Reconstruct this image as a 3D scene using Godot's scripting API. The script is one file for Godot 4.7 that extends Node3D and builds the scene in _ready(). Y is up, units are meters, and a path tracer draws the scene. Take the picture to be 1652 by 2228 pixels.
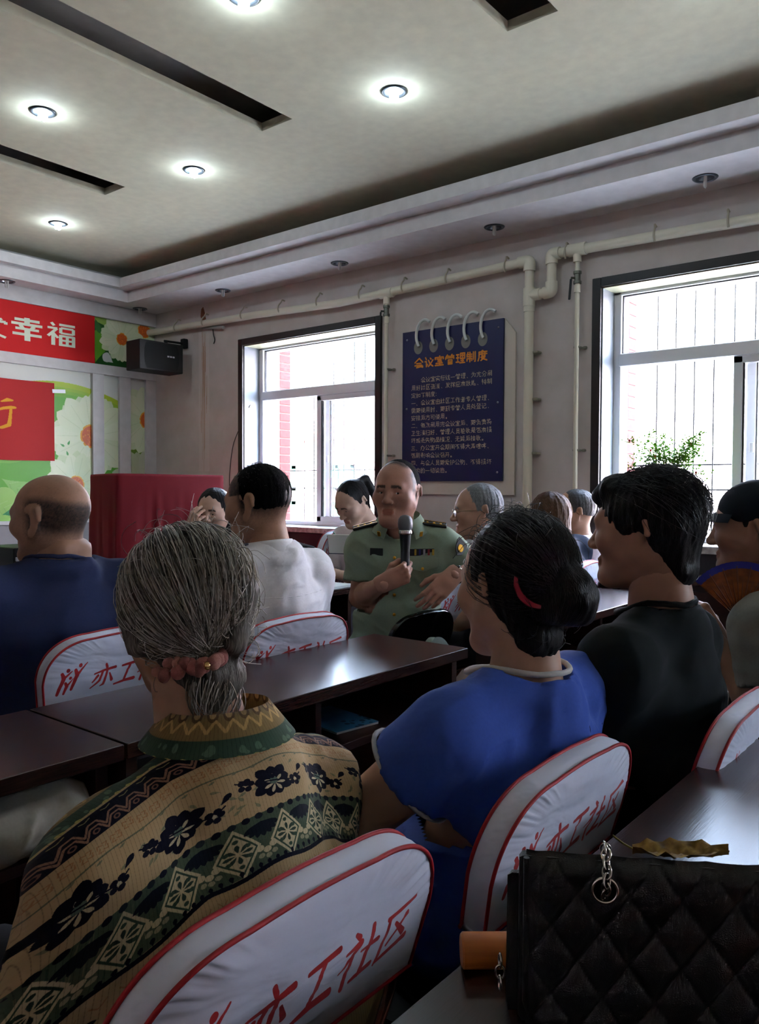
extends Node3D
# A community meeting room: seated listeners, a uniformed man speaking into a microphone, two windows on the right.
# Axes: +x towards the window wall, -z towards the front wall, the camera stands at x = z = 0.

const EYE := 1.22
const WX := 4.05      # inner face of the window wall
const FZ := -5.73     # inner face of the front wall
const LX := -3.4      # inner face of the left wall
const BZ := 3.3       # inner face of the back wall
const SOF := 2.67     # lowest ceiling edge
const CEIL := 2.92    # ceiling field

func _ready() -> void:
	set_view()
	make_mats()
	build_shell()
	build_ceiling()
	build_front_wall()
	build_windows()
	build_outside()
	build_pipes()
	build_board()
	build_desks()
	build_chairs()
	build_stage_things()
	build_people()
	build_small_things()

func set_view() -> void:
	var yaw := deg_to_rad(51.005)
	var pitch := deg_to_rad(-1.693)
	var roll := deg_to_rad(0.248)
	var fw := Vector3(sin(yaw) * cos(pitch), sin(pitch), -cos(yaw) * cos(pitch))
	var rt := Vector3(cos(yaw), 0, sin(yaw))
	var up := rt.cross(fw)
	var r2 := rt * cos(roll) + up * sin(roll)
	var u2 := up * cos(roll) - rt * sin(roll)
	var cam := Camera3D.new()
	cam.name = "camera"
	cam.transform = Transform3D(Basis(r2, u2, -fw), Vector3(0, EYE, 0))
	cam.fov = rad_to_deg(2.0 * atan(1114.0 / 1736.05))
	cam.near = 0.05
	cam.far = 200.0
	add_child(cam)
	cam.current = true
	var env := Environment.new()
	env.background_mode = Environment.BG_SKY
	var sky := Sky.new()
	var sm := ProceduralSkyMaterial.new()
	sm.sky_top_color = Color(0.74, 0.85, 1.0)
	sm.sky_horizon_color = Color(0.94, 0.97, 1.0)
	sm.ground_horizon_color = Color(0.86, 0.85, 0.84)
	sm.ground_bottom_color = Color(0.62, 0.61, 0.6)
	sm.sun_angle_max = 1.0
	sm.energy_multiplier = 7.0
	sky.sky_material = sm
	env.sky = sky
	env.ambient_light_source = Environment.AMBIENT_SOURCE_SKY
	env.tonemap_mode = Environment.TONE_MAPPER_LINEAR
	env.tonemap_exposure = 6.2
	env.sdfgi_enabled = true
	env.ssao_enabled = true
	env.ssil_enabled = true
	var sun := DirectionalLight3D.new()
	sun.name = "sun"
	sun.rotation = Vector3(deg_to_rad(-52.0), deg_to_rad(-78.0), 0.0)
	sun.light_color = Color(1.0, 0.97, 0.92)
	sun.light_energy = 4.0
	sun.light_angular_distance = 0.6
	sun.shadow_enabled = true
	add_child(sun)
	var we := WorldEnvironment.new()
	we.name = "environment"
	we.environment = env
	add_child(we)

func make_mats() -> void:
	var fine := noise_tex(0.05, 3, 256, Color(0.94, 0.94, 0.94), Color.WHITE)
	var rough_n := noise_tex(0.12, 5, 256)
	M.noise = rough_n
	M.wall = tri_map(mat(Color(0.80, 0.765, 0.745), 0.85), noise_tex(0.012, 8, 512, Color(0.93, 0.925, 0.91), Color.WHITE, 5), Vector3.ONE * 0.7, true)
	M.ceiling = tri_map(mat(Color(0.82, 0.80, 0.70), 0.9), fine, Vector3.ONE * 0.9, true)
	M.soffit = tri_map(mat(Color(0.83, 0.81, 0.80), 0.9), fine, Vector3.ONE * 0.9, true)
	M.front = tri_map(mat(Color(0.83, 0.82, 0.81), 0.6), fine, Vector3.ONE * 0.8, true)
	M.floor = tri_map(mat(Color(0.50, 0.24, 0.12), 0.35), noise_tex(0.03, 12, 512, Color(0.75, 0.7, 0.66), Color.WHITE, 5), Vector3(0.8, 0.8, 3.0), true)
	M.casing = tri_map(mat(Color(0.115, 0.065, 0.055), 0.4), noise_tex(0.04, 6, 256, Color(0.7, 0.66, 0.64), Color.WHITE), Vector3(9, 1.2, 9), true)
	M.pvc = mat(Color(0.86, 0.86, 0.88), 0.35)
	M.jamb = tri_map(mat(Color(0.46, 0.48, 0.51), 0.4), fine, Vector3.ONE * 1.3, true)
	M.marble = tri_map(mat(Color(0.80, 0.78, 0.76), 0.25), noise_tex(0.05, 17, 256, Color(0.72, 0.70, 0.68), Color.WHITE, 5), Vector3.ONE * 2.2, true)
	var gl := mat(Color(0.93, 0.97, 0.96, 0.06), 0.02)
	gl.transparency = BaseMaterial3D.TRANSPARENCY_ALPHA
	M.glass = gl
	M.rubber = mat(Color(0.03, 0.035, 0.04), 0.6)
	M.pipe = mat(Color(0.86, 0.835, 0.75), 0.4)
	M.chrome = mat(Color(0.75, 0.75, 0.74), 0.16, 1.0)
	M.brass = mat(Color(0.42, 0.42, 0.38), 0.35, 0.8)
	M.black = mat(Color(0.018, 0.019, 0.021), 0.35)
	M.black_gloss = mat(Color(0.012, 0.013, 0.015), 0.12)
	M.matte_black = mat(Color(0.02, 0.02, 0.022), 0.75)
	M.iron = mat(Color(0.06, 0.055, 0.05), 0.6, 0.3)
	var grain := noise_tex(0.05, 21, 512, Color(0.70, 0.68, 0.68), Color(1.0, 1.0, 1.0), 5)
	M.desk = tri_map(mat(Color(0.25, 0.155, 0.135), 0.26), grain, Vector3(0.5, 9.0, 9.0))
	M.desk.roughness = 0.25
	bumpy(M.desk, grain, 0.02)
	M.desk_edge = tri_map(mat(Color(0.25, 0.155, 0.135), 0.34), grain, Vector3(0.5, 9.0, 9.0))
	M.gold = mat(Color(0.82, 0.62, 0.2), 0.3, 0.9)
	M.paper = mat(Color(0.86, 0.88, 0.86), 0.7)
# ---------------------------------------------------------------- mesh builder
class MB:
	var v := PackedVector3Array()
	var n := PackedVector3Array()
	var uv := PackedVector2Array()
	var c := PackedColorArray()
	var ix := PackedInt32Array()
	var col := Color.WHITE

	func vert(p: Vector3, nn: Vector3, t := Vector2.ZERO) -> int:
		v.append(p)
		n.append(nn)
		uv.append(t)
		c.append(col)
		return v.size() - 1

	func tri(i: int, j: int, k: int, out: Vector3) -> void:
		var g := (v[j] - v[i]).cross(v[k] - v[i])
		ix.append(i)
		if g.dot(out) > 0.0:
			ix.append(k)
			ix.append(j)
		else:
			ix.append(j)
			ix.append(k)

	func quad(a: Vector3, b: Vector3, d: Vector3, e: Vector3, uva := Vector2(0, 0), uvb := Vector2(1, 0), uvd := Vector2(1, 1), uve := Vector2(0, 1)) -> void:
		var nn := (b - a).cross(d - a).normalized()
		var i := vert(a, nn, uva)
		vert(b, nn, uvb)
		vert(d, nn, uvd)
		vert(e, nn, uve)
		tri(i, i + 1, i + 2, nn)
		tri(i, i + 2, i + 3, nn)

	func box(at: Vector3, size: Vector3, bev := 0.0, bas := Basis()) -> MB:
		var h := size * 0.5
		bev = minf(bev, minf(h.x, minf(h.y, h.z)) * 0.9)
		var id := {}
		for a in 3:
			for s in [-1, 1]:
				for sb in [-1, 1]:
					for sc in [-1, 1]:
						var p := Vector3()
						var b := (a + 1) % 3
						var d := (a + 2) % 3
						p[a] = h[a] * s
						p[b] = (h[b] - bev) * sb
						p[d] = (h[d] - bev) * sc
						var nn := Vector3()
						nn[a] = s
						var t := Vector2(p.x, -p.y) if a == 2 else (Vector2(p.z, -p.y) if a == 0 else Vector2(p.x, p.z))
						id[[a, s, sb, sc]] = vert(at + bas * p, bas * nn, t)
				var o := Vector3()
				o[a] = s
				o = bas * o
				var q: Array = [id[[a, s, -1, -1]], id[[a, s, 1, -1]], id[[a, s, 1, 1]], id[[a, s, -1, 1]]]
				tri(q[0], q[1], q[2], o)
				tri(q[0], q[2], q[3], o)
		if bev > 0.0:
			for a in 3:
				var b := (a + 1) % 3
				for sa in [-1, 1]:
					for sb in [-1, 1]:
						# face a: second index is along b, third along d; face b: second along d, third along a
						var o := Vector3()
						o[a] = sa
						o[b] = sb
						o = bas * o
						var q: Array = [id[[a, sa, sb, -1]], id[[a, sa, sb, 1]], id[[b, sb, 1, sa]], id[[b, sb, -1, sa]]]
						tri(q[0], q[1], q[2], o)
						tri(q[0], q[2], q[3], o)
			for sx in [-1, 1]:
				for sy in [-1, 1]:
					for sz in [-1, 1]:
						tri(id[[0, sx, sy, sz]], id[[1, sy, sz, sx]], id[[2, sz, sx, sy]], bas * Vector3(sx, sy, sz))
		return self

	func bx(lo: Vector3, hi: Vector3, bev := 0.0) -> MB:
		return box((lo + hi) * 0.5, hi - lo, bev)

	func tube(pts: PackedVector3Array, r: Variant, sides := 8, caps := true, closed := false) -> MB:
		var m := pts.size()
		var up := Vector3.UP
		var t0 := (pts[1] - pts[0]).normalized()
		if absf(t0.dot(up)) > 0.9:
			up = Vector3.RIGHT
		var side := t0.cross(up).normalized()
		var rings := []
		var len := 0.0
		for i in m:
			var t: Vector3
			if closed:
				t = (pts[(i + 1) % m] - pts[(i + m - 1) % m]).normalized()
			elif i == 0:
				t = (pts[1] - pts[0]).normalized()
			elif i == m - 1:
				t = (pts[i] - pts[i - 1]).normalized()
			else:
				t = (pts[i + 1] - pts[i - 1]).normalized()
			side = (side - t * side.dot(t)).normalized()
			var w := t.cross(side)
			var rad: float = r if not (r is Array or r is PackedFloat32Array) else r[i]
			if i > 0:
				len += pts[i].distance_to(pts[i - 1])
			var first := v.size()
			for k in sides + 1:
				var an := TAU * k / sides
				var nn := side * cos(an) + w * sin(an)
				vert(pts[i] + nn * rad, nn, Vector2(float(k) / sides, len))
			rings.append(first)
		for i in (m if closed else m - 1):
			var a: int = rings[i]
			var b: int = rings[(i + 1) % m]
			for k in sides:
				var o := n[a + k] + n[b + k]
				tri(a + k, a + k + 1, b + k + 1, o)
				tri(a + k, b + k + 1, b + k, o)
		if caps and not closed:
			for e in [0, m - 1]:
				var d := (pts[e] - pts[1 if e == 0 else m - 2]).normalized()
				var ctr := vert(pts[e], d)
				var f: int = rings[e]
				var g := v.size()
				for k in sides:
					vert(v[f + k], d)
				for k in sides:
					tri(ctr, g + k, g + (k + 1) % sides, d)
		return self

	# profile of (radius, height) from bottom to top turned round y
	func lathe(prof: PackedVector2Array, sides := 20, xf := Transform3D(), smooth := false) -> MB:
		var m := prof.size()
		for i in m - 1:
			var a := prof[i]
			var b := prof[i + 1]
			var d := (b - a).normalized()
			var na := Vector2(d.y, -d.x)
			var nb := na
			if smooth:
				if i > 0:
					var e := (a - prof[i - 1]).normalized()
					na = (na + Vector2(e.y, -e.x)).normalized()
				if i < m - 2:
					var e2 := (prof[i + 2] - b).normalized()
					nb = (nb + Vector2(e2.y, -e2.x)).normalized()
			var f := v.size()
			for k in sides + 1:
				var an := TAU * k / sides
				var cs := cos(an)
				var sn := sin(an)
				vert(xf * Vector3(a.x * cs, a.y, a.x * sn), (xf.basis * Vector3(na.x * cs, na.y, na.x * sn)).normalized(), Vector2(float(k) / sides, a.y))
				vert(xf * Vector3(b.x * cs, b.y, b.x * sn), (xf.basis * Vector3(nb.x * cs, nb.y, nb.x * sn)).normalized(), Vector2(float(k) / sides, b.y))
			for k in sides:
				var q := f + k * 2
				var o := n[q] + n[q + 1] + n[q + 2] + n[q + 3]
				if a.x > 0.00001:
					tri(q, q + 1, q + 2, o)
				if b.x > 0.00001:
					tri(q + 1, q + 3, q + 2, o)
		return self

	# outline in x, y pushed from z = 0 to z = depth
	func prism(poly: PackedVector2Array, depth: float, xf := Transform3D(), bev := 0.0, smooth := false) -> MB:
		var m := poly.size()
		var area := 0.0
		for i in m:
			area += poly[i].cross(poly[(i + 1) % m])
		if area < 0.0:
			poly = poly.duplicate()
			poly.reverse()
		var nrm := PackedVector2Array()
		for i in m:
			var a := (poly[i] - poly[(i + m - 1) % m]).normalized()
			var b := (poly[(i + 1) % m] - poly[i]).normalized()
			var q := Vector2(a.y, -a.x) + Vector2(b.y, -b.x)
			nrm.append(q.normalized() / maxf(0.4, sqrt((1.0 + a.dot(b)) * 0.5)))
		var inner := PackedVector2Array()
		for i in m:
			inner.append(poly[i] - nrm[i] * bev)
		var ids := Geometry2D.triangulate_polygon(inner)
		for e in 2:
			var z := depth if e == 1 else 0.0
			var o := xf.basis * Vector3(0, 0, 1 if e == 1 else -1)
			o = o.normalized()
			var f := v.size()
			for i in m:
				vert(xf * Vector3(inner[i].x, inner[i].y, z), o, Vector2(inner[i].x, -inner[i].y))
			for i in range(0, ids.size(), 3):
				tri(f + ids[i], f + ids[i + 1], f + ids[i + 2], o)
		var zs := [0.0, bev, depth - bev, depth] if bev > 0.0 else [0.0, depth]
		for s in zs.size() - 1:
			for i in m:
				var j := (i + 1) % m
				var face := (poly[j] - poly[i]).normalized()
				var fn := Vector2(face.y, -face.x)
				var f := v.size()
				for w in [[i, s], [j, s], [j, s + 1], [i, s + 1]]:
					var at: Vector2 = inner[w[0]] if bev > 0.0 and (w[1] == 0 or w[1] == 3) else poly[w[0]]
					var nn := nrm[w[0]].normalized() if smooth else fn
					var n3 := Vector3(nn.x, nn.y, 0)
					if bev > 0.0 and w[1] == 0:
						n3.z = -1
					if bev > 0.0 and w[1] == 3:
						n3.z = 1
					vert(xf * Vector3(at.x, at.y, zs[w[1]]), (xf.basis * n3).normalized(), Vector2(at.x + at.y, zs[w[1]]))
				var o := (xf.basis * Vector3(fn.x, fn.y, 0))
				tri(f, f + 1, f + 2, o)
				tri(f, f + 2, f + 3, o)
		return self

	# rows of points as a smooth sheet; out: a point the sheet turns its back to
	func sheet(rows: Array, uvs := [], flip := false, ring := false) -> MB:
		var f := v.size()
		var h := rows.size()
		var w: int = rows[0].size()
		for i in h:
			for j in w:
				var a: Vector3 = rows[i][(j + 1) % w if ring else mini(j + 1, w - 1)] - rows[i][(j + w - 1) % w if ring else maxi(j - 1, 0)]
				var b: Vector3 = rows[mini(i + 1, h - 1)][j] - rows[maxi(i - 1, 0)][j]
				var nn := a.cross(b).normalized()
				vert(rows[i][j], -nn if flip else nn, uvs[i][j] if uvs.size() else Vector2(float(j) / (w - 1), float(i) / (h - 1)))
		for i in h - 1:
			for j in (w if ring else w - 1):
				var q := f + i * w + j
				var q2 := f + i * w + (j + 1) % w
				tri(q, q2, q2 + w, n[q] + n[q2] + n[q + w] + n[q2 + w])
				tri(q, q2 + w, q + w, n[q] + n[q2] + n[q + w] + n[q2 + w])
		return self

	func ball(at: Vector3, r: Vector3, su := 14, sv := 10, bas := Basis()) -> MB:
		var f := v.size()
		for i in sv + 1:
			var la := PI * i / sv
			for j in su + 1:
				var lo := TAU * j / su
				var d := Vector3(sin(la) * cos(lo), cos(la), sin(la) * sin(lo))
				vert(at + bas * (d * r), (bas * (d / r)).normalized(), Vector2(float(j) / su, float(i) / sv))
		for i in sv:
			for j in su:
				var q := f + i * (su + 1) + j
				var o := n[q] + n[q + su + 2]
				if i > 0:
					tri(q, q + 1, q + su + 2, o)
				if i < sv - 1:
					tri(q, q + su + 2, q + su + 1, o)
		return self

	func add(o: MB, xf: Transform3D, tint := Color.WHITE) -> MB:
		var f := v.size()
		var nb := xf.basis.inverse().transposed()
		for i in o.v.size():
			v.append(xf * o.v[i])
			n.append((nb * o.n[i]).normalized())
			c.append(o.c[i] * tint)
		uv.append_array(o.uv)
		var mirror := xf.basis.determinant() < 0.0
		for i in range(0, o.ix.size(), 3):
			ix.append(f + o.ix[i])
			ix.append(f + o.ix[i + (2 if mirror else 1)])
			ix.append(f + o.ix[i + (1 if mirror else 2)])
		return self

	func mesh() -> ArrayMesh:
		var a := []
		a.resize(Mesh.ARRAY_MAX)
		a[Mesh.ARRAY_VERTEX] = v
		a[Mesh.ARRAY_NORMAL] = n
		a[Mesh.ARRAY_TEX_UV] = uv
		a[Mesh.ARRAY_COLOR] = c
		a[Mesh.ARRAY_INDEX] = ix
		var m := ArrayMesh.new()
		m.add_surface_from_arrays(Mesh.PRIMITIVE_TRIANGLES, a)
		return m

# ---------------------------------------------------------------- distance field meshed as surface nets
class SDF:
	var o: Vector3
	var h: float
	var nx: int
	var ny: int
	var nz: int
	var d := PackedFloat32Array()

	func _init(lo: Vector3, hi: Vector3, cell: float) -> void:
		o = lo
		h = cell
		nx = int((hi.x - lo.x) / cell) + 2
		ny = int((hi.y - lo.y) / cell) + 2
		nz = int((hi.z - lo.z) / cell) + 2
		d.resize(nx * ny * nz)
		d.fill(1.0)

	# tapered capsule from a to b; sc squashes space about a; sub carves
	func cone(a: Vector3, b: Vector3, ra: float, rb: float, k := 0.02, sc := Vector3.ONE, sub := false) -> SDF:
		var m := maxf(ra, rb)
		var ext := sc * m + Vector3.ONE * (k + h * 2.5)
		var lo := ((a.min(b) - ext - o) / h).floor()
		var hi := ((a.max(b) + ext - o) / h).ceil()
		var x0 := maxi(int(lo.x), 0)
		var x1 := mini(int(hi.x), nx - 1)
		var y0 := maxi(int(lo.y), 0)
		var y1 := mini(int(hi.y), ny - 1)
		var z0 := maxi(int(lo.z), 0)
		var z1 := mini(int(hi.z), nz - 1)
		var inv := Vector3.ONE / sc
		var ab := (b - a) * inv
		var l2 := ab.length_squared()
		var il := 1.0 / l2 if l2 > 1e-9 else 0.0
		var rd := rb - ra
		var f := minf(sc.x, minf(sc.y, sc.z))
		f = (f + (sc.x + sc.y + sc.z) / 3.0) * 0.5
		var ik := 0.5 / maxf(k, 1e-6)
		for z in range(z0, z1 + 1):
			for y in range(y0, y1 + 1):
				var i := (z * ny + y) * nx + x0
				var p := (o + Vector3(x0, y, z) * h - a) * inv
				var step := h * inv.x
				for x in range(x0, x1 + 1):
					var t := clampf(p.dot(ab) * il, 0.0, 1.0)
					var nd := ((p - ab * t).length() - (ra + rd * t)) * f
					var od := d[i]
					if sub:
						nd = -nd
						var w := clampf(0.5 - ik * (od - nd), 0.0, 1.0)
						if w > 0.0:
							d[i] = lerpf(od, nd, w) + k * w * (1.0 - w)
					else:
						var w2 := clampf(0.5 + ik * (od - nd), 0.0, 1.0)
						if w2 > 0.0:
							d[i] = lerpf(od, nd, w2) - k * w2 * (1.0 - w2)
					p.x += step
					i += 1
		return self

	func ell(at: Vector3, r: Vector3, k := 0.02, sub := false) -> SDF:
		return cone(at, at, 1.0, 1.0, k, r, sub) if false else cone(at, at, (r.x + r.y + r.z) / 3.0, (r.x + r.y + r.z) / 3.0, k, r * 3.0 / (r.x + r.y + r.z), sub)

	# keeps the side that nn points away from
	func cut(nn: Vector3, at: Vector3, lo := Vector3.ONE * -9.0, hi := Vector3.ONE * 9.0) -> SDF:
		var i := 0
		for z in nz:
			for y in ny:
				for x in nx:
					if d[i] < 0.05:
						var p := o + Vector3(x, y, z) * h
						if p.x > lo.x and p.y > lo.y and p.z > lo.z and p.x < hi.x and p.y < hi.y and p.z < hi.z:
							d[i] = maxf(d[i], nn.dot(p - at))
					i += 1
		return self

	func at(p: Vector3) -> float:
		var q := ((p - o) / h).round()
		if q.x < 0 or q.y < 0 or q.z < 0 or q.x >= nx or q.y >= ny or q.z >= nz:
			return 1.0
		return d[(int(q.z) * ny + int(q.y)) * nx + int(q.x)]

	# trilinear
	func fine(p: Vector3) -> float:
		var q := (p - o) / h
		var f := q.floor()
		if f.x < 0 or f.y < 0 or f.z < 0 or f.x >= nx - 1 or f.y >= ny - 1 or f.z >= nz - 1:
			return 1.0
		var t := q - f
		var i := (int(f.z) * ny + int(f.y)) * nx + int(f.x)
		var j := i + nx * ny
		var a := lerpf(lerpf(d[i], d[i + 1], t.x), lerpf(d[i + nx], d[i + nx + 1], t.x), t.y)
		var b := lerpf(lerpf(d[j], d[j + 1], t.x), lerpf(d[j + nx], d[j + nx + 1], t.x), t.y)
		return lerpf(a, b, t.z)

	func bend(fn: Callable) -> SDF:
		var i := 0
		for z in nz:
			for y in ny:
				for x in nx:
					if absf(d[i]) < 0.03:
						d[i] += fn.call(o + Vector3(x, y, z) * h)
					i += 1
		return self

	func mesh(mb: MB, colf: Variant = null, uvf: Variant = null) -> MB:
		var seen := {}
		var corner := PackedInt32Array([0, 1, nx, nx + 1, nx * ny, nx * ny + 1, nx * ny + nx, nx * ny + nx + 1])
		var lim := h * 2.0
		for z in nz - 1:
			for y in ny - 1:
				var i := (z * ny + y) * nx
				for x in nx - 1:
					if absf(d[i]) < lim:
						var e := PackedFloat32Array()
						e.resize(8)
						var neg := 0
						for q in 8:
							e[q] = d[i + corner[q]]
							if e[q] < 0.0:
								neg += 1
						if neg > 0 and neg < 8:
							var s := Vector3.ZERO
							var cnt := 0.0
							for q in 8:
								for ax in 3:
									var q2 := q | (1 << ax)
									if q2 != q and (e[q] < 0.0) != (e[q2] < 0.0):
										var w := e[q] / (e[q] - e[q2])
										var p := Vector3(q & 1, (q >> 1) & 1, (q >> 2) & 1)
										p[ax] = w
										s += p
										cnt += 1.0
							s /= cnt
							var nn := Vector3(e[1] - e[0] + e[3] - e[2] + e[5] - e[4] + e[7] - e[6], e[2] - e[0] + e[3] - e[1] + e[6] - e[4] + e[7] - e[5], e[4] - e[0] + e[5] - e[1] + e[6] - e[2] + e[7] - e[3]).normalized()
							var pos := o + (Vector3(x, y, z) + s) * h
							if colf != null:
								mb.col = colf.call(pos, nn)
							seen[i] = mb.vert(pos, nn, uvf.call(pos, nn) if uvf != null else Vector2(pos.x, pos.y))
					i += 1
		mb.col = Color.WHITE
		var ds := [1, nx, nx * ny]
		for i in seen:
			for ax in 3:
				var j: int = i + ds[ax]
				if j < d.size() and (d[i] < 0.0) != (d[j] < 0.0):
					var b: int = ds[(ax + 1) % 3]
					var g: int = ds[(ax + 2) % 3]
					if seen.has(i - b) and seen.has(i - g) and seen.has(i - b - g):
						var out: Vector3 = mb.n[seen[i]] + mb.n[seen[i - b]] + mb.n[seen[i - g]] + mb.n[seen[i - b - g]]
						mb.tri(seen[i], seen[i - b], seen[i - b - g], out)
						mb.tri(seen[i], seen[i - b - g], seen[i - g], out)
		return mb

# ---------------------------------------------------------------- painting of prints
class Pic:
	var im: Image
	var w: int
	var hh: int

	func _init(wide: int, high: int, bg: Color) -> void:
		w = wide
		hh = high
		im = Image.create(wide, high, false, Image.FORMAT_RGB8)
		im.fill(bg)

	func poly(p: PackedVector2Array, col: Color) -> void:
		var m := p.size()
		var lo := INF
		var hi := -INF
		for q in p:
			lo = minf(lo, q.y)
			hi = maxf(hi, q.y)
		for y in range(maxi(0, int(ceil(lo - 0.5))), mini(hh - 1, int(floor(hi - 0.5))) + 1):
			var yc := y + 0.5
			var xs := PackedFloat32Array()
			for i in m:
				var a := p[i]
				var b := p[(i + 1) % m]
				if (a.y <= yc) != (b.y <= yc):
					xs.append(a.x + (yc - a.y) / (b.y - a.y) * (b.x - a.x))
			xs.sort()
			for i in range(0, xs.size() - 1, 2):
				var x0 := maxi(0, roundi(xs[i]))
				var x1 := mini(w, roundi(xs[i + 1]))
				if x1 > x0:
					im.fill_rect(Rect2i(x0, y, x1 - x0, 1), col)

	func disc(at: Vector2, r: float, col: Color, ry := -1.0, turn := 0.0) -> void:
		var p := PackedVector2Array()
		var k := clampi(int(r * 1.5) + 6, 8, 40)
		for i in k:
			p.append(at + Vector2(cos(TAU * i / k) * r, sin(TAU * i / k) * (ry if ry > 0.0 else r)).rotated(turn))
		poly(p, col)

	# stroke with widths at its points; square ends when flat
	func stroke(p: PackedVector2Array, wd: Variant, col: Color, flat := false) -> void:
		for i in p.size() - 1:
			var wa: float = wd if not (wd is Array) else wd[i]
			var wb: float = wd if not (wd is Array) else wd[i + 1]
			var t := (p[i + 1] - p[i]).normalized()
			var s := Vector2(-t.y, t.x) * 0.5
			poly(PackedVector2Array([p[i] + s * wa, p[i + 1] + s * wb, p[i + 1] - s * wb, p[i] - s * wa]), col)
			if not flat:
				if wa > 2.0:
					disc(p[i], wa * 0.5, col)
				if wb > 2.0:
					disc(p[i + 1], wb * 0.5, col)

	func tex() -> ImageTexture:
		return ImageTexture.create_from_image(im)

# ---------------------------------------------------------------- scene helpers
var taken := {}
var M := {}

func uniq(called: String) -> String:
	var k: int = taken.get(called, 0)
	taken[called] = k + 1
	return called if k == 0 else "%s_%03d" % [called, k]

func tag(o: Node, label: String, category: String, group := "") -> Node:
	o.set_meta("label", label)
	o.set_meta("category", category)
	if group:
		o.set_meta("group", group)
	return o

func thing(called: String, label: String, category: String, at := Vector3.ZERO, turn := 0.0, group := "") -> Node3D:
	var o := Node3D.new()
	o.name = uniq(called)
	add_child(o, true)
	o.position = at
	o.rotation.y = turn
	tag(o, label, category, group)
	return o

func obj(called: String, mb: MB, m: Material, parent: Node = null, at := Vector3.ZERO) -> MeshInstance3D:
	var o := MeshInstance3D.new()
	o.name = uniq(called) if parent == null else called
	var ms := mb.mesh()
	ms.surface_set_material(0, m)
	o.mesh = ms
	o.position = at
	(self if parent == null else parent).add_child(o, true)
	return o

func struct(called: String, mb: MB, m: Material, parent: Node = null) -> MeshInstance3D:
	var o := obj(called, mb, m, parent)
	if parent == null:
		o.set_meta("kind", "structure")
	return o

func mat(col: Color, rough := 0.6, metal := 0.0, spec := 0.5) -> StandardMaterial3D:
	var m := StandardMaterial3D.new()
	m.albedo_color = col
	m.roughness = rough
	m.metallic = metal
	m.metallic_specular = spec
	return m

func noise_tex(freq: float, seed_: int, size := 256, lo := Color.BLACK, hi := Color.WHITE, oct := 4, mid := 0.5) -> NoiseTexture2D:
	var f := FastNoiseLite.new()
	f.seed = seed_
	f.frequency = freq
	f.fractal_octaves = oct
	var t := NoiseTexture2D.new()
	t.width = size
	t.height = size
	t.seamless = true
	t.noise = f
	var g := Gradient.new()
	g.colors = PackedColorArray([lo, lo.lerp(hi, 0.5), hi])
	g.offsets = PackedFloat32Array([0.0, mid, 1.0])
	t.color_ramp = g
	return t

func tri_map(m: StandardMaterial3D, t: Texture2D, scale: Vector3, world := false) -> StandardMaterial3D:
	m.albedo_texture = t
	m.uv1_triplanar = true
	m.uv1_world_triplanar = world
	m.uv1_scale = scale
	return m

func bumpy(m: StandardMaterial3D, t: Texture2D, cm: float) -> StandardMaterial3D:
	m.heightmap_enabled = true
	m.heightmap_texture = t
	m.heightmap_scale = cm
	return m

func pts(a: Array) -> PackedVector3Array:
	return PackedVector3Array(a)

# a smooth curve through points
func curve(a: Array, per := 6) -> PackedVector3Array:
	var out := PackedVector3Array()
	var m := a.size()
	for i in m - 1:
		var p0: Vector3 = a[maxi(i - 1, 0)]
		var p1: Vector3 = a[i]
		var p2: Vector3 = a[i + 1]
		var p3: Vector3 = a[mini(i + 2, m - 1)]
		for k in per:
			out.append(p1.cubic_interpolate(p2, p0, p3, float(k) / per))
	out.append(a[m - 1])
	return out

func rounded(w: float, hgt: float, r: float, seg := 5) -> PackedVector2Array:
	var p := PackedVector2Array()
	for q in 4:
		var ctr := Vector2((w * 0.5 - r) * (1 if q == 0 or q == 3 else -1), (hgt * 0.5 - r) * (1 if q < 2 else -1))
		for k in seg + 1:
			var an := PI * 0.5 * (q + float(k) / seg)
			p.append(ctr + Vector2(cos(an), sin(an)) * r)
	return p
# ---------------------------------------------------------------- room
const WINDOWS := [[-4.60, -3.31], [-1.767, -0.44], [1.75, 3.05]]
const WTOP := 2.29
const WSILL := 0.905

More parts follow.
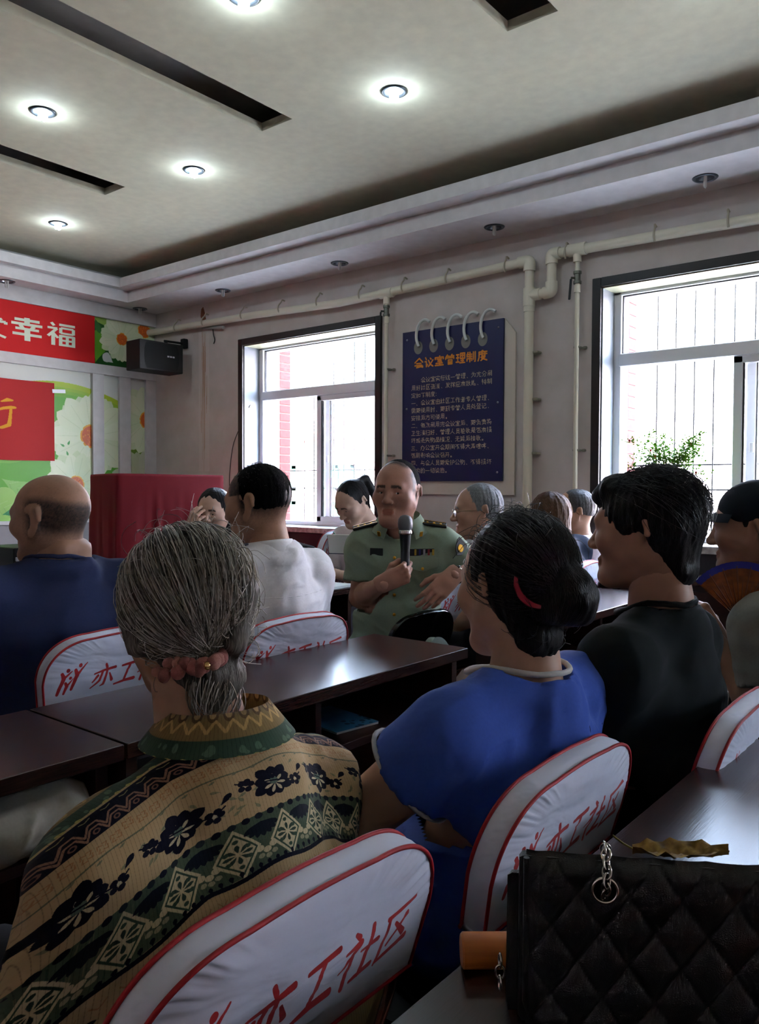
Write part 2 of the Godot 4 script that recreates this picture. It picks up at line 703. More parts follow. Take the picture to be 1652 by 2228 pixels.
func build_shell() -> void:
	struct("floor", MB.new().bx(Vector3(LX - 0.2, -0.2, FZ - 0.25), Vector3(WX + 0.37, 0.0, BZ + 0.2)), M.floor)
	var w := MB.new()
	var z0 := FZ - 0.25
	for o in WINDOWS:
		w.bx(Vector3(WX, 0, z0), Vector3(WX + 0.37, 3.3, o[0]))
		w.bx(Vector3(WX, 0, o[0]), Vector3(WX + 0.37, WSILL, o[1]))
		w.bx(Vector3(WX, WTOP, o[0]), Vector3(WX + 0.37, 3.3, o[1]))
		z0 = o[1]
	w.bx(Vector3(WX, 0, z0), Vector3(WX + 0.37, 3.3, BZ + 0.2))
	struct("wall_right", w, M.wall)
	struct("wall_front", MB.new().bx(Vector3(LX - 0.2, 0, FZ - 0.25), Vector3(WX, 3.3, FZ)), M.front)
	struct("wall_left", MB.new().bx(Vector3(LX - 0.2, 0, FZ), Vector3(LX, 3.3, BZ + 0.2)), M.wall)
	struct("wall_back", MB.new().bx(Vector3(LX, 0, BZ), Vector3(WX, 3.3, BZ + 0.2)), M.wall)
	# rust stain that ran down from the pipe near the corner, as a texture of dried streaks on a thin coat of paint
	var p := Pic.new(64, 512, Color(0.80, 0.765, 0.745))
	var rng := RandomNumberGenerator.new()
	rng.seed = 4
	for k in 60:
		var x := 32.0 + rng.randfn(0.0, 7.0)
		var y0 := rng.randf_range(0, 300)
		var c := Color(0.80, 0.765, 0.745).lerp(Color(0.60, 0.40, 0.24), rng.randf_range(0.2, 0.6))
		p.stroke(PackedVector2Array([Vector2(x, y0), Vector2(x + rng.randf_range(-2, 2), y0 + rng.randf_range(60, 260))]), rng.randf_range(1.0, 3.4), c)
	var sm := mat(Color.WHITE, 0.85)
	sm.albedo_texture = p.tex()
	var st := MB.new()
	var za := -5.135
	st.quad(Vector3(WX - 0.0015, 1.35, za), Vector3(WX - 0.0015, 1.35, za + 0.13), Vector3(WX - 0.0015, 2.50, za + 0.13), Vector3(WX - 0.0015, 2.50, za), Vector2(0, 1), Vector2(1, 1), Vector2(1, 0), Vector2(0, 0))
	struct("trim_1", st, sm)
	# torn patch of bare plaster above the pipe
	var fl := MB.new()
	fl.prism(PackedVector2Array([Vector2(-0.035, 0), Vector2(0.012, -0.005), Vector2(0.03, 0.03), Vector2(0.02, 0.085), Vector2(-0.002, 0.1), Vector2(-0.018, 0.06)]), 0.003, Transform3D(Basis(Vector3(0, 0, -1), Vector3.UP, Vector3(1, 0, 0)), Vector3(WX - 0.003, 2.545, -5.08)))
	struct("trim_2", fl, mat(Color(0.50, 0.33, 0.22), 0.9))

func build_ceiling() -> void:
	# field with long open troughs
	var slots := [-4.205, -2.87, -1.535, -0.2, 1.135]
	var sx0 := -1.95
	var sx1 := 2.64
	var c := MB.new()
	var th := 0.04
	c.bx(Vector3(LX, CEIL, FZ), Vector3(sx0, CEIL + th, BZ))
	c.bx(Vector3(sx1, CEIL, FZ), Vector3(WX, CEIL + th, BZ))
	var z0 := FZ
	for s in slots:
		c.bx(Vector3(sx0, CEIL, z0), Vector3(sx1, CEIL + th, s))
		z0 = s + 0.205
	c.bx(Vector3(sx0, CEIL, z0), Vector3(sx1, CEIL + th, BZ))
	struct("ceiling", c, M.ceiling)
	struct("ceiling_slab", MB.new().bx(Vector3(LX - 0.2, CEIL + 0.22, FZ - 0.25), Vector3(WX + 0.37, CEIL + 0.42, BZ + 0.2)), M.soffit)
	# stepped edge round the room: broad lower tread, narrow upper lip, hollow behind
	var unlit := []
	for z in [-4.62, -3.47, -2.32, -1.19]:
		unlit.append(Vector3(3.866, SOF, z))
	for x in [3.84, 2.75]:
		unlit.append(Vector3(x, SOF, -5.62))
	var lo := CSGCombiner3D.new()
	lo.name = "trim_3"
	lo.set_meta("kind", "structure")
	for q in [[Vector3(3.655, SOF, FZ), Vector3(WX, SOF + 0.12, BZ)], [Vector3(LX, SOF, FZ), Vector3(3.655, SOF + 0.12, -5.51)], [Vector3(LX, SOF, -5.51), Vector3(-3.0, SOF + 0.12, BZ)], [Vector3(-3.0, SOF, 2.9), Vector3(3.655, SOF + 0.12, BZ)]]:
		var bx := CSGBox3D.new()
		bx.size = q[1] - q[0]
		bx.position = (q[0] + q[1]) * 0.5
		bx.material = M.soffit
		lo.add_child(bx, true)
	for q in unlit:
		var cy := CSGCylinder3D.new()
		cy.operation = CSGShape3D.OPERATION_SUBTRACTION
		cy.radius = 0.046
		cy.height = 0.13
		cy.sides = 24
		cy.position = q
		cy.material = M.soffit
		lo.add_child(cy, true)
	add_child(lo)
	var up := MB.new()
	up.bx(Vector3(3.543, 2.757, -5.45), Vector3(3.70, 2.828, BZ - 0.5), 0.002)
	up.bx(Vector3(-2.89, 2.757, -5.53), Vector3(3.70, 2.828, -5.45), 0.002)
	up.bx(Vector3(-3.05, 2.757, -5.53), Vector3(-2.89, 2.828, BZ - 0.5), 0.002)
	struct("trim_4", up, M.soffit)
	# lit lamps in the field and unlit ones in the edge
	var ring := MB.new()
	ring.lathe(PackedVector2Array([Vector2(0.040, 0.0), Vector2(0.044, -0.006), Vector2(0.053, -0.006), Vector2(0.058, -0.001), Vector2(0.058, 0.0)]), 24, Transform3D(), true)
	var cup := MB.new()
	cup.lathe(PackedVector2Array([Vector2(0.041, -0.001), Vector2(0.034, 0.012), Vector2(0.022, 0.026)]), 24, Transform3D(), true)
	var back := MB.new()
	back.lathe(PackedVector2Array([Vector2(0.0, 0.012), Vector2(0.052, 0.012), Vector2(0.052, 0.0), Vector2(0.041, -0.0005)]), 24)
	var bulb_m := mat(Color(0.95, 0.97, 1.0), 0.3)
	bulb_m.emission_enabled = true
	bulb_m.emission = Color(0.86, 0.94, 1.0)
	bulb_m.emission_energy_multiplier = 4.0
	var tube_off := mat(Color(0.86, 0.87, 0.84), 0.25)
	var trim_m := mat(Color(0.30, 0.32, 0.34), 0.3, 0.7)
	var cup_lit := mat(Color(0.72, 0.76, 0.8), 0.2, 0.9)
	var bulb := MB.new()
	for s in [-1, 1]:
		for q in [-1, 1]:
			bulb.tube(pts([Vector3(s * 0.010, 0.02, q * 0.008), Vector3(s * 0.010, -0.022, q * 0.008), Vector3(s * 0.0095, -0.034, q * 0.0075), Vector3(s * 0.007, -0.039, q * 0.005)]), [0.008, 0.0082, 0.0078, 0.004], 10)
	bulb.ball(Vector3(0, -0.002, 0), Vector3(0.017, 0.016, 0.015), 14, 8)
	var spots := []
	for z in [-4.89, -3.50, -2.14, -0.78]:
		for x in [-1.52, -0.67, 0.18, 1.03, 1.885, 2.73]:
			if (z < -0.8 and x > 1.8 and not (z < -4.5 and x < 2.0)) or (z == -0.78 and x > 1.8):
				spots.append(Vector3(x, CEIL, z))
	for s in spots:
		var l := thing("downlight", "glowing white bulb in a round chrome ceiling fitting between the ceiling troughs", "ceiling light", s, 0.0, "lit bulbs in the ceiling field")
		obj("trim_ring", ring, trim_m, l)
		obj("reflector", back, cup_lit, l)
		obj("bulb", bulb, bulb_m, l)
		var o := OmniLight3D.new()
		o.name = "glow"
		o.position = Vector3(0, -0.03, 0)
		o.light_color = Color(0.84, 0.93, 1.0)
		o.light_energy = 0.010
		o.light_size = 0.02
		o.omni_range = 12.0
		o.omni_attenuation = 2.0
		o.shadow_enabled = true
		l.add_child(o)
	var off := MB.new()
	for s in [-1, 1]:
		off.tube(pts([Vector3(s * 0.0085, 0.01, 0), Vector3(s * 0.0085, -0.04, 0), Vector3(s * 0.004, -0.046, 0)]), [0.006, 0.006, 0.003], 8)
	# open cup set into the hole
	var bowl := MB.new()
	bowl.lathe(PackedVector2Array([Vector2(0.0, 0.06), Vector2(0.024, 0.06), Vector2(0.036, 0.035), Vector2(0.0445, 0.0)]), 24, Transform3D(), true)
	for i in unlit.size():
		var l := thing("downlight", "unlit twin-tube bulb in a recessed fitting in the ceiling edge above the window wall" if i < 4 else "unlit bulb in a recessed fitting in the ceiling edge above the flower mural", "ceiling light", unlit[i], 0.0, "unlit bulbs in the ceiling edge" if i < 4 else "unlit bulbs above the mural")
		obj("trim_ring", ring, trim_m, l)
		obj("reflector", bowl, cup_lit, l)
		obj("bulb", off, tube_off, l)

func build_front_wall() -> void:
	# printed flower mural on flat boards, white frame boards standing proud of it
	var mural := mat(Color.WHITE, 0.45)
	mural.albedo_texture = paint_mural()
	var x0 := 1.2
	var a := MB.new()
	var z := FZ + 0.006
	a.quad(Vector3(x0, 0.97, z), Vector3(WX, 0.97, z), Vector3(WX, 2.56, z), Vector3(x0, 2.56, z), Vector2(0, 1), Vector2(1, 1), Vector2(1, 0), Vector2(0, 0))
	var mo := obj("mural", a, mural)
	tag(mo, "printed mural of white daisies and green leaves covering the front wall", "mural")
	var f := MB.new()
	f.bx(Vector3(LX, 2.56, FZ), Vector3(WX, SOF, FZ + 0.035), 0.002)
	struct("trim_5", f, M.front)
	var b := MB.new()
	b.bx(Vector3(LX, 2.112, FZ), Vector3(WX, 2.19, FZ + 0.035), 0.002)
	struct("trim_6", b, M.front)
	var k := 7
	for c in [[3.463, 3.562], [3.70, 3.805], [3.95, WX]]:
		var q := MB.new()
		q.bx(Vector3(c[0], 0.97, FZ), Vector3(c[1], 2.112, FZ + 0.03), 0.002)
		struct("trim_%d" % k, q, M.front)
		k += 1
	struct("trim_%d" % k, MB.new().bx(Vector3(LX, 0.945, FZ), Vector3(WX, 0.972, FZ + 0.045), 0.003), M.front)
	struct("baseboard_front", MB.new().bx(Vector3(LX, 0, FZ), Vector3(WX, 0.945, FZ + 0.03)), mat(Color(0.55, 0.53, 0.53), 0.5))
	# red banner with white characters, slightly wavy cloth
	var bp := Pic.new(1024, 224, Color(0.82, 0.035, 0.045))
	# banner spans x 0.76 .. 3.488, 2.728 m wide and 0.375 m high
	var sc := 1024.0 / 2.728
	for g in [["幸", 2.94, 0.235, 0.265], ["福", 3.208, 0.225, 0.265], ["爱", 2.665, 0.235, 0.265]]:
		bold_glyph(bp, g[0], Vector2((g[1] - 0.76) * sc, 112), g[2] * sc, 100.0, Color(0.86, 0.90, 0.80))
	var bm := mat(Color.WHITE, 0.75)
	bm.albedo_texture = bp.tex()
	var bo := obj("banner", hung_cloth(0.76, 3.488, 2.185, 2.56, FZ + 0.022, 0.004, 40, 6, 0.004), bm)
	tag(bo, "long red cloth banner with white characters under the ceiling edge", "banner")
	var fp := Pic.new(512, 256, Color(0.70, 0.03, 0.03))
	var fs := 512.0 / 1.5
	brush(fp, [Vector2(1.095, 0.215), Vector2(1.14, 0.195), Vector2(1.175, 0.197)], [0.012, 0.035, 0.018], fs, Color(0.86, 0.62, 0.06))
	brush(fp, [Vector2(1.02, 0.315), Vector2(1.11, 0.275), Vector2(1.165, 0.262), Vector2(1.195, 0.262)], [0.018, 0.026, 0.03, 0.022], fs, Color(0.86, 0.62, 0.06))
	brush(fp, [Vector2(1.165, 0.275), Vector2(1.158, 0.36), Vector2(1.15, 0.425), Vector2(1.10, 0.452), Vector2(1.05, 0.462)], [0.022, 0.026, 0.034, 0.028, 0.012], fs, Color(0.86, 0.62, 0.06))
	brush(fp, [Vector2(1.0, 0.19), Vector2(0.95, 0.28), Vector2(0.90, 0.33)], [0.03, 0.026, 0.01], fs, Color(0.86, 0.62, 0.06))
	brush(fp, [Vector2(0.985, 0.29), Vector2(0.94, 0.36), Vector2(0.90, 0.40)], [0.03, 0.026, 0.01], fs, Color(0.86, 0.62, 0.06))
	brush(fp, [Vector2(0.955, 0.36), Vector2(0.955, 0.47)], [0.026, 0.03], fs, Color(0.86, 0.62, 0.06))
	var fm := mat(Color.WHITE, 0.7)
	fm.albedo_texture = fp.tex()
	var fo := obj("flag", hung_cloth(1.65, 3.15, 1.415, 2.0, FZ + 0.02, 0.006, 30, 12, 0.006), fm)
	tag(fo, "red cloth flag with yellow brush characters taped to the mural", "flag")
	var tp := obj("tape_strip", MB.new().box(Vector3(3.18, 1.944, FZ + 0.03), Vector3(0.105, 0.028, 0.0015), 0.0, Basis(Vector3(0, 0, 1), deg_to_rad(4.0))), mat(Color(0.88, 0.9, 0.9), 0.3))
	tag(tp, "short strip of clear tape at the corner of the red flag", "tape")

func hung_cloth(xa: float, xb: float, ya: float, yb: float, z: float, amp: float, nu: int, nv: int, thick: float) -> MB:
	var m := MB.new()
	var rows := []
	var uvs := []
	var rows2 := []
	for i in nv + 1:
		var r := PackedVector3Array()
		var r2 := PackedVector3Array()
		var u := PackedVector2Array()
		for j in nu + 1:
			var s := float(j) / nu
			var t := float(i) / nv
			var w := sin(s * 23.0 + t * 2.0) * amp * t * 0.6 + sin(s * 9.0 + 1.0 + t) * amp * 0.7
			r.append(Vector3(lerpf(xa, xb, s), lerpf(yb, ya, t) + sin(s * 14.0) * amp * 0.35, z + w))
			r2.append(Vector3(lerpf(xa, xb, s), lerpf(yb, ya, t) + sin(s * 14.0) * amp * 0.35, z + w - thick * 0.3))
			u.append(Vector2(s, t))
		rows.append(r)
		rows2.append(r2)
		uvs.append(u)
	m.sheet(rows, uvs, true)
	m.sheet(rows2, uvs, false)
	return m

func build_windows() -> void:
	for i in WINDOWS.size():
		var za: float = WINDOWS[i][0]
		var zb: float = WINDOWS[i][1]
		var w := Node3D.new()
		w.name = "window_%d" % (i + 1)
		w.set_meta("kind", "structure")
		add_child(w)
		# dark casing boards on the wall face
		var cw := 0.048
		for b in [[za - cw, za, 0.95, WTOP + cw], [zb, zb + cw, 0.95, WTOP + cw], [za, zb, WTOP, WTOP + cw]]:
			obj("casing_board", MB.new().bx(Vector3(WX - 0.02, b[2], b[0]), Vector3(WX + 0.004, b[3], b[1]), 0.003), M.casing, w)
		# jamb linings
		obj("jamb", MB.new().bx(Vector3(WX, 0.95, za - 0.001), Vector3(WX + 0.16, WTOP, za + 0.006)), M.jamb, w)
		obj("jamb", MB.new().bx(Vector3(WX, 0.95, zb - 0.006), Vector3(WX + 0.16, WTOP, zb + 0.001)), M.jamb, w)
		obj("jamb", MB.new().bx(Vector3(WX, WTOP - 0.006, za), Vector3(WX + 0.16, WTOP + 0.001, zb)), mat(Color(0.70, 0.69, 0.58), 0.4), w)
		obj("window_sill", MB.new().bx(Vector3(WX - 0.075, 0.908, za - 0.06), Vector3(WX + 0.2, 0.948, zb + 0.06), 0.005), M.marble, w)
		# white frame
		var x0 := WX + 0.15
		var x1 := WX + 0.21
		var fr := MB.new()
		fr.bx(Vector3(x0, 0.948, za), Vector3(x1, WTOP, za + 0.045), 0.004)
		fr.bx(Vector3(x0, 0.948, zb - 0.045), Vector3(x1, WTOP, zb), 0.004)
		fr.bx(Vector3(x0, WTOP - 0.02, za), Vector3(x1, WTOP, zb), 0.004)
		fr.bx(Vector3(x0, 0.948, za), Vector3(x1, 0.978, zb), 0.004)
		obj("frame", fr, M.pvc, w)
		obj("transom", MB.new().bx(Vector3(x0 - 0.004, 1.885, za + 0.03), Vector3(x1, 1.955, zb - 0.03), 0.006), M.pvc, w)
		var gs := MB.new()
		for g in [[za + 0.045, za + 0.05, 1.955, WTOP - 0.02], [zb - 0.05, zb - 0.045, 1.955, WTOP - 0.02]]:
			gs.bx(Vector3(x0 + 0.02, g[2], g[0]), Vector3(x0 + 0.04, g[3], g[1]))
		gs.bx(Vector3(x0 + 0.02, WTOP - 0.026, za + 0.045), Vector3(x0 + 0.04, WTOP - 0.02, zb - 0.045))
		gs.bx(Vector3(x0 + 0.02, 1.955, za + 0.045), Vector3(x0 + 0.04, 1.960, zb - 0.045))
		obj("gasket", gs, M.rubber, w)
		obj("pane", MB.new().bx(Vector3(x0 + 0.028, 1.955, za + 0.045), Vector3(x0 + 0.033, WTOP - 0.02, zb - 0.045)), M.glass, w)
		# two sliding sashes, both pushed to the far half so that the near half of the opening shows one behind the other
		var zm := lerpf(za, zb, 0.47)
		for s in 2:
			var xs := x0 + 0.004 + s * 0.03
			var sa := zm + s * 0.055
			var sb := zb - 0.045 + s * 0.0
			var sh := MB.new()
			sh.bx(Vector3(xs, 0.978, sa), Vector3(xs + 0.026, 1.885, sa + 0.045), 0.004)
			sh.bx(Vector3(xs, 0.978, sb - 0.012), Vector3(xs + 0.026, 1.885, sb), 0.003)
			sh.bx(Vector3(xs, 1.848, sa), Vector3(xs + 0.026, 1.887, sb), 0.004)
			sh.bx(Vector3(xs, 0.976, sa), Vector3(xs + 0.026, 1.018, sb), 0.004)
			var so := obj("sash", sh, M.pvc, w)
			obj("pane", MB.new().bx(Vector3(xs + 0.011, 1.018, sa + 0.045), Vector3(xs + 0.016, 1.848, sb - 0.012)), M.glass, so)
			var ga := MB.new()
			ga.bx(Vector3(xs + 0.004, 1.012, sa + 0.045), Vector3(xs + 0.02, 1.85, sa + 0.052))
			ga.bx(Vector3(xs + 0.004, 1.012, sa + 0.045), Vector3(xs + 0.02, 1.019, sb - 0.012))
			obj("gasket", ga, M.rubber, so)
			if s == 1:
				obj("latch", MB.new().box(Vector3(xs - 0.006, 1.43, sa + 0.03), Vector3(0.012, 0.05, 0.02), 0.003), M.pvc, so)
		# wooden panelling under the sill
		struct("trim_%d" % (20 + i), MB.new().bx(Vector3(WX - 0.03, 0.0, za - 0.12), Vector3(WX + 0.001, 0.905, zb + 0.12), 0.002), M.casing)

func build_outside() -> void:
	# red brick piers beside the openings, laid brick by brick
	var brick_m := []
	for c in [Color(0.44, 0.17, 0.15), Color(0.48, 0.19, 0.17), Color(0.40, 0.15, 0.13)]:
		brick_m.append(tri_map(mat(c, 0.85), M.noise if false else noise_tex(0.06, 31, 128, Color(0.82, 0.8, 0.8), Color.WHITE), Vector3.ONE * 3.0, true))
	var bm := MB.new().box(Vector3.ZERO, Vector3(0.118, 0.055, 0.115), 0.003).mesh()
	for i in 2:
		var za: float = WINDOWS[i][0]
		var pier := thing("brick_pier", "red brick pier outside, at the edge of the window beside the %s" % ["loudspeaker", "blue notice board"][i], "brick pier", Vector3(WX + 0.37, 0, za - 0.115))
		obj("mortar_core", MB.new().bx(Vector3(0.003, 0.4, -0.115), Vector3(0.12, 3.0, 0.111)), mat(Color(0.47, 0.26, 0.23), 0.9), pier)
		var k := 0
		for row in 36:
			for q in 1:
				var b := MeshInstance3D.new()
				b.name = "brick"
				b.mesh = bm
				b.material_override = null
				b.set_surface_override_material(0, brick_m[(row * 5 + q * 2 + k) % 3])
				b.position = Vector3(0.064 + q * 0.124, 0.46 + row * 0.066, 0.057)
				pier.add_child(b, true)
				k += 1
	# iron security grilles
	for i in 2:
		var za: float = WINDOWS[i][0]
		var zb: float = WINDOWS[i][1]
		var g := thing("window_grille", "thin dark iron security bars outside the window %s" % ["behind the girl with the ponytail", "with the green plant"][i], "window bars", Vector3(WX + 0.55, 0, za))
		var n := 16
		for k in n:
			var zz := 0.1 + k * 0.105
			obj("bar", MB.new().tube(pts([Vector3(0, 0.6, zz), Vector3(0, 2.6, zz)]), 0.004, 6), M.iron, g)
		for zz in [0.1, 1.0]:
			for y in [0.75, 2.0]:
				obj("bracket", MB.new().bx(Vector3(-0.185, y - 0.01, zz + 0.19), Vector3(0.008, y + 0.01, zz + 0.21)) if false else MB.new().tube(pts([Vector3(-0.185, y, -0.3 + zz * 2.05), Vector3(0.008, y, -0.3 + zz * 2.05)]), 0.006, 6), M.iron, g)
		for y in [1.22, 1.36, 2.0, 0.75]:
			obj("rail", MB.new().tube(pts([Vector3(0.008, y, -0.12), Vector3(0.008, y, zb - za + 0.45)]), 0.005, 6), M.iron, g)
	# ground and the house across the yard
	struct("ground", MB.new().bx(Vector3(WX + 0.37, -0.6, -40), Vector3(60, -0.5, 30)), mat(Color(0.72, 0.70, 0.67), 0.9))
	var hs := thing("house", "pale house with green framed windows across the yard", "house", Vector3(16, -0.5, -18))
	var wallm := mat(Color(0.90, 0.80, 0.78), 0.9)
	obj("wall", MB.new().bx(Vector3(0, 0, -9), Vector3(6, 4.3, 9)), wallm, hs)
	obj("ledge", MB.new().bx(Vector3(-0.25, 3.0, -9.1), Vector3(0.1, 3.12, 9.1), 0.02), mat(Color(0.75, 0.55, 0.5), 0.9), hs)
	obj("roof", MB.new().bx(Vector3(-0.3, 4.3, -9.3), Vector3(6.3, 4.5, 9.3), 0.03), mat(Color(0.8, 0.72, 0.7), 0.9), hs)
	var gm := mat(Color(0.10, 0.36, 0.27), 0.5)
	var k2 := 0
	for zz in [-5.2, -3.0, -0.8, 1.4, 3.6, 5.8]:
		for y in [[0.5, 1.35], [1.65, 2.35]]:
			var fr := MB.new()
			fr.bx(Vector3(-0.06, y[0], zz - 0.6), Vector3(0.02, y[1], zz - 0.5))
			fr.bx(Vector3(-0.06, y[0], zz + 0.5), Vector3(0.02, y[1], zz + 0.6))
			fr.bx(Vector3(-0.06, y[0], zz - 0.05), Vector3(0.02, y[1], zz + 0.05))
			fr.bx(Vector3(-0.06, y[0], zz - 0.6), Vector3(0.02, y[0] + 0.09, zz + 0.6))
			fr.bx(Vector3(-0.06, y[1] - 0.09, zz - 0.6), Vector3(0.02, y[1], zz + 0.6))
			var wo := obj("window", fr, gm, hs)
			obj("pane", MB.new().bx(Vector3(-0.02, y[0] + 0.05, zz - 0.55), Vector3(0.0, y[1] - 0.05, zz + 0.55)), mat(Color(0.35, 0.55, 0.5), 0.1), wo)
			k2 += 1
	var hw := thing("yard_wall", "bare pale pinkish wall across the yard outside the windows", "wall", Vector3(13, -0.5, -3))
	obj("wall", MB.new().bx(Vector3(0, 0, -5.2), Vector3(1, 5.5, 12)), mat(Color(0.92, 0.86, 0.88), 0.9), hw)
	obj("coping", MB.new().bx(Vector3(-0.08, 5.5, -5.3), Vector3(1.08, 5.6, 12.1), 0.02), mat(Color(0.85, 0.82, 0.82), 0.9), hw)
# ---------------------------------------------------------------- heating pipes and notice board
func build_pipes() -> void:
	var r := 0.026
	var x := WX - 0.055
	var t := thing("heating_pipe", "cream plastic heating pipe running along the top of the window wall from the corner", "pipe", Vector3(0, 0, 0))
	var y := 2.468
	obj("pipe_run", MB.new().tube(pts([Vector3(x, 2.51, FZ + 0.01), Vector3(x, 2.485, -4.4), Vector3(x, 2.455, -3.6), Vector3(x, 2.462, -3.2), Vector3(x, 2.485, -2.2)]), r, 14), M.pipe, t)
	obj("pipe_run", MB.new().tube(pts([Vector3(x, 2.47, -2.17), Vector3(x, 2.30, -2.17)]), r, 14), M.pipe, t)
	obj("pipe_run", MB.new().tube(pts([Vector3(x, 2.275, -2.17), Vector3(x, 0.2, -2.17)]), r, 14), M.pipe, t)
	obj("elbow", MB.new().tube(curve([Vector3(x, 2.487, -2.235), Vector3(x, 2.487, -2.185), Vector3(x, 2.475, -2.17), Vector3(x, 2.43, -2.17)], 4), r * 1.28, 14), M.pipe, t)
	obj("tee", MB.new().tube(pts([Vector3(x, 2.335, -2.17), Vector3(x, 2.235, -2.17)]), r * 1.28, 14).tube(pts([Vector3(x, 2.295, -2.17), Vector3(x, 2.295, -2.10)]), r * 1.2, 14), M.pipe, t)
	obj("socket", MB.new().tube(pts([Vector3(x, 2.245, -2.17), Vector3(x, 2.205, -2.17)]), r * 1.18, 14), M.pipe, t)
	var t2 := thing("heating_pipe", "cream plastic heating pipe passing above the window with the plant", "pipe", Vector3(0, 0, 0))
	var z2 := -2.035
	obj("pipe_run", MB.new().tube(pts([Vector3(x, 2.295, -2.12), Vector3(x, 2.295, z2)]), r, 14), M.pipe, t2)
	obj("elbow", MB.new().tube(curve([Vector3(x, 2.295, z2 - 0.045), Vector3(x, 2.297, z2 - 0.012), Vector3(x, 2.305, z2), Vector3(x, 2.35, z2)], 4), r * 1.28, 14), M.pipe, t2)
	obj("pipe_run", MB.new().tube(pts([Vector3(x, 2.31, z2), Vector3(x, 2.49, z2)]), r, 14), M.pipe, t2)
	obj("elbow", MB.new().tube(curve([Vector3(x, 2.445, z2), Vector3(x, 2.488, z2), Vector3(x, 2.498, z2 + 0.015), Vector3(x, 2.498, z2 + 0.05)], 4), r * 1.28, 14), M.pipe, t2)
	obj("pipe_run", MB.new().tube(pts([Vector3(x, 2.498, z2 + 0.01), Vector3(x, 2.485, -1.4), Vector3(x, 2.47, -0.8), Vector3(x, 2.46, 2.8)]), r, 14), M.pipe, t2)
	obj("tee", MB.new().tube(pts([Vector3(x, 2.498, -1.935), Vector3(x, 2.496, -1.835)]), r * 1.28, 14).tube(pts([Vector3(x, 2.49, -1.885), Vector3(x, 2.43, -1.885)]), r * 0.85, 12), M.pipe, t2)
	# thin risers with valves
	var rr := 0.0125
	for q in [[-3.185, "left of the blue notice board", 2.46], [-1.883, "left of the window with the plant", 2.44]]:
		var z: float = q[0]
		var k := thing("riser_pipe", "thin cream riser pipe with a lever valve " + q[1], "pipe", Vector3(x, 0, z))
		obj("pipe_run", MB.new().tube(pts([Vector3(0, q[2], 0), Vector3(0, 0.2, 0.0)]), rr, 10), M.pipe, k)
		if z < -3:
			obj("tee", MB.new().tube(pts([Vector3(0, 2.46, -0.05), Vector3(0, 2.46, 0.05)]), r * 1.22, 14).tube(pts([Vector3(0, 2.45, 0), Vector3(0, 2.39, 0)]), r * 0.8, 12), M.pipe, k)
		var vy := 2.315
		var vb := obj("valve", MB.new().lathe(PackedVector2Array([Vector2(0.0, 0.0), Vector2(0.022, 0.0), Vector2(0.022, 0.014), Vector2(0.017, 0.016), Vector2(0.017, 0.05), Vector2(0.022, 0.052), Vector2(0.022, 0.066), Vector2(0.0, 0.066)]), 14, Transform3D(Basis(), Vector3(0, vy, 0))), M.brass, k)
		obj("lever", MB.new().box(Vector3(-0.028, vy - 0.03, -0.028), Vector3(0.006, 0.11, 0.014), 0.003, Basis(Vector3(1, 0, 0), 0.08)), mat(Color(0.03, 0.05, 0.06), 0.5), vb)
		obj("stem", MB.new().tube(pts([Vector3(0, vy + 0.03, 0), Vector3(-0.03, vy + 0.03, -0.022)]), 0.006, 8), M.brass, vb)
		obj("socket", MB.new().tube(pts([Vector3(0, vy - 0.005, 0), Vector3(0, vy - 0.045, 0)]), rr * 1.35, 10), M.pipe, k)
		for cy in [1.98, 1.43, 1.0]:
			obj("clip", MB.new().box(Vector3(0.02, cy, 0.0), Vector3(0.05, 0.012, 0.034), 0.003).box(Vector3(0.045, cy, 0.028), Vector3(0.02, 0.016, 0.02), 0.004), mat(Color(0.55, 0.54, 0.48), 0.5), k)
	# bent wire pipe hangers
	for z in [-5.35, -5.0, -4.55, -4.15, -3.78, -3.40, -3.05, -2.72, -2.32, -1.95, -1.47, -1.12]:
		var yy := 2.475 if z > -2.1 else lerpf(2.50, 2.465, clampf((z + 5.0) / 2.0, 0, 1))
		var hg := obj("pipe_hanger", MB.new().tube(curve([Vector3(WX - 0.002, yy + 0.075, z - 0.012), Vector3(WX - 0.03, yy + 0.078, z - 0.010), Vector3(WX - 0.05, yy + 0.055, z - 0.002), Vector3(WX - 0.078, yy + 0.03, z + 0.004), Vector3(WX - 0.086, yy, z + 0.006), Vector3(WX - 0.075, yy - 0.02, z + 0.006)], 4), 0.0055, 6), mat(Color(0.70, 0.66, 0.57), 0.5))
		tag(hg, "bent metal hook holding the heating pipe to the wall", "pipe hook", "hooks along the heating pipe")
	for cy in [1.98, 1.72, 1.42]:
		obj("clip", MB.new().box(Vector3(x + 0.024, cy, -2.155), Vector3(0.05, 0.014, 0.085), 0.004), mat(Color(0.6, 0.58, 0.5), 0.5), t)
	# loose wires on the wall by the loudspeaker
	var w1 := obj("loose_wire", MB.new().tube(curve([Vector3(WX + 0.05, 1.85, -4.585), Vector3(WX - 0.004, 1.62, -4.68), Vector3(WX - 0.006, 1.5, -4.73), Vector3(WX - 0.006, 1.3, -4.76), Vector3(WX - 0.006, 1.15, -4.75)], 6), 0.003, 5), mat(Color(0.22, 0.21, 0.2), 0.6))
	tag(w1, "thin loose wire hanging beside the window casing behind the red cloth", "wire")
	var w2 := obj("cable_stub", MB.new().tube(curve([Vector3(WX - 0.01, 2.455, -4.95), Vector3(WX - 0.012, 2.41, -4.94), Vector3(WX - 0.008, 2.37, -4.93), Vector3(WX - 0.01, 2.34, -4.94)], 5), 0.004, 6), mat(Color(0.05, 0.05, 0.05), 0.6))
	tag(w2, "short black cable end poking out under the heating pipe", "cable")
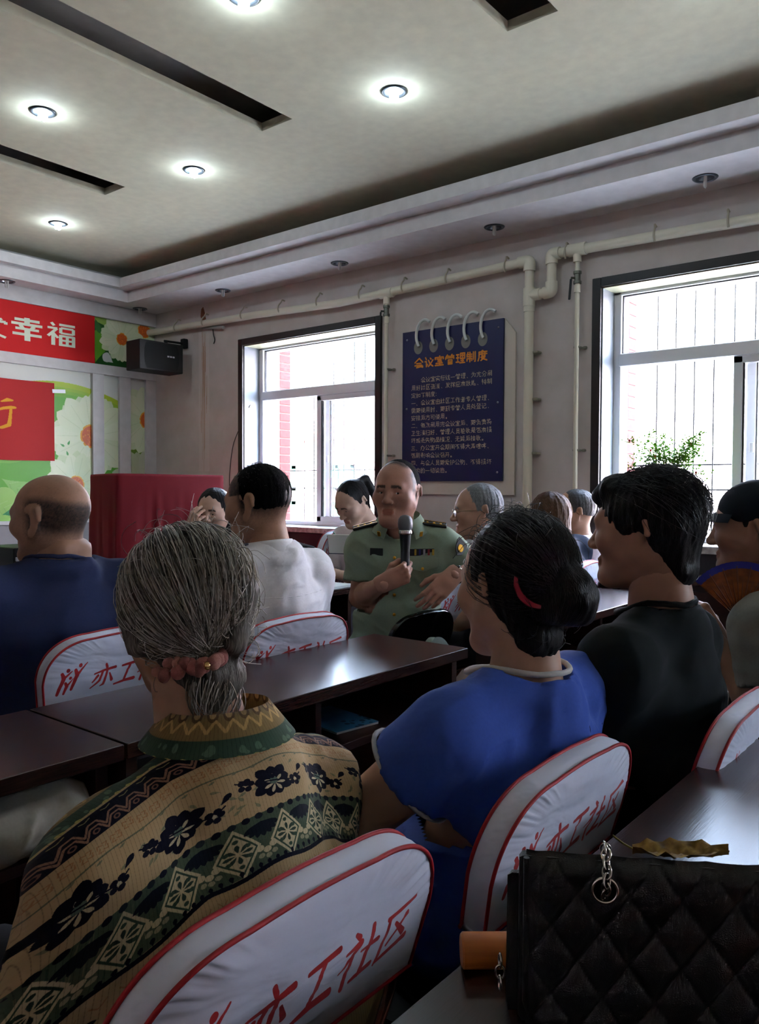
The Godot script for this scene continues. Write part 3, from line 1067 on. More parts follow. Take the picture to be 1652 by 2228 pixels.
	var w3 := obj("conduit_end", MB.new().tube(pts([Vector3(WX - 0.02, 2.48, -5.06), Vector3(WX - 0.03, 2.445, -4.80)]), 0.014, 10), mat(Color(0.62, 0.62, 0.6), 0.5))
	tag(w3, "short grey conduit end below the heating pipe near the loudspeaker", "conduit")

func build_board() -> void:
	var t := thing("notice_board", "dark blue notice board with yellow title, white text and five white ring bindings", "notice board", Vector3(WX, 0, 0))
	var za := -3.075
	var zb := -2.347
	# pale backing board with a clipped corner
	var bp := PackedVector2Array([Vector2(-0.0, 0.0), Vector2(0.80, 0.0), Vector2(0.80, 0.93), Vector2(0.73, 1.015), Vector2(0.0, 1.0)])
	obj("backing", MB.new().prism(bp, 0.012, Transform3D(Basis(Vector3(0, 0, 1), Vector3.UP, Vector3(-1, 0, 0)), Vector3(-0.002, 1.183, za)), 0.002), mat(Color(0.80, 0.76, 0.70), 0.5), t)
	# blue face with five holes along the top
	var face := CSGCombiner3D.new()
	var fm := mat(Color.WHITE, 0.42)
	fm.albedo_texture = paint_notice()
	var m := MB.new()
	var x := -0.0262
	var h0 := 1.266
	var h1 := 2.20
	m.quad(Vector3(x, h0, za), Vector3(x, h0, zb), Vector3(x, h1, zb), Vector3(x, h1, za), Vector2(0, 1), Vector2(1, 1), Vector2(1, 0), Vector2(0, 0))
	face.free()
	var body := MB.new().bx(Vector3(-0.026, h0, za), Vector3(-0.012, h1, zb), 0.0015)
	var f := obj("face_board", body, mat(Color(0.05, 0.075, 0.26), 0.42), t)
	obj("printed_text", m, fm, f)
	var sc := MB.new()
	for p in [Vector2(h0 + 0.05, za + 0.035), Vector2(h0 + 0.05, zb - 0.035), Vector2(h1 - 0.05, za + 0.035), Vector2(h1 - 0.05, zb - 0.035), Vector2(1.72, za + 0.035), Vector2(1.72, zb - 0.035)]:
		sc.lathe(PackedVector2Array([Vector2(0.007, 0.0), Vector2(0.006, 0.003), Vector2(0, 0.004)]), 10, Transform3D(Basis(Vector3(0, -1, 0), Vector3(-1, 0, 0), Vector3(0, 0, -1)), Vector3(-0.0265, p.x, p.y)), true)
	obj("screw", sc, mat(Color(0.55, 0.55, 0.6), 0.3, 0.6), t)
	for k in 5:
		var zc := za + 0.122 + k * 0.1165
		var yy := 2.105 + k * 0.0
		obj("ring_hole", MB.new().lathe(PackedVector2Array([Vector2(0.0, 0.0), Vector2(0.033, 0.0)]), 20, Transform3D(Basis(Vector3(0, -1.25, 0), Vector3(-1, 0, 0), Vector3(0, 0, -1)), Vector3(-0.0268, yy - 0.01, zc))), mat(Color(0.50, 0.49, 0.46), 0.6), t)
		var rp := []
		for q in 15:
			var an := lerpf(-2.35, 0.62, q / 14.0)
			rp.append(Vector3(-0.036 - 0.003 * sin(q * 0.2), 2.165 + cos(an) * 0.093, zc + 0.055 + sin(an) * 0.062))
		obj("binding_ring", MB.new().tube(pts(rp), 0.0095, 8), mat(Color(0.82, 0.84, 0.82), 0.35), t)
# ---------------------------------------------------------------- prints: lettering, mural, cloth patterns
# strokes on a grid of ten by ten (each pair of digits a point, y down); «x:abcd» places another sign's strokes in the box a,b..c,d
const SIGNS := {
	"讠": "2052 04545997", "亻": "6005 4349", "土": "1383 5058 0898", "王": "1181 1484 0898 5158", "口": "1118 119198 1898", "日": "2029 208089 2484 2989",
	"宀": "5053 09049499", "寸": "0393 7079 7959 2546", "攵": "3005 2383 7309 3599", "扌": "0272 4049 4929 0675", "氵": "1031 0434 0927", "刂": "2027 8089 8969",
	"女": "402689 836609 0393", "子": "1181 815355 5359 5939 0595", "贝": "2027 208087 5256 5609 6799", "月": "202609 208089 2383 2686", "⺮": "2008 1444 3469 7058 6494 8499",
	"里": "1015 109095 1595 1292 5059 2777 0999", "纟": "400464 641897", "充": "5051 0292 432474 353709 65699998", "禾": "7021 0494 5159 5408 5498", "礻": "4052 138309 5459 6587",
	"次": "1022 0927 5034 4293 6359 6399", "原": "1191 111709 3373 3336 7376 3676 5659 3848 7789", "军": "03019193 2373 432575 0797 5459", "交": "5051 0292 3315 6385 7609 2699",
	"厶": "401898 7599", "匕": "8315 101999 9997", "牛": "2004 1383 5059 0595", "寺": "1272 5054 0494 0696 6569 6949 2748", "至": "0191 511585 1777 5359 0999", "马": "1171 7165 3135 3585 8589 8969 0767",
	"忄": "4049 1216 6284", "其": "0191 2026 7076 2373 2575 0797 2709 7799", "宣": "宀:0093 1383 日:2487 0999", "华": "3005 2246 5045 9154 0696 5559", "景": "日:2083 5354 0494 口:2567 5659",
	"彡": "9105 9507 9909", "向": "5032 1219 129299 口:3577",
	"会": "5004 5094 2575 0787 472998 6899", "议": "讠:0039 6172 936749 436799", "室": "宀:0093 2373 533575 6476 1787 5359 0999", "管": "⺮:0093 04039394 3539 357577 3777 387879 3979",
	"理": "王:0039 里:4099", "制": "1003 0252 0454 3039 0608 0656 5658 刂:6099", "度": "4050 1191 111609 2393 4145 7175 4575 367639 4799", "实": "宀:0093 2435 1546 0696 535619 6799",
	"行": "3003 3206 3439 5191 4494 7479 7959", "统": "纟:0039 充:4099", "一": "0595", "，": "2839", "、": "1829", "。": "1737391917", "：": "1314 1718",
	"为": "0393 938868 504509 2032 5566", "分": "4004 5094 2575 757949 4519", "利": "禾:0069 刂:6099", "用": "202609 208089 2383 2686 5059", "好": "女:0049 子:4099", "社": "礻:0039 土:4099",
	"区": "9010 1019 1999 3277 7238", "资": "次:0095 贝:1599", "源": "氵:0029 原:3099", "发": "202393 503509 457539 4699 7082", "挥": "扌:0039 军:4099", "应": "5051 1191 111709 3437 5457 8377 2999",
	"有": "0292 501609 4349 438389 4585 4787", "效": "交:0049 攵:5099", "能": "厶:0043 月:0449 匕:5044 匕:5599", "特": "牛:0039 寺:4099", "定": "宀:0093 2474 5458 5686 2609 2799",
	"如": "女:0049 口:5298", "下": "0191 5159 5577", "由": "1219 129299 1999 1595 5059", "工": "1181 5158 0898", "作": "亻:0039 5034 4292 6269 6595 6898", "者": "2171 4044 0494 8119 3539 357579 3777 3979",
	"专": "2181 0393 503586 8659 3768", "人": "504509 4599", "需": "1080 03029293 5054 2333 6383 0595 5547 1719 179799 3739 6769", "要": "0191 1214 129294 1494 4144 6164 0696 442789 8509",
	"使": "亻:0039 4191 4346 4393 9396 4696 616749 4799", "时": "日:0139 寸:4099", "到": "至:0059 刂:6099", "员": "口:2083 贝:1499", "处": "3005 2152 5209 1599 7078 7396",
	"登": "1040 4004 6094 8062 3373 2527 257577 2777 3839 7869 0999", "记": "讠:0039 4181 8184 4484 444999 9997", "安": "宀:0093 女:0399", "排": "扌:0039 5059 7079 4252 4555 4858 7292 7595 7898",
	"后": "8021 203609 2393 口:3598", "方": "5051 0292 4309 4484 848959", "可": "0191 口:1357 8189 8969", "二": "2282 0898", "每": "3003 1282 3328 338389 0595 4354 4657 2888",
	"完": "宀:0093 3373 0595 3709 656999 9998", "负": "3004 2161 6144 贝:1499", "责": "1171 2272 0393 5053 贝:1499", "将": "2029 0113 0726 5023 4171 7134 寸:3499", "卫": "1171 7175 7555 4149 0999",
	"生": "2004 2282 5059 2585 0999", "清": "氵:0029 4191 4393 3595 6065 月:4699", "扫": "扌:0039 419199 4595 4999", "验": "马:0049 6044 6094 5373 5557 7577 9567 4999", "收": "1017 1737 3039 攵:4099",
	"是": "2024 208084 2282 2484 0595 5559 5787 3609 2699", "否": "0191 5104 5155 6284 口:2599", "损": "扌:0039 口:5082 贝:4499", "坏": "土:0038 4191 7145 7179 7395", "或": "0292 口:1346 0848 516699 9698 8459 7081",
	"丢": "7021 2383 5155 0595 452888 6899", "失": "2004 2282 0595 504509 5599", "物": "牛:0039 5024 4292 929979 6247 7248", "品": "口:2083 口:0449 口:5499", "情": "忄:0029 4191 4393 3595 6065 月:4699",
	"况": "1022 0927 口:4095 5549 757999 9998", "无": "1181 0494 505509 565999 9998", "疑": "匕:0043 0545 2509 2538 5080 8062 4393 6369 6696 5609 5799", "接": "扌:0039 6061 4292 5253 8273 3494 女:4599",
	"三": "1282 2575 0898", "办": "1272 727949 4009 0426 8496", "公": "3004 6094 441888 6699", "开": "1181 0595 313509 7179", "期": "其:0059 月:6099", "间": "1021 1219 3191 9199 日:3377",
	"不": "0191 6105 5159 5388", "得": "2002 3205 2429 日:4084 3595 3797 7679 4758", "大": "0393 505409 5499", "声": "1181 5053 2373 3585 8588 3788 3509 6567", "喧": "口:0247 宣:4099", "哗": "口:0247 华:4099",
	"则": "贝:0059 刂:6099", "影": "景:0069 彡:7099", "响": "口:0247 向:4099", "召": "1181 818464 4105 口:2599", "四": "1118 119198 1797 4135 616585", "与": "302585 3282 858969 0666",
	"爱": "7011 1223 4243 8263 03049394 2676 4409 377749 4799", "护": "扌:0039 6071 5292 9295 5595 525749", "内": "1219 129299 504527 5577", "的": "2011 日:0249 6044 5292 929969 6576",
	"切": "0444 2028 2847 5191 919969 7159", "设": "讠:0039 515434 5181 818494 4686 8639 4799", "施": "方:0049 6043 5292 4494 9497 7278 4549 4999 9998",
	"幸": "1282 5053 0393 2336 7366 1585 0797 5359 2565", "福": "2031 043409 3439 3546 4191 口:5295 4599 459599 4999 4797 7579",
}

func ink(p: Pic, ch: String, box: Rect2, wd: float, col: Color, flat := false) -> void:
	if not SIGNS.has(ch):
		return
	for tok in (SIGNS[ch] as String).split(" "):
		if ":" in tok:
			var part := tok.split(":")
			var b := part[1]
			var lo := Vector2(int(b[0]), int(b[1])) / 9.0
			var hi := Vector2(int(b[2]), int(b[3])) / 9.0
			ink(p, part[0], Rect2(box.position + lo * box.size, (hi - lo) * box.size), wd, col, flat)
		else:
			var q := PackedVector2Array()
			for i in range(0, tok.length(), 2):
				q.append(box.position + Vector2(int(tok[i]), int(tok[i + 1])) / 9.0 * box.size)
			p.stroke(q, wd, col, flat)

func bold_glyph(p: Pic, ch: String, at: Vector2, w: float, h: float, c: Color) -> void:
	if ch == "福":
		var o := at - Vector2(w, h) * 0.5
		var s := Vector2(w, h)
		for q in [[0.14, 0.0, 0.24, 0.13, 0.1], [0.0, 0.24, 0.36, 0.24, 0.1], [0.34, 0.24, 0.02, 0.62, 0.1], [0.2, 0.44, 0.2, 1.0, 0.12], [0.24, 0.5, 0.38, 0.66, 0.09],
			[0.42, 0.055, 1.0, 0.055, 0.11], [0.48, 0.19, 0.48, 0.44, 0.1], [0.94, 0.19, 0.94, 0.44, 0.1], [0.48, 0.2, 0.94, 0.2, 0.09], [0.48, 0.43, 0.94, 0.43, 0.09],
			[0.47, 0.53, 0.47, 1.0, 0.11], [0.95, 0.53, 0.95, 1.0, 0.11], [0.42, 0.55, 1.0, 0.55, 0.1], [0.47, 0.75, 0.95, 0.75, 0.09], [0.47, 0.95, 0.95, 0.95, 0.1], [0.71, 0.55, 0.71, 0.95, 0.1]]:
			p.stroke(PackedVector2Array([o + Vector2(q[0], q[1]) * s, o + Vector2(q[2], q[3]) * s]), q[4] * h, c, true)
	elif ch == "幸":
		var o := at - Vector2(w, h) * 0.5
		var s := Vector2(w, h)
		for q in [[0.10, 0.11, 0.9, 0.11, 0.115], [0.5, 0.0, 0.5, 0.3, 0.16], [0.0, 0.29, 1.0, 0.29, 0.115], [0.28, 0.34, 0.38, 0.5, 0.12], [0.72, 0.34, 0.62, 0.5, 0.12],
			[0.12, 0.5, 0.88, 0.5, 0.11], [0.03, 0.73, 0.97, 0.73, 0.115], [0.5, 0.5, 0.5, 1.0, 0.17]]:
			p.stroke(PackedVector2Array([o + Vector2(q[0], q[1]) * s, o + Vector2(q[2], q[3]) * s]), q[4] * h, c, true)
	else:
		ink(p, ch, Rect2(at - Vector2(w, h) * 0.5, Vector2(w, h)), h * 0.1, c, true)

func brush(p: Pic, a: Array, wd: Array, sc: float, col: Color) -> void:
	var q := PackedVector2Array()
	var ws := []
	for i in a.size():
		q.append(a[i] * sc)
		ws.append(wd[i] * sc)
	p.stroke(q, ws, col)

func paint_notice() -> Texture2D:
	var p := Pic.new(1024, 1310, Color(0.045, 0.07, 0.30))
	var x := 130.0
	for ch in "会议室管理制度":
		ink(p, ch, Rect2(x + 6, 242, 84, 78), 13.0, Color(0.85, 0.52, 0.08))
		x += 108.0
	var lines := ["　　会议室实行统一管理，为充分利", "用好社区资源，发挥应有效能，特制", "定如下制度：", "一、会议室由社区工作者专人管理，", "需要使用时，要到专管人员处登记，", "安排后方可使用。", "二、每次利用完会议室后，要负责将",
		"卫生清扫好，管理人员验收是否有损", "坏或丢失物品情况，无疑后接收。", "三、办公室开会期间不得大声喧哗，", "否则影响会议召开。", "四、与会人员要爱护公物，不得损坏", "室内的一切设施。"]
	for i in lines.size():
		x = 97.0
		for ch in lines[i]:
			ink(p, ch, Rect2(x + 4, 409 + i * 65.5, 42, 42), 4.2, Color(0.74, 0.67, 0.55))
			x += 51.6
	return p.tex()

func slant(a: Array, at: Vector2, s: Vector2) -> PackedVector2Array:
	var q := PackedVector2Array()
	for e in a:
		var v: Vector2 = e
		q.append(at + Vector2(v.x * s.x + (0.5 - v.y) * s.y * 0.22, v.y * s.y))
	return q

func paint_cover() -> Texture2D:
	var p := Pic.new(1472, 640, Color(0.80, 0.83, 0.90))
	var red := Color(0.70, 0.05, 0.10)
	# 3200 px per metre; x from -0.23, y down from 0.2
	var lo := Vector2(150, 235)
	var sz := Vector2(205, 235)
	for f in [[[0.0, 0.28], [0.13, 0.44], [0.07, 1.0], [0.13, 0.44], [0.40, 0.22], [0.22, 0.18]], [[0.55, 0.2], [0.68, 0.38], [0.62, 0.88], [0.68, 0.38], [1.0, 0.0], [0.72, 0.06]], [[0.27, 0.62], [0.38, 0.74], [0.34, 1.0], [0.38, 0.74], [0.55, 0.5], [0.42, 0.46]]]:
		var k := 0.8 if f[0][0] == 0.27 else 1.0
		p.stroke(slant([Vector2(f[0][0], f[0][1]), Vector2(f[1][0], f[1][1]), Vector2(f[2][0], f[2][1])], lo, sz), [28.0 * k, 38.0 * k, 26.0 * k], red)
		p.stroke(slant([Vector2(f[3][0], f[3][1]), Vector2(f[4][0], f[4][1])], lo, sz), [26.0 * k, 9.0 * k], red)
		p.disc(slant([Vector2(f[5][0], f[5][1])], lo, sz)[0], 17.0 * k, red)
	var s := Vector2(190, 188)
	var o := Vector2(455, 280)
	for st in [[[Vector2(0.48, 0), Vector2(0.56, 0.14)], [20, 26]], [[Vector2(0, 0.36), Vector2(0.5, 0.26), Vector2(1.0, 0.2)], [14, 20, 26]], [[Vector2(0.4, 0.3), Vector2(0.33, 0.68), Vector2(0.02, 1.0)], [20, 24, 14]], [[Vector2(0.62, 0.26), Vector2(0.6, 0.9), Vector2(0.48, 0.97)], [22, 26, 12]], [[Vector2(0.2, 0.46), Vector2(-0.02, 0.72)], [22, 12]], [[Vector2(0.78, 0.44), Vector2(0.98, 0.76)], [14, 30]]]:
		p.stroke(slant(st[0], o, s), st[1], red)
	o = Vector2(685, 292)
	for st in [[[Vector2(0.15, 0.14), Vector2(0.9, 0.04)], [18, 26]], [[Vector2(0.55, 0.1), Vector2(0.46, 0.86)], [24, 24]], [[Vector2(0, 0.97), Vector2(0.5, 0.88), Vector2(1.0, 0.86)], [16, 26, 32]]]:
		p.stroke(slant(st[0], o, s), st[1], red)
	o = Vector2(905, 292)
	for st in [[[Vector2(0.22, 0), Vector2(0.36, 0.1)], [16, 24]], [[Vector2(0.05, 0.28), Vector2(0.44, 0.2), Vector2(0.0, 0.62)], [14, 22, 12]], [[Vector2(0.28, 0.42), Vector2(0.24, 1.0)], [20, 24]], [[Vector2(0.55, 0.42), Vector2(0.98, 0.36)], [14, 22]], [[Vector2(0.77, 0.04), Vector2(0.72, 0.9)], [22, 24]], [[Vector2(0.46, 0.97), Vector2(1.02, 0.88)], [14, 26]]]:
		p.stroke(slant(st[0], o, s), st[1], red)
	o = Vector2(1125, 297)
	for st in [[[Vector2(0.1, 0.12), Vector2(1.0, 0.0)], [18, 20]], [[Vector2(0.16, 0.12), Vector2(0.1, 0.8), Vector2(0.03, 0.97)], [20, 22, 10]], [[Vector2(0.08, 0.93), Vector2(0.6, 0.84), Vector2(1.02, 0.82)], [14, 22, 28]], [[Vector2(0.78, 0.24), Vector2(0.3, 0.7)], [20, 12]], [[Vector2(0.4, 0.3), Vector2(0.84, 0.66)], [16, 30]]]:
		p.stroke(slant(st[0], o, s), st[1], red)
	return p.tex()

func soft_disc(im: Image, at: Vector2, r: Vector2, col: Color, edge := 0.3, turn := 0.0) -> void:
	var m := maxf(r.x, r.y)
	for y in range(maxi(0, int(at.y - m)), mini(im.get_height(), int(at.y + m) + 1)):
		for x in range(maxi(0, int(at.x - m)), mini(im.get_width(), int(at.x + m) + 1)):
			var q := (Vector2(x, y) - at).rotated(-turn) / r
			var d := q.length()
			if d < 1.0:
				var a := smoothstep(1.0, 1.0 - edge, d) * col.a
				im.set_pixel(x, y, im.get_pixel(x, y).lerp(Color(col.r, col.g, col.b), a))

func petal(p: Pic, ctr: Vector2, an: float, ln: float, wd: float, col: Color) -> void:
	var q := PackedVector2Array()
	var d := Vector2(cos(an), sin(an))
	var s := Vector2(-d.y, d.x)
	for i in 17:
		var t := i / 16.0
		q.append(ctr + d * ln * t + s * wd * pow(sin(PI * pow(t, 1.7)), 0.75) * 0.5)
	for i in range(15, 0, -1):
		var t := i / 16.0
		q.append(ctr + d * ln * t - s * wd * pow(sin(PI * pow(t, 1.7)), 0.75) * 0.5)
	p.poly(q, col)

func daisy(p: Pic, ctr: Vector2, r: float, n: int, seed_: int, tone: Color, a0 := 0.0, sweep := TAU) -> void:
	var rng := RandomNumberGenerator.new()
	rng.seed = seed_
	for layer in 2:
		for k in n:
			var an := a0 + sweep * (k + layer * 0.5) / n + rng.randf_range(-0.06, 0.06)
			var c := tone.lerp(Color(0.62, 0.76, 0.45), rng.randf_range(0.0, 0.22) + (0.14 if layer == 0 else 0.0))
			petal(p, ctr, an, r * rng.randf_range(0.86, 1.05), r * 0.42, c)
			# petal vein, printed
			var d := Vector2(cos(an), sin(an))
			p.stroke(PackedVector2Array([ctr + d * r * 0.3, ctr + d * r * 0.8]), 1.2, c.lerp(Color(0.6, 0.7, 0.45), 0.3))
	for k in 30:
		var an := rng.randf() * TAU
		p.disc(ctr + Vector2(cos(an), sin(an)) * r * 0.21, r * 0.05, Color(0.90, 0.62, 0.12))
	p.disc(ctr, r * 0.22, Color(0.83, 0.38, 0.10))
	for k in 40:
		var an := rng.randf() * TAU
		p.disc(ctr + Vector2(cos(an), sin(an)) * r * 0.19 * sqrt(rng.randf()), r * 0.02, Color(0.72, 0.30, 0.08).lerp(Color(0.93, 0.55, 0.15), rng.randf()))

# covers x 1.2 .. 4.05 m, y 0.97 .. 2.56 m
func paint_mural() -> Texture2D:
	var W := 1024
	var Hh := 571
	var s := W / 2.85
	var p := Pic.new(W, Hh, Color(0.83, 0.84, 0.80))
	var at := func(x: float, y: float) -> Vector2: return Vector2((x - 1.2) * s, (2.56 - y) * s)
	# main field: pale sky, arc of yellow green, leaves
	var arc := PackedVector2Array()
	for k in 31:
		var t := k / 30.0
		arc.append(at.call(lerpf(2.2, 4.0, t), 1.62 + 0.40 * sin(PI * pow(t, 0.9) * 0.86)))
	arc.append(at.call(4.05, 0.97))
	arc.append(at.call(1.2, 0.97))
	arc.append(at.call(1.2, 1.5))
	p.poly(arc, Color(0.66, 0.76, 0.06))
	for k in 5:
		var inner := PackedVector2Array()
		for q in arc:
			inner.append(q + Vector2(0, 5 + k * 9))
		p.poly(inner, Color(0.66, 0.76, 0.06).lerp(Color(0.33, 0.66, 0.10), k / 4.0))
	for lf in [[2.55, 1.38, 0.62, 0.28, -0.5, Color(0.42, 0.72, 0.18)], [2.75, 1.28, 0.6, 0.26, 0.55, Color(0.50, 0.74, 0.32)], [2.95, 1.20, 0.55, 0.22, 0.75, Color(0.16, 0.55, 0.28)], [2.5, 1.15, 0.5, 0.3, 0.3, Color(0.58, 0.78, 0.36)], [3.25, 1.05, 0.5, 0.2, 0.15, Color(0.13, 0.48, 0.14)], [2.75, 1.02, 0.36, 0.14, -0.2, Color(0.12, 0.50, 0.25)], [3.45, 1.0, 0.4, 0.25, 0.0, Color(0.12, 0.42, 0.12)], [3.75, 1.25, 0.5, 0.2, -1.2, Color(0.40, 0.55, 0.12)]]:
		petal(p, at.call(lf[0], lf[1]), lf[4], lf[2] * s * 0.8, lf[3] * s, lf[5])
		var d := Vector2(cos(lf[4]), sin(lf[4]))
		for k in 6:
			var b: Vector2 = at.call(lf[0], lf[1]) + d * lf[2] * s * 0.11 * (k + 1)
			p.stroke(PackedVector2Array([b, b + d.rotated(0.7) * lf[3] * s * 0.3]), 1.5, (lf[5] as Color).darkened(0.1))
			p.stroke(PackedVector2Array([b, b + d.rotated(-0.7) * lf[3] * s * 0.3]), 1.5, (lf[5] as Color).lightened(0.12))
	var cream := Color(0.88, 0.91, 0.78)
	daisy(p, at.call(3.92, 1.25), 0.30 * s, 11, 5, cream.darkened(0.12))
	daisy(p, at.call(3.98, 1.78), 0.30 * s, 12, 3, cream)
	daisy(p, at.call(3.46, 1.62), 0.36 * s, 13, 1, cream)
	daisy(p, at.call(3.33, 1.24), 0.27 * s, 12, 2, cream)
	for k in [[3.2, 1.55, 0.5], [3.25, 1.50, 1.2], [3.28, 1.58, 2.0]]:
		petal(p, at.call(k[0], k[1]), k[2], 14, 6, Color(0.25, 0.6, 0.25))
	# upper strip
	var up := PackedVector2Array([at.call(1.2, 2.56), at.call(4.05, 2.56), at.call(4.05, 2.15), at.call(1.2, 2.15)])
	p.poly(up, Color(0.10, 0.36, 0.09))
	p.poly(PackedVector2Array([at.call(3.4, 2.56), at.call(4.05, 2.56), at.call(4.05, 2.42), at.call(3.6, 2.5)]), Color(0.55, 0.70, 0.30))
	petal(p, at.call(3.5, 2.2), -1.3, 0.3 * s, 0.16 * s, Color(0.38, 0.66, 0.14))
	daisy(p, at.call(3.95, 2.52), 0.24 * s, 11, 8, cream.darkened(0.05))
	daisy(p, at.call(3.74, 2.42), 0.20 * s, 12, 7, cream)
	petal(p, at.call(3.66, 2.22), -2.6, 0.11 * s, 0.08 * s, Color(0.82, 0.84, 0.82))
	petal(p, at.call(3.5, 2.55), 1.2, 0.12 * s, 0.05 * s, Color(0.16, 0.45, 0.14))
	return p.tex()

# knitted cardigan print: 0.64 m wide, 0.64 m down from the collar, repeats sideways
func paint_cardigan() -> Texture2D:
	var N := 1024
	var s := N / 0.64
	var beige := Color(0.70, 0.60, 0.44)
	var navy := Color(0.075, 0.075, 0.13)
	var green := Color(0.22, 0.30, 0.24)
	var rust := Color(0.60, 0.40, 0.24)
	var cream := Color(0.76, 0.70, 0.55)
	var p := Pic.new(N, N, beige)
	var rng := RandomNumberGenerator.new()
	rng.seed = 77
	var Y := func(m: float) -> float: return m * s
	# collar: tan loops over green
	p.im.fill_rect(Rect2i(0, 0, N, int(Y.call(0.052))), Color(0.50, 0.42, 0.27))
	for k in 26:
		p.disc(Vector2(k * N / 26.0 + 10, Y.call(0.014)), 15, Color(0.36, 0.28, 0.18))
		p.disc(Vector2(k * N / 26.0 + 10, Y.call(0.014)), 9, Color(0.68, 0.56, 0.36))
		p.stroke(PackedVector2Array([Vector2(k * N / 26.0, Y.call(0.03)), Vector2(k * N / 26.0 + 18, Y.call(0.022)), Vector2(k * N / 26.0 + 36, Y.call(0.03))]), 5, Color(0.70, 0.58, 0.36))
	p.im.fill_rect(Rect2i(0, int(Y.call(0.036)), N, int(Y.call(0.02))), green)
	for k in 60:
		p.disc(Vector2(rng.randf() * N, Y.call(0.046) + rng.randf_range(-10, 12)), rng.randf_range(3, 8), Color(0.33, 0.42, 0.34))
	for k in 34:
		p.disc(Vector2(k * N / 34.0, Y.call(0.056)), 7, Color(0.66, 0.62, 0.36), 4.0, 0.3)
	# navy band with a zigzag of lace
	var y0: float = Y.call(0.06)
	p.im.fill_rect(Rect2i(0, int(y0), N, int(Y.call(0.044))), navy)
	for k in 22:
		var x := k * N / 22.0
		var w := N / 22.0
		for d in [0.0, 14.0]:
			p.stroke(PackedVector2Array([Vector2(x, y0 + 52 + d), Vector2(x + w * 0.3, y0 + 26 + d), Vector2(x + w * 0.7, y0 + 26 + d), Vector2(x + w, y0 + 52 + d)]), 5, Color(0.55, 0.42, 0.34))
		p.disc(Vector2(x + w * 0.5, y0 + 54), 8, Color(0.45, 0.33, 0.28))
		p.disc(Vector2(x + w * 0.5, y0 + 54), 4, navy)
		p.stroke(PackedVector2Array([Vector2(x + 4, y0 + 8), Vector2(x + 14, y0 + 12), Vector2(x + 26, y0 + 7)]), 3, Color(0.50, 0.48, 0.32))
	# beige band with faint rust scrolls
	for k in 34:
		var c := Vector2(k * N / 34.0 + 8, Y.call(0.122) + rng.randf_range(-9, 9))
		for q in 4:
			p.stroke(PackedVector2Array([c + Vector2.from_angle(q * 1.6) * 11, c + Vector2.from_angle(q * 1.6 + 0.8) * 14, c + Vector2.from_angle(q * 1.6 + 1.5) * 6]), 2.6, beige.lerp(rust, 0.6))
	# thin grey green running line
	for k in 64:
		var x := k * N / 64.0
		p.stroke(PackedVector2Array([Vector2(x, Y.call(0.142) + sin(k * 0.5) * 5), Vector2(x + 22, Y.call(0.142) + sin(k * 0.5 + 0.5) * 5)]), 4.5, Color(0.42, 0.42, 0.33))
		if k % 3 == 0:
			p.disc(Vector2(x, Y.call(0.146)), 7, Color(0.46, 0.46, 0.36), 3.0, -0.4)
	# navy flowers with green sprays
	for k in 5:
		var c := Vector2((k + 0.5) * N / 5.0, Y.call(0.192) + (6 if k % 2 else -6))
		for q in 14:
			var v := c + Vector2(rng.randf_range(-95, 95), rng.randf_range(-48, 52))
			petal(p, v, rng.randf() * TAU, 22, 8, beige.lerp(Color(0.34, 0.42, 0.32), 0.55))
		for q in 9:
			var an := TAU * q / 9.0 + k
			petal(p, c, an, 58 if q % 2 else 48, 30, navy)
		for q in 7:
			petal(p, c + Vector2(2, 8), TAU * q / 7.0 + k, 30, 9, cream)
		p.disc(c, 11, Color(0.35, 0.42, 0.36))
		p.disc(c + Vector2(0, -14), 7, navy)
		for sd in [-1, 1]:
			var b := c + Vector2(sd * 66, 18 * sd)
			p.stroke(PackedVector2Array([c, b, b + Vector2(sd * 22, -16)]), 4, navy)
			for q in 5:
				p.disc(b + Vector2.from_angle(q * 1.3) * 13, 8, navy)
			p.disc(b, 5, cream)
			petal(p, b + Vector2(sd * 14, -22), -0.8 * sd, 34, 16, navy)
	# dusky band of diamonds and dark leaf clusters
	y0 = Y.call(0.238)
	var y1: float = Y.call(0.335)
	p.im.fill_rect(Rect2i(0, int(y0), N, int(y1 - y0)), green.lerp(beige, 0.16))
	for k in 200:
		p.stroke(PackedVector2Array([Vector2(rng.randf() * N, y0 + rng.randf_range(0, 120)), Vector2(rng.randf() * N, y0 + rng.randf_range(0, 120))]).slice(0, 1) + PackedVector2Array([Vector2(0, 0)]) if false else PackedVector2Array([Vector2(k * 5.1, y0 + rng.randf_range(4, 110)), Vector2(k * 5.1 + rng.randf_range(-5, 5), y0 + rng.randf_range(20, 150))]), 2.2, green.lerp(beige, rng.randf_range(0.0, 0.4)))
	for k in 36:
		p.disc(Vector2(k * N / 36.0, y0 + 4), 9, navy if k % 2 else Color(0.14, 0.16, 0.18))
	for k in 9:
		var cx := (k + 0.5) * N / 9.0
		var c := Vector2(cx, (y0 + y1) * 0.5 + 8)
		var hw := 46.0
		var hgt := 74.0
		var dia := func(f: float) -> PackedVector2Array: return PackedVector2Array([c + Vector2(0, -hgt * f), c + Vector2(hw * f, 0), c + Vector2(0, hgt * f), c + Vector2(-hw * f, 0)])
		p.poly(dia.call(1.0), cream)
		p.poly(dia.call(0.84), green)
		p.poly(dia.call(0.74), cream)
		for q in 8:
			petal(p, c + Vector2.from_angle(q * TAU / 8.0) * 4, q * TAU / 8.0, 24, 9, green.lerp(navy, 0.2))
		p.disc(c, 6, cream)
		for q in [Vector2(0, -38), Vector2(0, 38), Vector2(20, -14), Vector2(-20, -14), Vector2(20, 16), Vector2(-20, 16)]:
			p.disc(c + q, 5.5, green)
		var e := Vector2(cx + N / 18.0, y0 + 36)
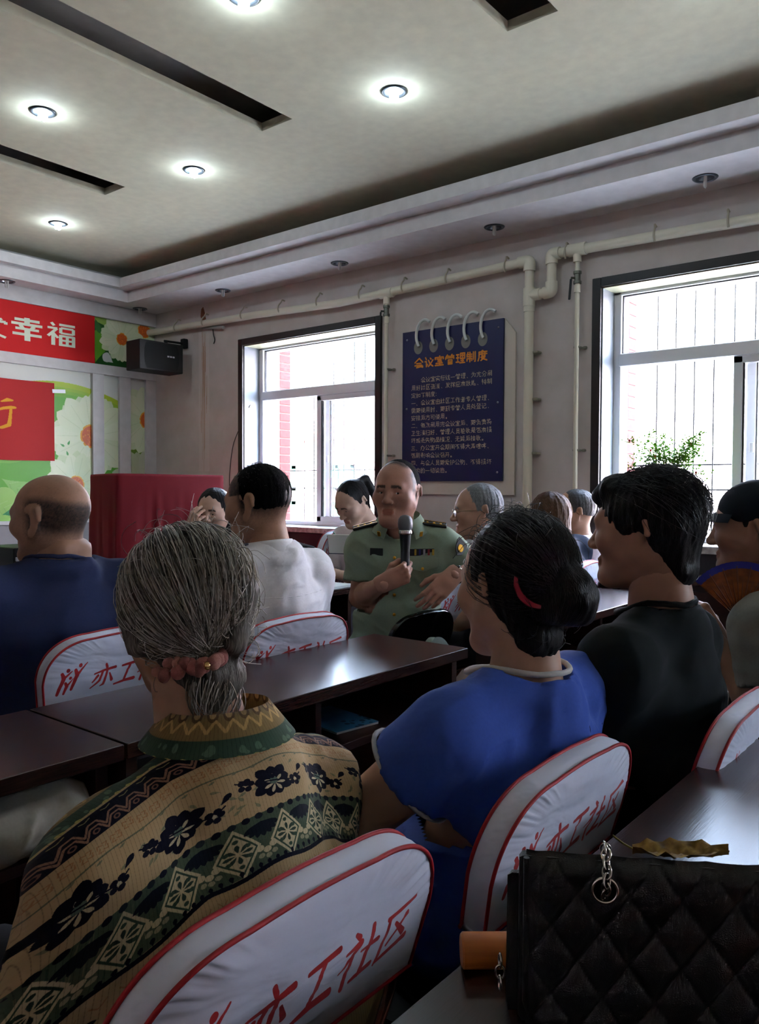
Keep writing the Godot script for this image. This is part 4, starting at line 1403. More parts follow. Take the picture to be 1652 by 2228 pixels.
		for q in 7:
			petal(p, e + Vector2(0, -14), PI * 0.5 + (q - 3) * 0.36, 46, 15, navy.lerp(green, 0.18))
		for q in 3:
			p.disc(e + Vector2((q - 1) * 15, 72 - absf(q - 1) * 10), 9, cream)
			p.disc(e + Vector2((q - 1) * 15, 90 - absf(q - 1) * 6), 7, cream.lerp(green, 0.3))
	# dark wavy edge with drops
	for k in 52:
		var x := k * N / 52.0
		p.stroke(PackedVector2Array([Vector2(x, y1 + 2 + sin(k * 0.72) * 5), Vector2(x + 22, y1 + 2 + sin(k * 0.72 + 0.72) * 5)]), 13, navy)
		petal(p, Vector2(x, y1), -PI * 0.5, 20, 9, navy)
	p.im.fill_rect(Rect2i(0, int(y1) + 14, N, N - int(y1) - 14), beige)
	for k in 30:
		var c := Vector2(k * N / 30.0 + 6, Y.call(0.362))
		p.stroke(PackedVector2Array([c + Vector2(-9, -9), c + Vector2(0, 4), c + Vector2(9, -9)]), 2.4, beige.lerp(rust, 0.55))
	# chain of beads
	for k in 54:
		var c := Vector2(k * N / 54.0, Y.call(0.378) + sin(k * 0.35) * 3)
		if k % 9 != 8:
			p.disc(c, 10, navy, 6.5, 0.2)
			p.disc(c, 5, beige, 2.6, 0.2)
	# beige with ringed eyes, then a dark flowered hem
	for k in 13:
		var c := Vector2((k + 0.5) * N / 13.0, Y.call(0.432))
		p.disc(c, 17, Color(0.50, 0.36, 0.22), 22)
		p.disc(c, 12, Color(0.62, 0.52, 0.34), 16)
		p.disc(c, 7, Color(0.22, 0.28, 0.20), 10)
	y0 = Y.call(0.462)
	p.im.fill_rect(Rect2i(0, int(y0), N, int(Y.call(0.09))), Color(0.10, 0.13, 0.12))
	for k in 60:
		var c := Vector2(rng.randf() * N, y0 + rng.randf_range(6, 130))
		for q in 5:
			petal(p, c, q * 1.26 + k, 17, 9, Color(0.20, 0.27, 0.22) if k % 3 else navy)
		p.disc(c, 4, Color(0.42, 0.42, 0.30))
	for k in 20:
		p.stroke(PackedVector2Array([Vector2(k * N / 20.0, y0 + 140), Vector2((k + 0.5) * N / 20.0, y0 + 118), Vector2((k + 1) * N / 20.0, y0 + 140)]), 5, Color(0.45, 0.38, 0.27))
	for k in 40:
		var c := Vector2(rng.randf() * N, rng.randf_range(Y.call(0.58), N))
		p.disc(c, rng.randf_range(6, 16), green)
	# ribs of the knit
	for x in range(0, N, 8):
		for y in N:
			p.im.set_pixel(x, y, p.im.get_pixel(x, y).darkened(0.22 if (y / 5 + x / 8) % 2 else 0.12))
	return p.tex()
# ---------------------------------------------------------------- desks, chairs and stage things
func desk(label: String, xa: float, xb: float, z_near: float, divider := 0.42) -> Node3D:
	var t := thing("training_desk", label, "desk", Vector3((xa + xb) * 0.5, 0, z_near - 0.18), 0.0, "narrow dark brown training desks in rows")
	var w := (xb - xa) * 0.5
	obj("top", MB.new().box(Vector3(0, 0.735, 0), Vector3(w * 2 - 0.003, 0.03, 0.36), 0.002), M.desk, t)
	for s in [-1, 1]:
		obj("end_panel", MB.new().box(Vector3(s * (w - 0.03), 0.36, -0.005), Vector3(0.025, 0.718, 0.31), 0.001), M.desk_edge, t)
	var dx := lerpf(-w, w, divider)
	obj("divider", MB.new().box(Vector3(dx, 0.65, 0.0), Vector3(0.02, 0.138, 0.30), 0.001), M.desk_edge, t)
	obj("shelf", MB.new().box(Vector3(0, 0.575, 0.0), Vector3(w * 2 - 0.09, 0.02, 0.30), 0.001), M.desk_edge, t)
	obj("modesty_panel", MB.new().box(Vector3(0, 0.41, -0.155), Vector3(w * 2 - 0.09, 0.62, 0.018), 0.001), M.desk_edge, t)
	for s in [-1, 1]:
		obj("foot", MB.new().box(Vector3(s * (w - 0.03), 0.012, 0.0), Vector3(0.04, 0.024, 0.34), 0.004), M.chrome, t)
	return t

func build_desks() -> void:
	desk("dark brown training desk between the navy shirt man's chair and the grey haired woman", -0.322, 0.833, -1.27)
	desk("dark brown training desk with a blue booklet on its shelf and glare on its top", 0.836, 1.99, -1.27, 0.47)
	desk("dark brown training desk with a black case on it by the window", 2.55, 3.62, -1.265)
	desk("dark brown training desk under the quilted handbag and the dried leaf", 0.46, 1.615, -0.065)
	desk("dark brown training desk at the bare end of the handbag row", -0.70, 0.455, -0.065)
	desk("dark brown training desk at the right end of the handbag row", 1.62, 2.775, -0.065)
	desk("dark brown training desk in front of the navy shirt man", 0.25, 1.405, -2.48)
	desk("dark brown training desk in front of the white shirt officer with a paper pad", 1.75, 2.905, -2.48)
	# side cabinet under the window with the plant
	var c := thing("side_cabinet", "low dark brown cabinet along the wall under the window with the plant", "cabinet", Vector3(3.84, 0, -1.02))
	obj("top", MB.new().box(Vector3(0, 0.80, 0), Vector3(0.34, 0.025, 1.2), 0.002), M.desk, c)
	obj("body", MB.new().box(Vector3(0.01, 0.40, 0), Vector3(0.30, 0.775, 1.16), 0.002), M.desk_edge, c)
	for k in 3:
		var d := obj("door", MB.new().box(Vector3(-0.148, 0.40, -0.385 + k * 0.385), Vector3(0.016, 0.72, 0.37), 0.002), M.desk_edge, c)
		obj("handle", MB.new().box(Vector3(-0.162, 0.55, -0.26 + k * 0.385), Vector3(0.014, 0.1, 0.012), 0.004), M.chrome, d)

# outline of the cover: flat foot, arched top
func arch(hw: float, h: float, n := 40) -> PackedVector2Array:
	var p := PackedVector2Array()
	p.append(Vector2(-hw * 0.93, 0.004))
	p.append(Vector2(-hw * 0.95, 0.0))
	p.append(Vector2(hw * 0.95, 0.0))
	p.append(Vector2(hw * 0.93, 0.004))
	var rx := 0.125
	var ry := 0.105
	for i in 5:
		p.append(Vector2(hw * lerpf(0.94, 1.0, i / 5.0), lerpf(0.008, h - ry, i / 5.0)))
	for i in n + 1:
		var a := PI * 0.5 * i / n
		p.append(Vector2(hw - rx + rx * pow(cos(a), 0.85), h - ry + ry * pow(sin(a), 0.85)))
	for i in range(1, 12):
		p.append(Vector2(lerpf(hw - rx, -(hw - rx), i / 12.0), h + sin(PI * i / 12.0) * 0.004))
	for i in n + 1:
		var a := PI * 0.5 * (1.0 - float(i) / n)
		p.append(Vector2(-(hw - rx + rx * pow(cos(a), 0.85)), h - ry + ry * pow(sin(a), 0.85)))
	for i in 5:
		p.append(Vector2(-hw * lerpf(1.0, 0.94, (i + 1) / 5.0), lerpf(h - ry, 0.008, (i + 1) / 5.0)))
	return p

var cover_cache := {}

# chair whose back faces +z; the cover is a printed white sleeve over the back pad
func chair(label: String, at: Vector3, turn := 0.0, covered := true, top := 0.845, seed_ := 1) -> Node3D:
	var t := thing("chair", label, "chair", at, turn, "folding chairs with printed covers" if covered else "")
	var tilt := deg_to_rad(13.0)
	var foot := top - 0.185
	# tube frame: each side one bent tube from the back down to the rear foot, and a front leg
	for s in [-1, 1]:
		var x: float = s * 0.195
		obj("side_tube", MB.new().tube(curve([Vector3(x * 0.93, foot + 0.03, 0.026), Vector3(x * 0.97, foot - 0.05, 0.008), Vector3(x, 0.46, -0.06), Vector3(x, 0.25, -0.22), Vector3(x, 0.015, -0.40)], 5), 0.011, 10), M.chrome, t)
		obj("leg", MB.new().tube(curve([Vector3(x * 0.9, 0.44, -0.36), Vector3(x * 0.9, 0.25, -0.2), Vector3(x * 0.9, 0.015, 0.02)], 5), 0.011, 10), M.chrome, t)
	obj("cross_bar", MB.new().tube(pts([Vector3(-0.195, 0.2, -0.26), Vector3(0.195, 0.2, -0.26)]), 0.008, 8), M.chrome, t)
	obj("seat", MB.new().prism(rounded(0.41, 0.40, 0.07, 6), 0.045, Transform3D(Basis(Vector3.RIGHT, Vector3(0, 0, -1), Vector3.UP), Vector3(0, 0.425, -0.24)), 0.014, true), M.black, t)
	obj("seat_rim", MB.new().tube(ring_path(rounded(0.425, 0.415, 0.075, 6), Transform3D(Basis(Vector3.RIGHT, Vector3(0, 0, -1), Vector3.UP), Vector3(0, 0.432, -0.24))), 0.010, 8, false, true), M.chrome, t)
	var bx := Transform3D(Basis(Vector3.RIGHT, tilt), Vector3(0, foot, 0.02))
	obj("back_pad", MB.new().prism(arch(0.200, 0.172), 0.02, bx * Transform3D(Basis(), Vector3(0, 0.004, -0.010)), 0.006, true), M.black if covered else M.black_gloss, t)
	if covered:
		var cv := obj("cover", cover_mesh(seed_), M.cover, t)
		cv.transform = bx
		for z in [0.0175, -0.0175]:
			var pp := PackedVector3Array()
			for q in arch(0.214, 0.187):
				pp.append(bx * Vector3(q.x, q.y - 0.001, z))
			obj("piping", MB.new().tube(pp, 0.0028, 6, false, true), M.red_trim, t)
	return t

func ring_path(p: PackedVector2Array, xf: Transform3D) -> PackedVector3Array:
	var o := PackedVector3Array()
	for q in p:
		o.append(xf * Vector3(q.x, q.y, 0))
	return o

func cover_mesh(seed_: int) -> MB:
	if cover_cache.has(seed_):
		return cover_cache[seed_]
	var nz := FastNoiseLite.new()
	nz.seed = seed_
	nz.frequency = 9.0
	var p := arch(0.213, 0.185)
	var m := MB.new()
	var ctr := Vector2(0, 0.085)
	for s in [1, -1]:
		var rows := []
		var uvs := []
		for i in 19:
			var f := lerpf(0.12, 1.0, pow(i / 18.0, 0.85))
			var r := PackedVector3Array()
			var u := PackedVector2Array()
			for k in p.size():
				var q := p[k]
				var e := ctr + (q - ctr) * f
				var g := nz.get_noise_2d(e.x, e.y * 2.2 + s * 3.0)
				# soft gathers along the seam, long slack folds across the face
				var gather := sin(k * 1.7 + nz.get_noise_1d(k * 0.05) * 9.0) * 0.0022 * smoothstep(0.68, 0.95, f) * (1.0 - smoothstep(0.95, 1.0, f)) * (1.0 if q.y > 0.04 else 0.2)
				var fold := nz.get_noise_2d(e.x * 0.35 + 4.0, e.y * 1.6 + e.x * 0.3) * 0.006 * (1.0 - f * f)
				var puff := 0.017 + 0.007 * (1.0 - pow(f, 6.0)) + g * 0.0022 * (1.0 - f * f) + fold + gather
				r.append(Vector3(e.x, e.y, puff * s))
				u.append(Vector2(0.5 + e.x / 0.435 * s, 1.0 - e.y / 0.2) if s > 0 else Vector2(0.01, 0.01))
			rows.append(r)
			uvs.append(u)
		var first := m.v.size()
		m.sheet(rows, uvs, s > 0, true)
		var mid: Vector3 = Vector3.ZERO
		for k in p.size():
			mid += rows[0][k] / p.size()
		var hub := m.vert(mid, Vector3(0, 0, s), Vector2(0.5 + mid.x / 0.435, 1.0 - mid.y / 0.2) if s > 0 else Vector2(0.01, 0.01))
		for k in p.size():
			m.tri(hub, first + k, first + (k + 1) % p.size(), Vector3(0, 0, s))
	# band between the two seams, ruffled
	var band := []
	var bu := []
	for i in 7:
		var r := PackedVector3Array()
		var u := PackedVector2Array()
		for k in p.size():
			var q := p[k]
			var o := (q - ctr).normalized()
			var w := sin(PI * i / 6.0)
			var rf := w * (0.003 + 0.0022 * nz.get_noise_2d(k * 0.09, i * 0.05))
			r.append(Vector3(q.x + o.x * rf, maxf(q.y + o.y * rf, -0.001), lerpf(0.017, -0.017, i / 6.0)))
			u.append(Vector2(0.01, 0.01))
		band.append(r)
		bu.append(u)
	m.sheet(band, bu, false, true)
	cover_cache[seed_] = m
	return m

func build_chairs() -> void:
	M.red_trim = mat(Color(0.62, 0.03, 0.08), 0.6)
	var cm := mat(Color.WHITE, 0.62)
	cm.albedo_texture = paint_cover()
	cm.rim_enabled = true
	cm.rim = 0.25
	M.cover = bumpy(cm, noise_tex(0.02, 41, 256, Color.BLACK, Color.WHITE, 3), 0.06)
	chair("white covered chair with red logo behind the woman in the patterned cardigan", Vector3(0.555, 0, -0.60), 0.0, true, 0.838, 1)
	chair("white covered chair with red logo behind the woman in the blue shirt", Vector3(1.06, 0, -0.56), 0.0, true, 0.835, 2)
	chair("white covered chair with red logo behind the man in the black shirt", Vector3(1.595, 0, -0.455), 0.0, true, 0.825, 3)
	chair("white covered chair behind the man in the dark cap", Vector3(2.32, 0, -0.42), 0.0, true, 0.84, 1)
	chair("white covered chair with red logo behind the bald man in navy", Vector3(1.185, 0, -1.88), 0.0, true, 0.85, 2)
	chair("white covered chair with red logo behind the officer in the white shirt", Vector3(1.655, 0, -1.70), 0.0, true, 0.845, 4)
	chair("white covered chair under the speaking officer's bent arm", Vector3(2.845, 0, -1.885), 0.0, true, 0.85, 1)
	chair("uncovered glossy black chair of the speaking officer", Vector3(2.36, 0, -1.75), 0.0, false, 0.785, 1)
	chair("white covered chair in front of the girl with the ponytail", Vector3(3.25, 0, -3.0), 0.35, true, 0.985, 3)
	chair("white covered chair behind the person in the navy shirt with white script", Vector3(3.46, 0, -1.62), 0.15, true, 0.885, 4)

func build_stage_things() -> void:
	# lectern under a dark red velvet cloth
	var t := thing("draped_lectern", "dark red velvet cloth draped over a square lectern in front of the mural", "lectern", Vector3(3.125, 0.012, -4.39), deg_to_rad(-13.0))
	obj("body", MB.new().box(Vector3(0, 0.62, 0), Vector3(0.60, 1.24, 0.40), 0.01), M.desk_edge, t)
	var rows := []
	var per := 132
	var nz := FastNoiseLite.new()
	nz.seed = 9
	nz.frequency = 1.0
	for i in 30:
		var r := PackedVector3Array()
		for k in per:
			var a := TAU * k / per
			# rounded rectangle
			var d := Vector2(cos(a), sin(a))
			var q := d / maxf(absf(d.x) / 0.36, absf(d.y) / 0.25)
			q = q.lerp(d * 0.36, 0.10)
			var y := 1.29
			var f := 1.0
			if i < 8:
				f = i / 7.0
				y = 1.29 + sin(f * 9.0 + a * 2.0) * 0.0015
			else:
				var s := (i - 7) / 22.0
				y = 1.29 - s * 0.95
				var fold := sin(a * 14.0 + nz.get_noise_1d(k * 0.06) * 5.0) * 0.016 * smoothstep(0.03, 0.35, s)
				# the front stays almost flat, the corners fall in deep folds
				var corner := pow(absf(sin(a * 2.0)), 3.0)
				f = 1.0 + s * 0.03 + fold * (0.5 + corner * 1.6) + 0.03 * corner * s
			r.append(Vector3(q.x * f, y, q.y * f))
		rows.append(r)
	for k in per:
		var e: Vector3 = rows[8][k]
		rows[8][k] = Vector3(e.x * 1.004, e.y + 0.028, e.z * 1.004)
	var vel := mat(Color(0.47, 0.0, 0.085), 0.85)
	vel.rim_enabled = true
	vel.rim = 0.8
	vel.rim_tint = 0.7
	bumpy(vel, M.noise, 0.02)
	vel.uv1_triplanar = true
	vel.uv1_scale = Vector3.ONE * 8.0
	obj("velvet_cloth", MB.new().sheet(rows, [], true, true), vel, t)
	# loudspeaker on a wall bracket in the corner
	var s := thing("loudspeaker", "black box loudspeaker on a wall bracket beside the daisy mural", "loudspeaker", Vector3(3.755, 2.115, -5.30), deg_to_rad(-2.0))
	var cab := PackedVector2Array([Vector2(-0.25, 0.0), Vector2(0.25, 0.0), Vector2(0.25, 0.25), Vector2(-0.25, 0.25)])
	obj("cabinet", MB.new().box(Vector3(0, 0.115, 0.0), Vector3(0.39, 0.225, 0.19), 0.006), tri_map(mat(Color(0.10, 0.085, 0.08), 0.6), M.noise, Vector3(2, 20, 2)), s)
	var gr := []
	for i in 9:
		var r := PackedVector3Array()
		for k in 15:
			var u := k / 14.0
			var v := i / 8.0
			r.append(Vector3(lerpf(-0.182, 0.182, u), lerpf(0.215, 0.014, v), 0.090 + 0.022 * sin(PI * u) * pow(sin(PI * clampf(v, 0.05, 0.95)), 0.3)))
		gr.append(r)
	obj("grille", MB.new().sheet(gr, [], true), bumpy(tri_map(mat(Color(0.012, 0.012, 0.014), 0.8), M.noise, Vector3.ONE * 40.0), M.noise, 0.03), s)
	for k in 3:
		obj("badge_letter", MB.new().box(Vector3(0.045 + k * 0.024, 0.118, 0.113), Vector3(0.018, 0.012, 0.003), 0.001), mat(Color(0.7, 0.7, 0.72), 0.3, 0.6), s)
	obj("bracket", MB.new().tube(pts([Vector3(0.10, 0.22, 0.0), Vector3(0.10, 0.262, 0.0)]), 0.014, 10).tube(pts([Vector3(0.085, 0.258, 0.0), Vector3(0.27, 0.262, 0.0)]), 0.009, 10).box(Vector3(0.272, 0.262, 0.0), Vector3(0.045, 0.075, 0.05), 0.006), M.matte_black, s)
	# upright piano-like keyboard cabinet behind the bald man: pale case with black and white stripes
	var kb := thing("keyboard_cabinet", "grey cabinet with black and white stripes standing left of the draped lectern", "cabinet", Vector3(2.72, 0, -5.05))
	obj("body", MB.new().box(Vector3(0, 0.42, 0), Vector3(0.62, 0.84, 0.36), 0.008), mat(Color(0.08, 0.08, 0.09), 0.4), kb)
	for k in 6:
		obj("slat", MB.new().box(Vector3(0, 0.77 - k * 0.055, 0.185), Vector3(0.60, 0.026, 0.014), 0.003), mat(Color(0.72, 0.74, 0.78), 0.35), kb)
# ---------------------------------------------------------------- people: shared pieces
var head_mb: MB
var hand_cache := {}

# head about its own centre, face towards -z, 0.236 m high
func base_head() -> MB:
	if head_mb:
		return head_mb
	var s := SDF.new(Vector3(-0.105, -0.19, -0.14), Vector3(0.105, 0.135, 0.13), 0.0036)
	s.ell(Vector3(0, 0.03, 0.014), Vector3(0.076, 0.088, 0.095), 0.01)
	s.ell(Vector3(0, 0.012, -0.03), Vector3(0.066, 0.082, 0.062), 0.03)
	s.cone(Vector3(0, -0.03, -0.03), Vector3(0, -0.085, -0.052), 0.058, 0.037, 0.03)
	for m in [-1.0, 1.0]:
		s.cone(Vector3(0.050 * m, -0.045, 0.0), Vector3(0.02 * m, -0.098, -0.066), 0.024, 0.017, 0.03)
		s.ell(Vector3(0.041 * m, -0.022, -0.060), Vector3(0.027, 0.022, 0.024), 0.03)
	s.ell(Vector3(0, -0.101, -0.077), Vector3(0.022, 0.016, 0.017), 0.022)
	s.cone(Vector3(-0.036, 0.022, -0.080), Vector3(0.036, 0.022, -0.080), 0.012, 0.012, 0.02)
	for m in [-1.0, 1.0]:
		s.ell(Vector3(0.031 * m, 0.002, -0.099), Vector3(0.017, 0.0095, 0.012), 0.012, true)
		s.ell(Vector3(0.031 * m, 0.006, -0.080), Vector3(0.0145, 0.0075, 0.0115), 0.006)
		s.ell(Vector3(0.031 * m, -0.009, -0.079), Vector3(0.0135, 0.006, 0.010), 0.006)
	s.cone(Vector3(0, 0.014, -0.088), Vector3(0, -0.028, -0.109), 0.008, 0.0115, 0.014)
	s.ell(Vector3(0, -0.031, -0.110), Vector3(0.011, 0.010, 0.010), 0.008)
	for m in [-1.0, 1.0]:
		s.ell(Vector3(0.0125 * m, -0.034, -0.101), Vector3(0.0085, 0.0075, 0.010), 0.007)
	s.cone(Vector3(-0.018, -0.062, -0.088), Vector3(0.018, -0.062, -0.088), 0.006, 0.006, 0.008)
	s.cone(Vector3(-0.015, -0.073, -0.087), Vector3(0.015, -0.073, -0.087), 0.0068, 0.0068, 0.008)
	s.cone(Vector3(-0.024, -0.0675, -0.097), Vector3(0.024, -0.0675, -0.097), 0.0028, 0.0028, 0.004, Vector3.ONE, true)
	for m in [-1.0, 1.0]:
		s.cone(Vector3(0.077 * m, 0.018, 0.018), Vector3(0.073 * m, -0.028, 0.008), 0.016, 0.010, 0.006, Vector3(0.45, 1, 1))
		s.cone(Vector3(0.081 * m, 0.024, 0.024), Vector3(0.082 * m, -0.004, 0.03), 0.007, 0.006, 0.005)
		s.ell(Vector3(0.084 * m, 0.0, 0.012), Vector3(0.006, 0.018, 0.009), 0.005, true)
	s.cone(Vector3(0, -0.05, 0.022), Vector3(0, -0.17, 0.04), 0.055, 0.057, 0.03)
	head_mb = s.mesh(MB.new())
	return head_mb

# right hand from the wrist at the origin, fingers towards -z, palm down, thumb at -x
func hand(pose: String) -> MB:
	if hand_cache.has(pose):
		return hand_cache[pose]
	var curl: Array = {"relaxed": [0.35, 0.45, 0.3], "grip": [1.15, 1.45, 0.85], "droop": [0.25, 0.55, 0.35], "flat": [0.1, 0.15, 0.1]}[pose]
	var s := SDF.new(Vector3(-0.085, -0.10, -0.215), Vector3(0.06, 0.035, 0.03), 0.0032)
	var kx := [-0.028, -0.009, 0.0105, 0.028]
	var kz := [-0.086, -0.091, -0.087, -0.078]
	var len := [[0.042, 0.025, 0.019], [0.046, 0.028, 0.020], [0.043, 0.026, 0.019], [0.034, 0.020, 0.017]]
	for i in 4:
		s.cone(Vector3(kx[i] * 0.62, 0, 0.012), Vector3(kx[i], 0.002, kz[i]), 0.0165, 0.0112, 0.010, Vector3(1, 0.85, 1))
	s.cone(Vector3(0, 0, 0.03), Vector3(0, 0, -0.03), 0.025, 0.03, 0.012, Vector3(1, 0.62, 1))
	for i in 4:
		var p := Vector3(kx[i], 0.002, kz[i])
		var a := 0.0
		var spread: float = kx[i] * (2.2 if pose != "grip" else 0.5)
		var rad: float = [0.0098, 0.010, 0.0096, 0.0084][i]
		for j in 3:
			a += curl[j] * (1.0 + (i - 1) * 0.08)
			var q: Vector3 = p + Vector3(sin(spread) * cos(a), -sin(a), -cos(a) * cos(spread)) * len[i][j]
			s.cone(p, q, rad - j * 0.0009, rad - (j + 1) * 0.0009, 0.0035)
			p = q
	if pose == "grip":
		s.cone(Vector3(-0.014, -0.006, -0.02), Vector3(-0.036, -0.026, -0.052), 0.0155, 0.0125, 0.008)
		s.cone(Vector3(-0.036, -0.026, -0.052), Vector3(-0.034, -0.042, -0.078), 0.012, 0.0105, 0.005)
		s.cone(Vector3(-0.034, -0.042, -0.078), Vector3(-0.020, -0.050, -0.098), 0.0105, 0.0088, 0.005)
	else:
		s.cone(Vector3(-0.014, -0.004, -0.016), Vector3(-0.042, -0.014, -0.050), 0.0155, 0.0118, 0.008)
		s.cone(Vector3(-0.042, -0.014, -0.050), Vector3(-0.053, -0.020, -0.080), 0.0115, 0.0102, 0.005)
		s.cone(Vector3(-0.053, -0.020, -0.080), Vector3(-0.054, -0.026, -0.104), 0.010, 0.0082, 0.005)
	hand_cache[pose] = s.mesh(MB.new())
	return hand_cache[pose]

# wrist at w, fingers along dir, back of the hand towards up; left hands are mirrored
func hand_xf(w: Vector3, dir: Vector3, up: Vector3, left: bool, size := 1.0) -> Transform3D:
	var z := -dir.normalized()
	var y := (up - z * up.dot(z)).normalized()
	var x := y.cross(z)
	if left:
		x = -x
	return Transform3D(Basis(x, y, z).scaled_local(Vector3.ONE * size), w)

func head_xf(at: Vector3, yaw := 0.0, pitch := 0.0, roll := 0.0, size := Vector3.ONE) -> Transform3D:
	return Transform3D(Basis.from_euler(Vector3(pitch, yaw, roll)).scaled_local(size), at)

func skin_mat() -> StandardMaterial3D:
	if not M.has("skin"):
		var m := mat(Color.WHITE, 0.52, 0.0, 0.4)
		m.vertex_color_use_as_albedo = true
		M.skin = m
	return M.skin

func hair_mat(col: Color, rough := 0.45) -> StandardMaterial3D:
	var m := mat(col.linear_to_srgb(), rough, 0.0, 0.3 if rough < 0.55 else 0.15)
	m.albedo_texture = noise_tex(0.06, 51, 256, Color(0.45, 0.45, 0.45), Color.WHITE, 4)
	m.uv1_scale = Vector3(9.0, 0.8, 1)
	return bumpy(m, noise_tex(0.08, 52, 256, Color.BLACK, Color.WHITE, 3), 0.12)

func cloth_mat(col: Color, rough := 0.85, sheen := 0.2) -> StandardMaterial3D:
	var m := mat(col.linear_to_srgb(), rough, 0.0, 0.25)
	m.uv1_triplanar = true
	m.uv1_scale = Vector3.ONE * 6.0
	if not M.has("weave"):
		M.weave = noise_tex(0.09, 61, 256, Color(0.93, 0.93, 0.93), Color.WHITE, 4)
		M.crease = noise_tex(0.016, 62, 256, Color.BLACK, Color.WHITE, 3)
	m.albedo_texture = M.weave
	m.rim_enabled = true
	m.rim = sheen
	m.rim_tint = 0.6
	return m

var fold_n: FastNoiseLite

# draws the cloth in at the elbow, the waist and along slack lines
func fold(p: Vector3, amp: float) -> float:
	if fold_n == null:
		fold_n = FastNoiseLite.new()
		fold_n.seed = 19
		fold_n.frequency = 6.0
		fold_n.fractal_octaves = 2
	var a := fold_n.get_noise_3d(p.x * 1.2, p.y * 0.55 + p.x * 0.3, p.z * 1.2)
	var ridge := 1.0 - absf(fold_n.get_noise_3d(p.x * 0.9 + 7.0, p.y * 1.3 - p.x * 0.5, p.z * 0.9)) * 3.0
	return a * amp - maxf(ridge, 0.0) * amp * 0.6

# c: sh shoulder height, sw half shoulder width, neck, pelvis, waist, chest points, girth, arms [[shoulder, elbow, wrist], ...]
func torso(s: SDF, c: Dictionary, grow: float, k := 0.03) -> void:
	var g: float = c.get("girth", 1.0)
	var dz: float = c.get("depth", 1.0)
	var pel: Vector3 = c.pelvis
	var wai: Vector3 = c.waist
	var che: Vector3 = c.chest
	var nb: Vector3 = c.neck
	s.cone(pel + Vector3(-0.07, 0, 0), pel + Vector3(0.07, 0, 0), 0.125 * g + grow, 0.125 * g + grow, k, Vector3(1, 1, 0.95 * dz))
	s.cone(pel, wai, 0.13 * g + grow, 0.122 * g + grow, k, Vector3(1.22, 1, 0.88 * dz))
	s.cone(wai, che, 0.122 * g + grow, 0.122 * g + grow, k, Vector3(1.25, 1, 0.82 * dz))
	s.cone(che + Vector3(-0.075 * g, 0.02, 0.0), che + Vector3(0.075 * g, 0.02, 0.0), 0.098 * g + grow, 0.098 * g + grow, k, Vector3(1, 1.1, 0.9 * dz))
	s.cone(che + Vector3(0, 0.06, 0.035), nb + Vector3(0, -0.045, 0.030), 0.085 * g + grow, 0.058 + grow, k, Vector3(1.3, 1, 1))
	for a in c.arms:
		var sj: Vector3 = a[0]
		s.cone(nb + Vector3(0, -0.03, 0), sj + Vector3(0, 0.0, 0), 0.052 + grow, 0.050 + grow, k)
		s.cone(che + Vector3((sj - che).x * 0.5, 0.03, 0), sj + Vector3(0, -0.03, 0), 0.075 * g + grow, 0.055 + grow, k)

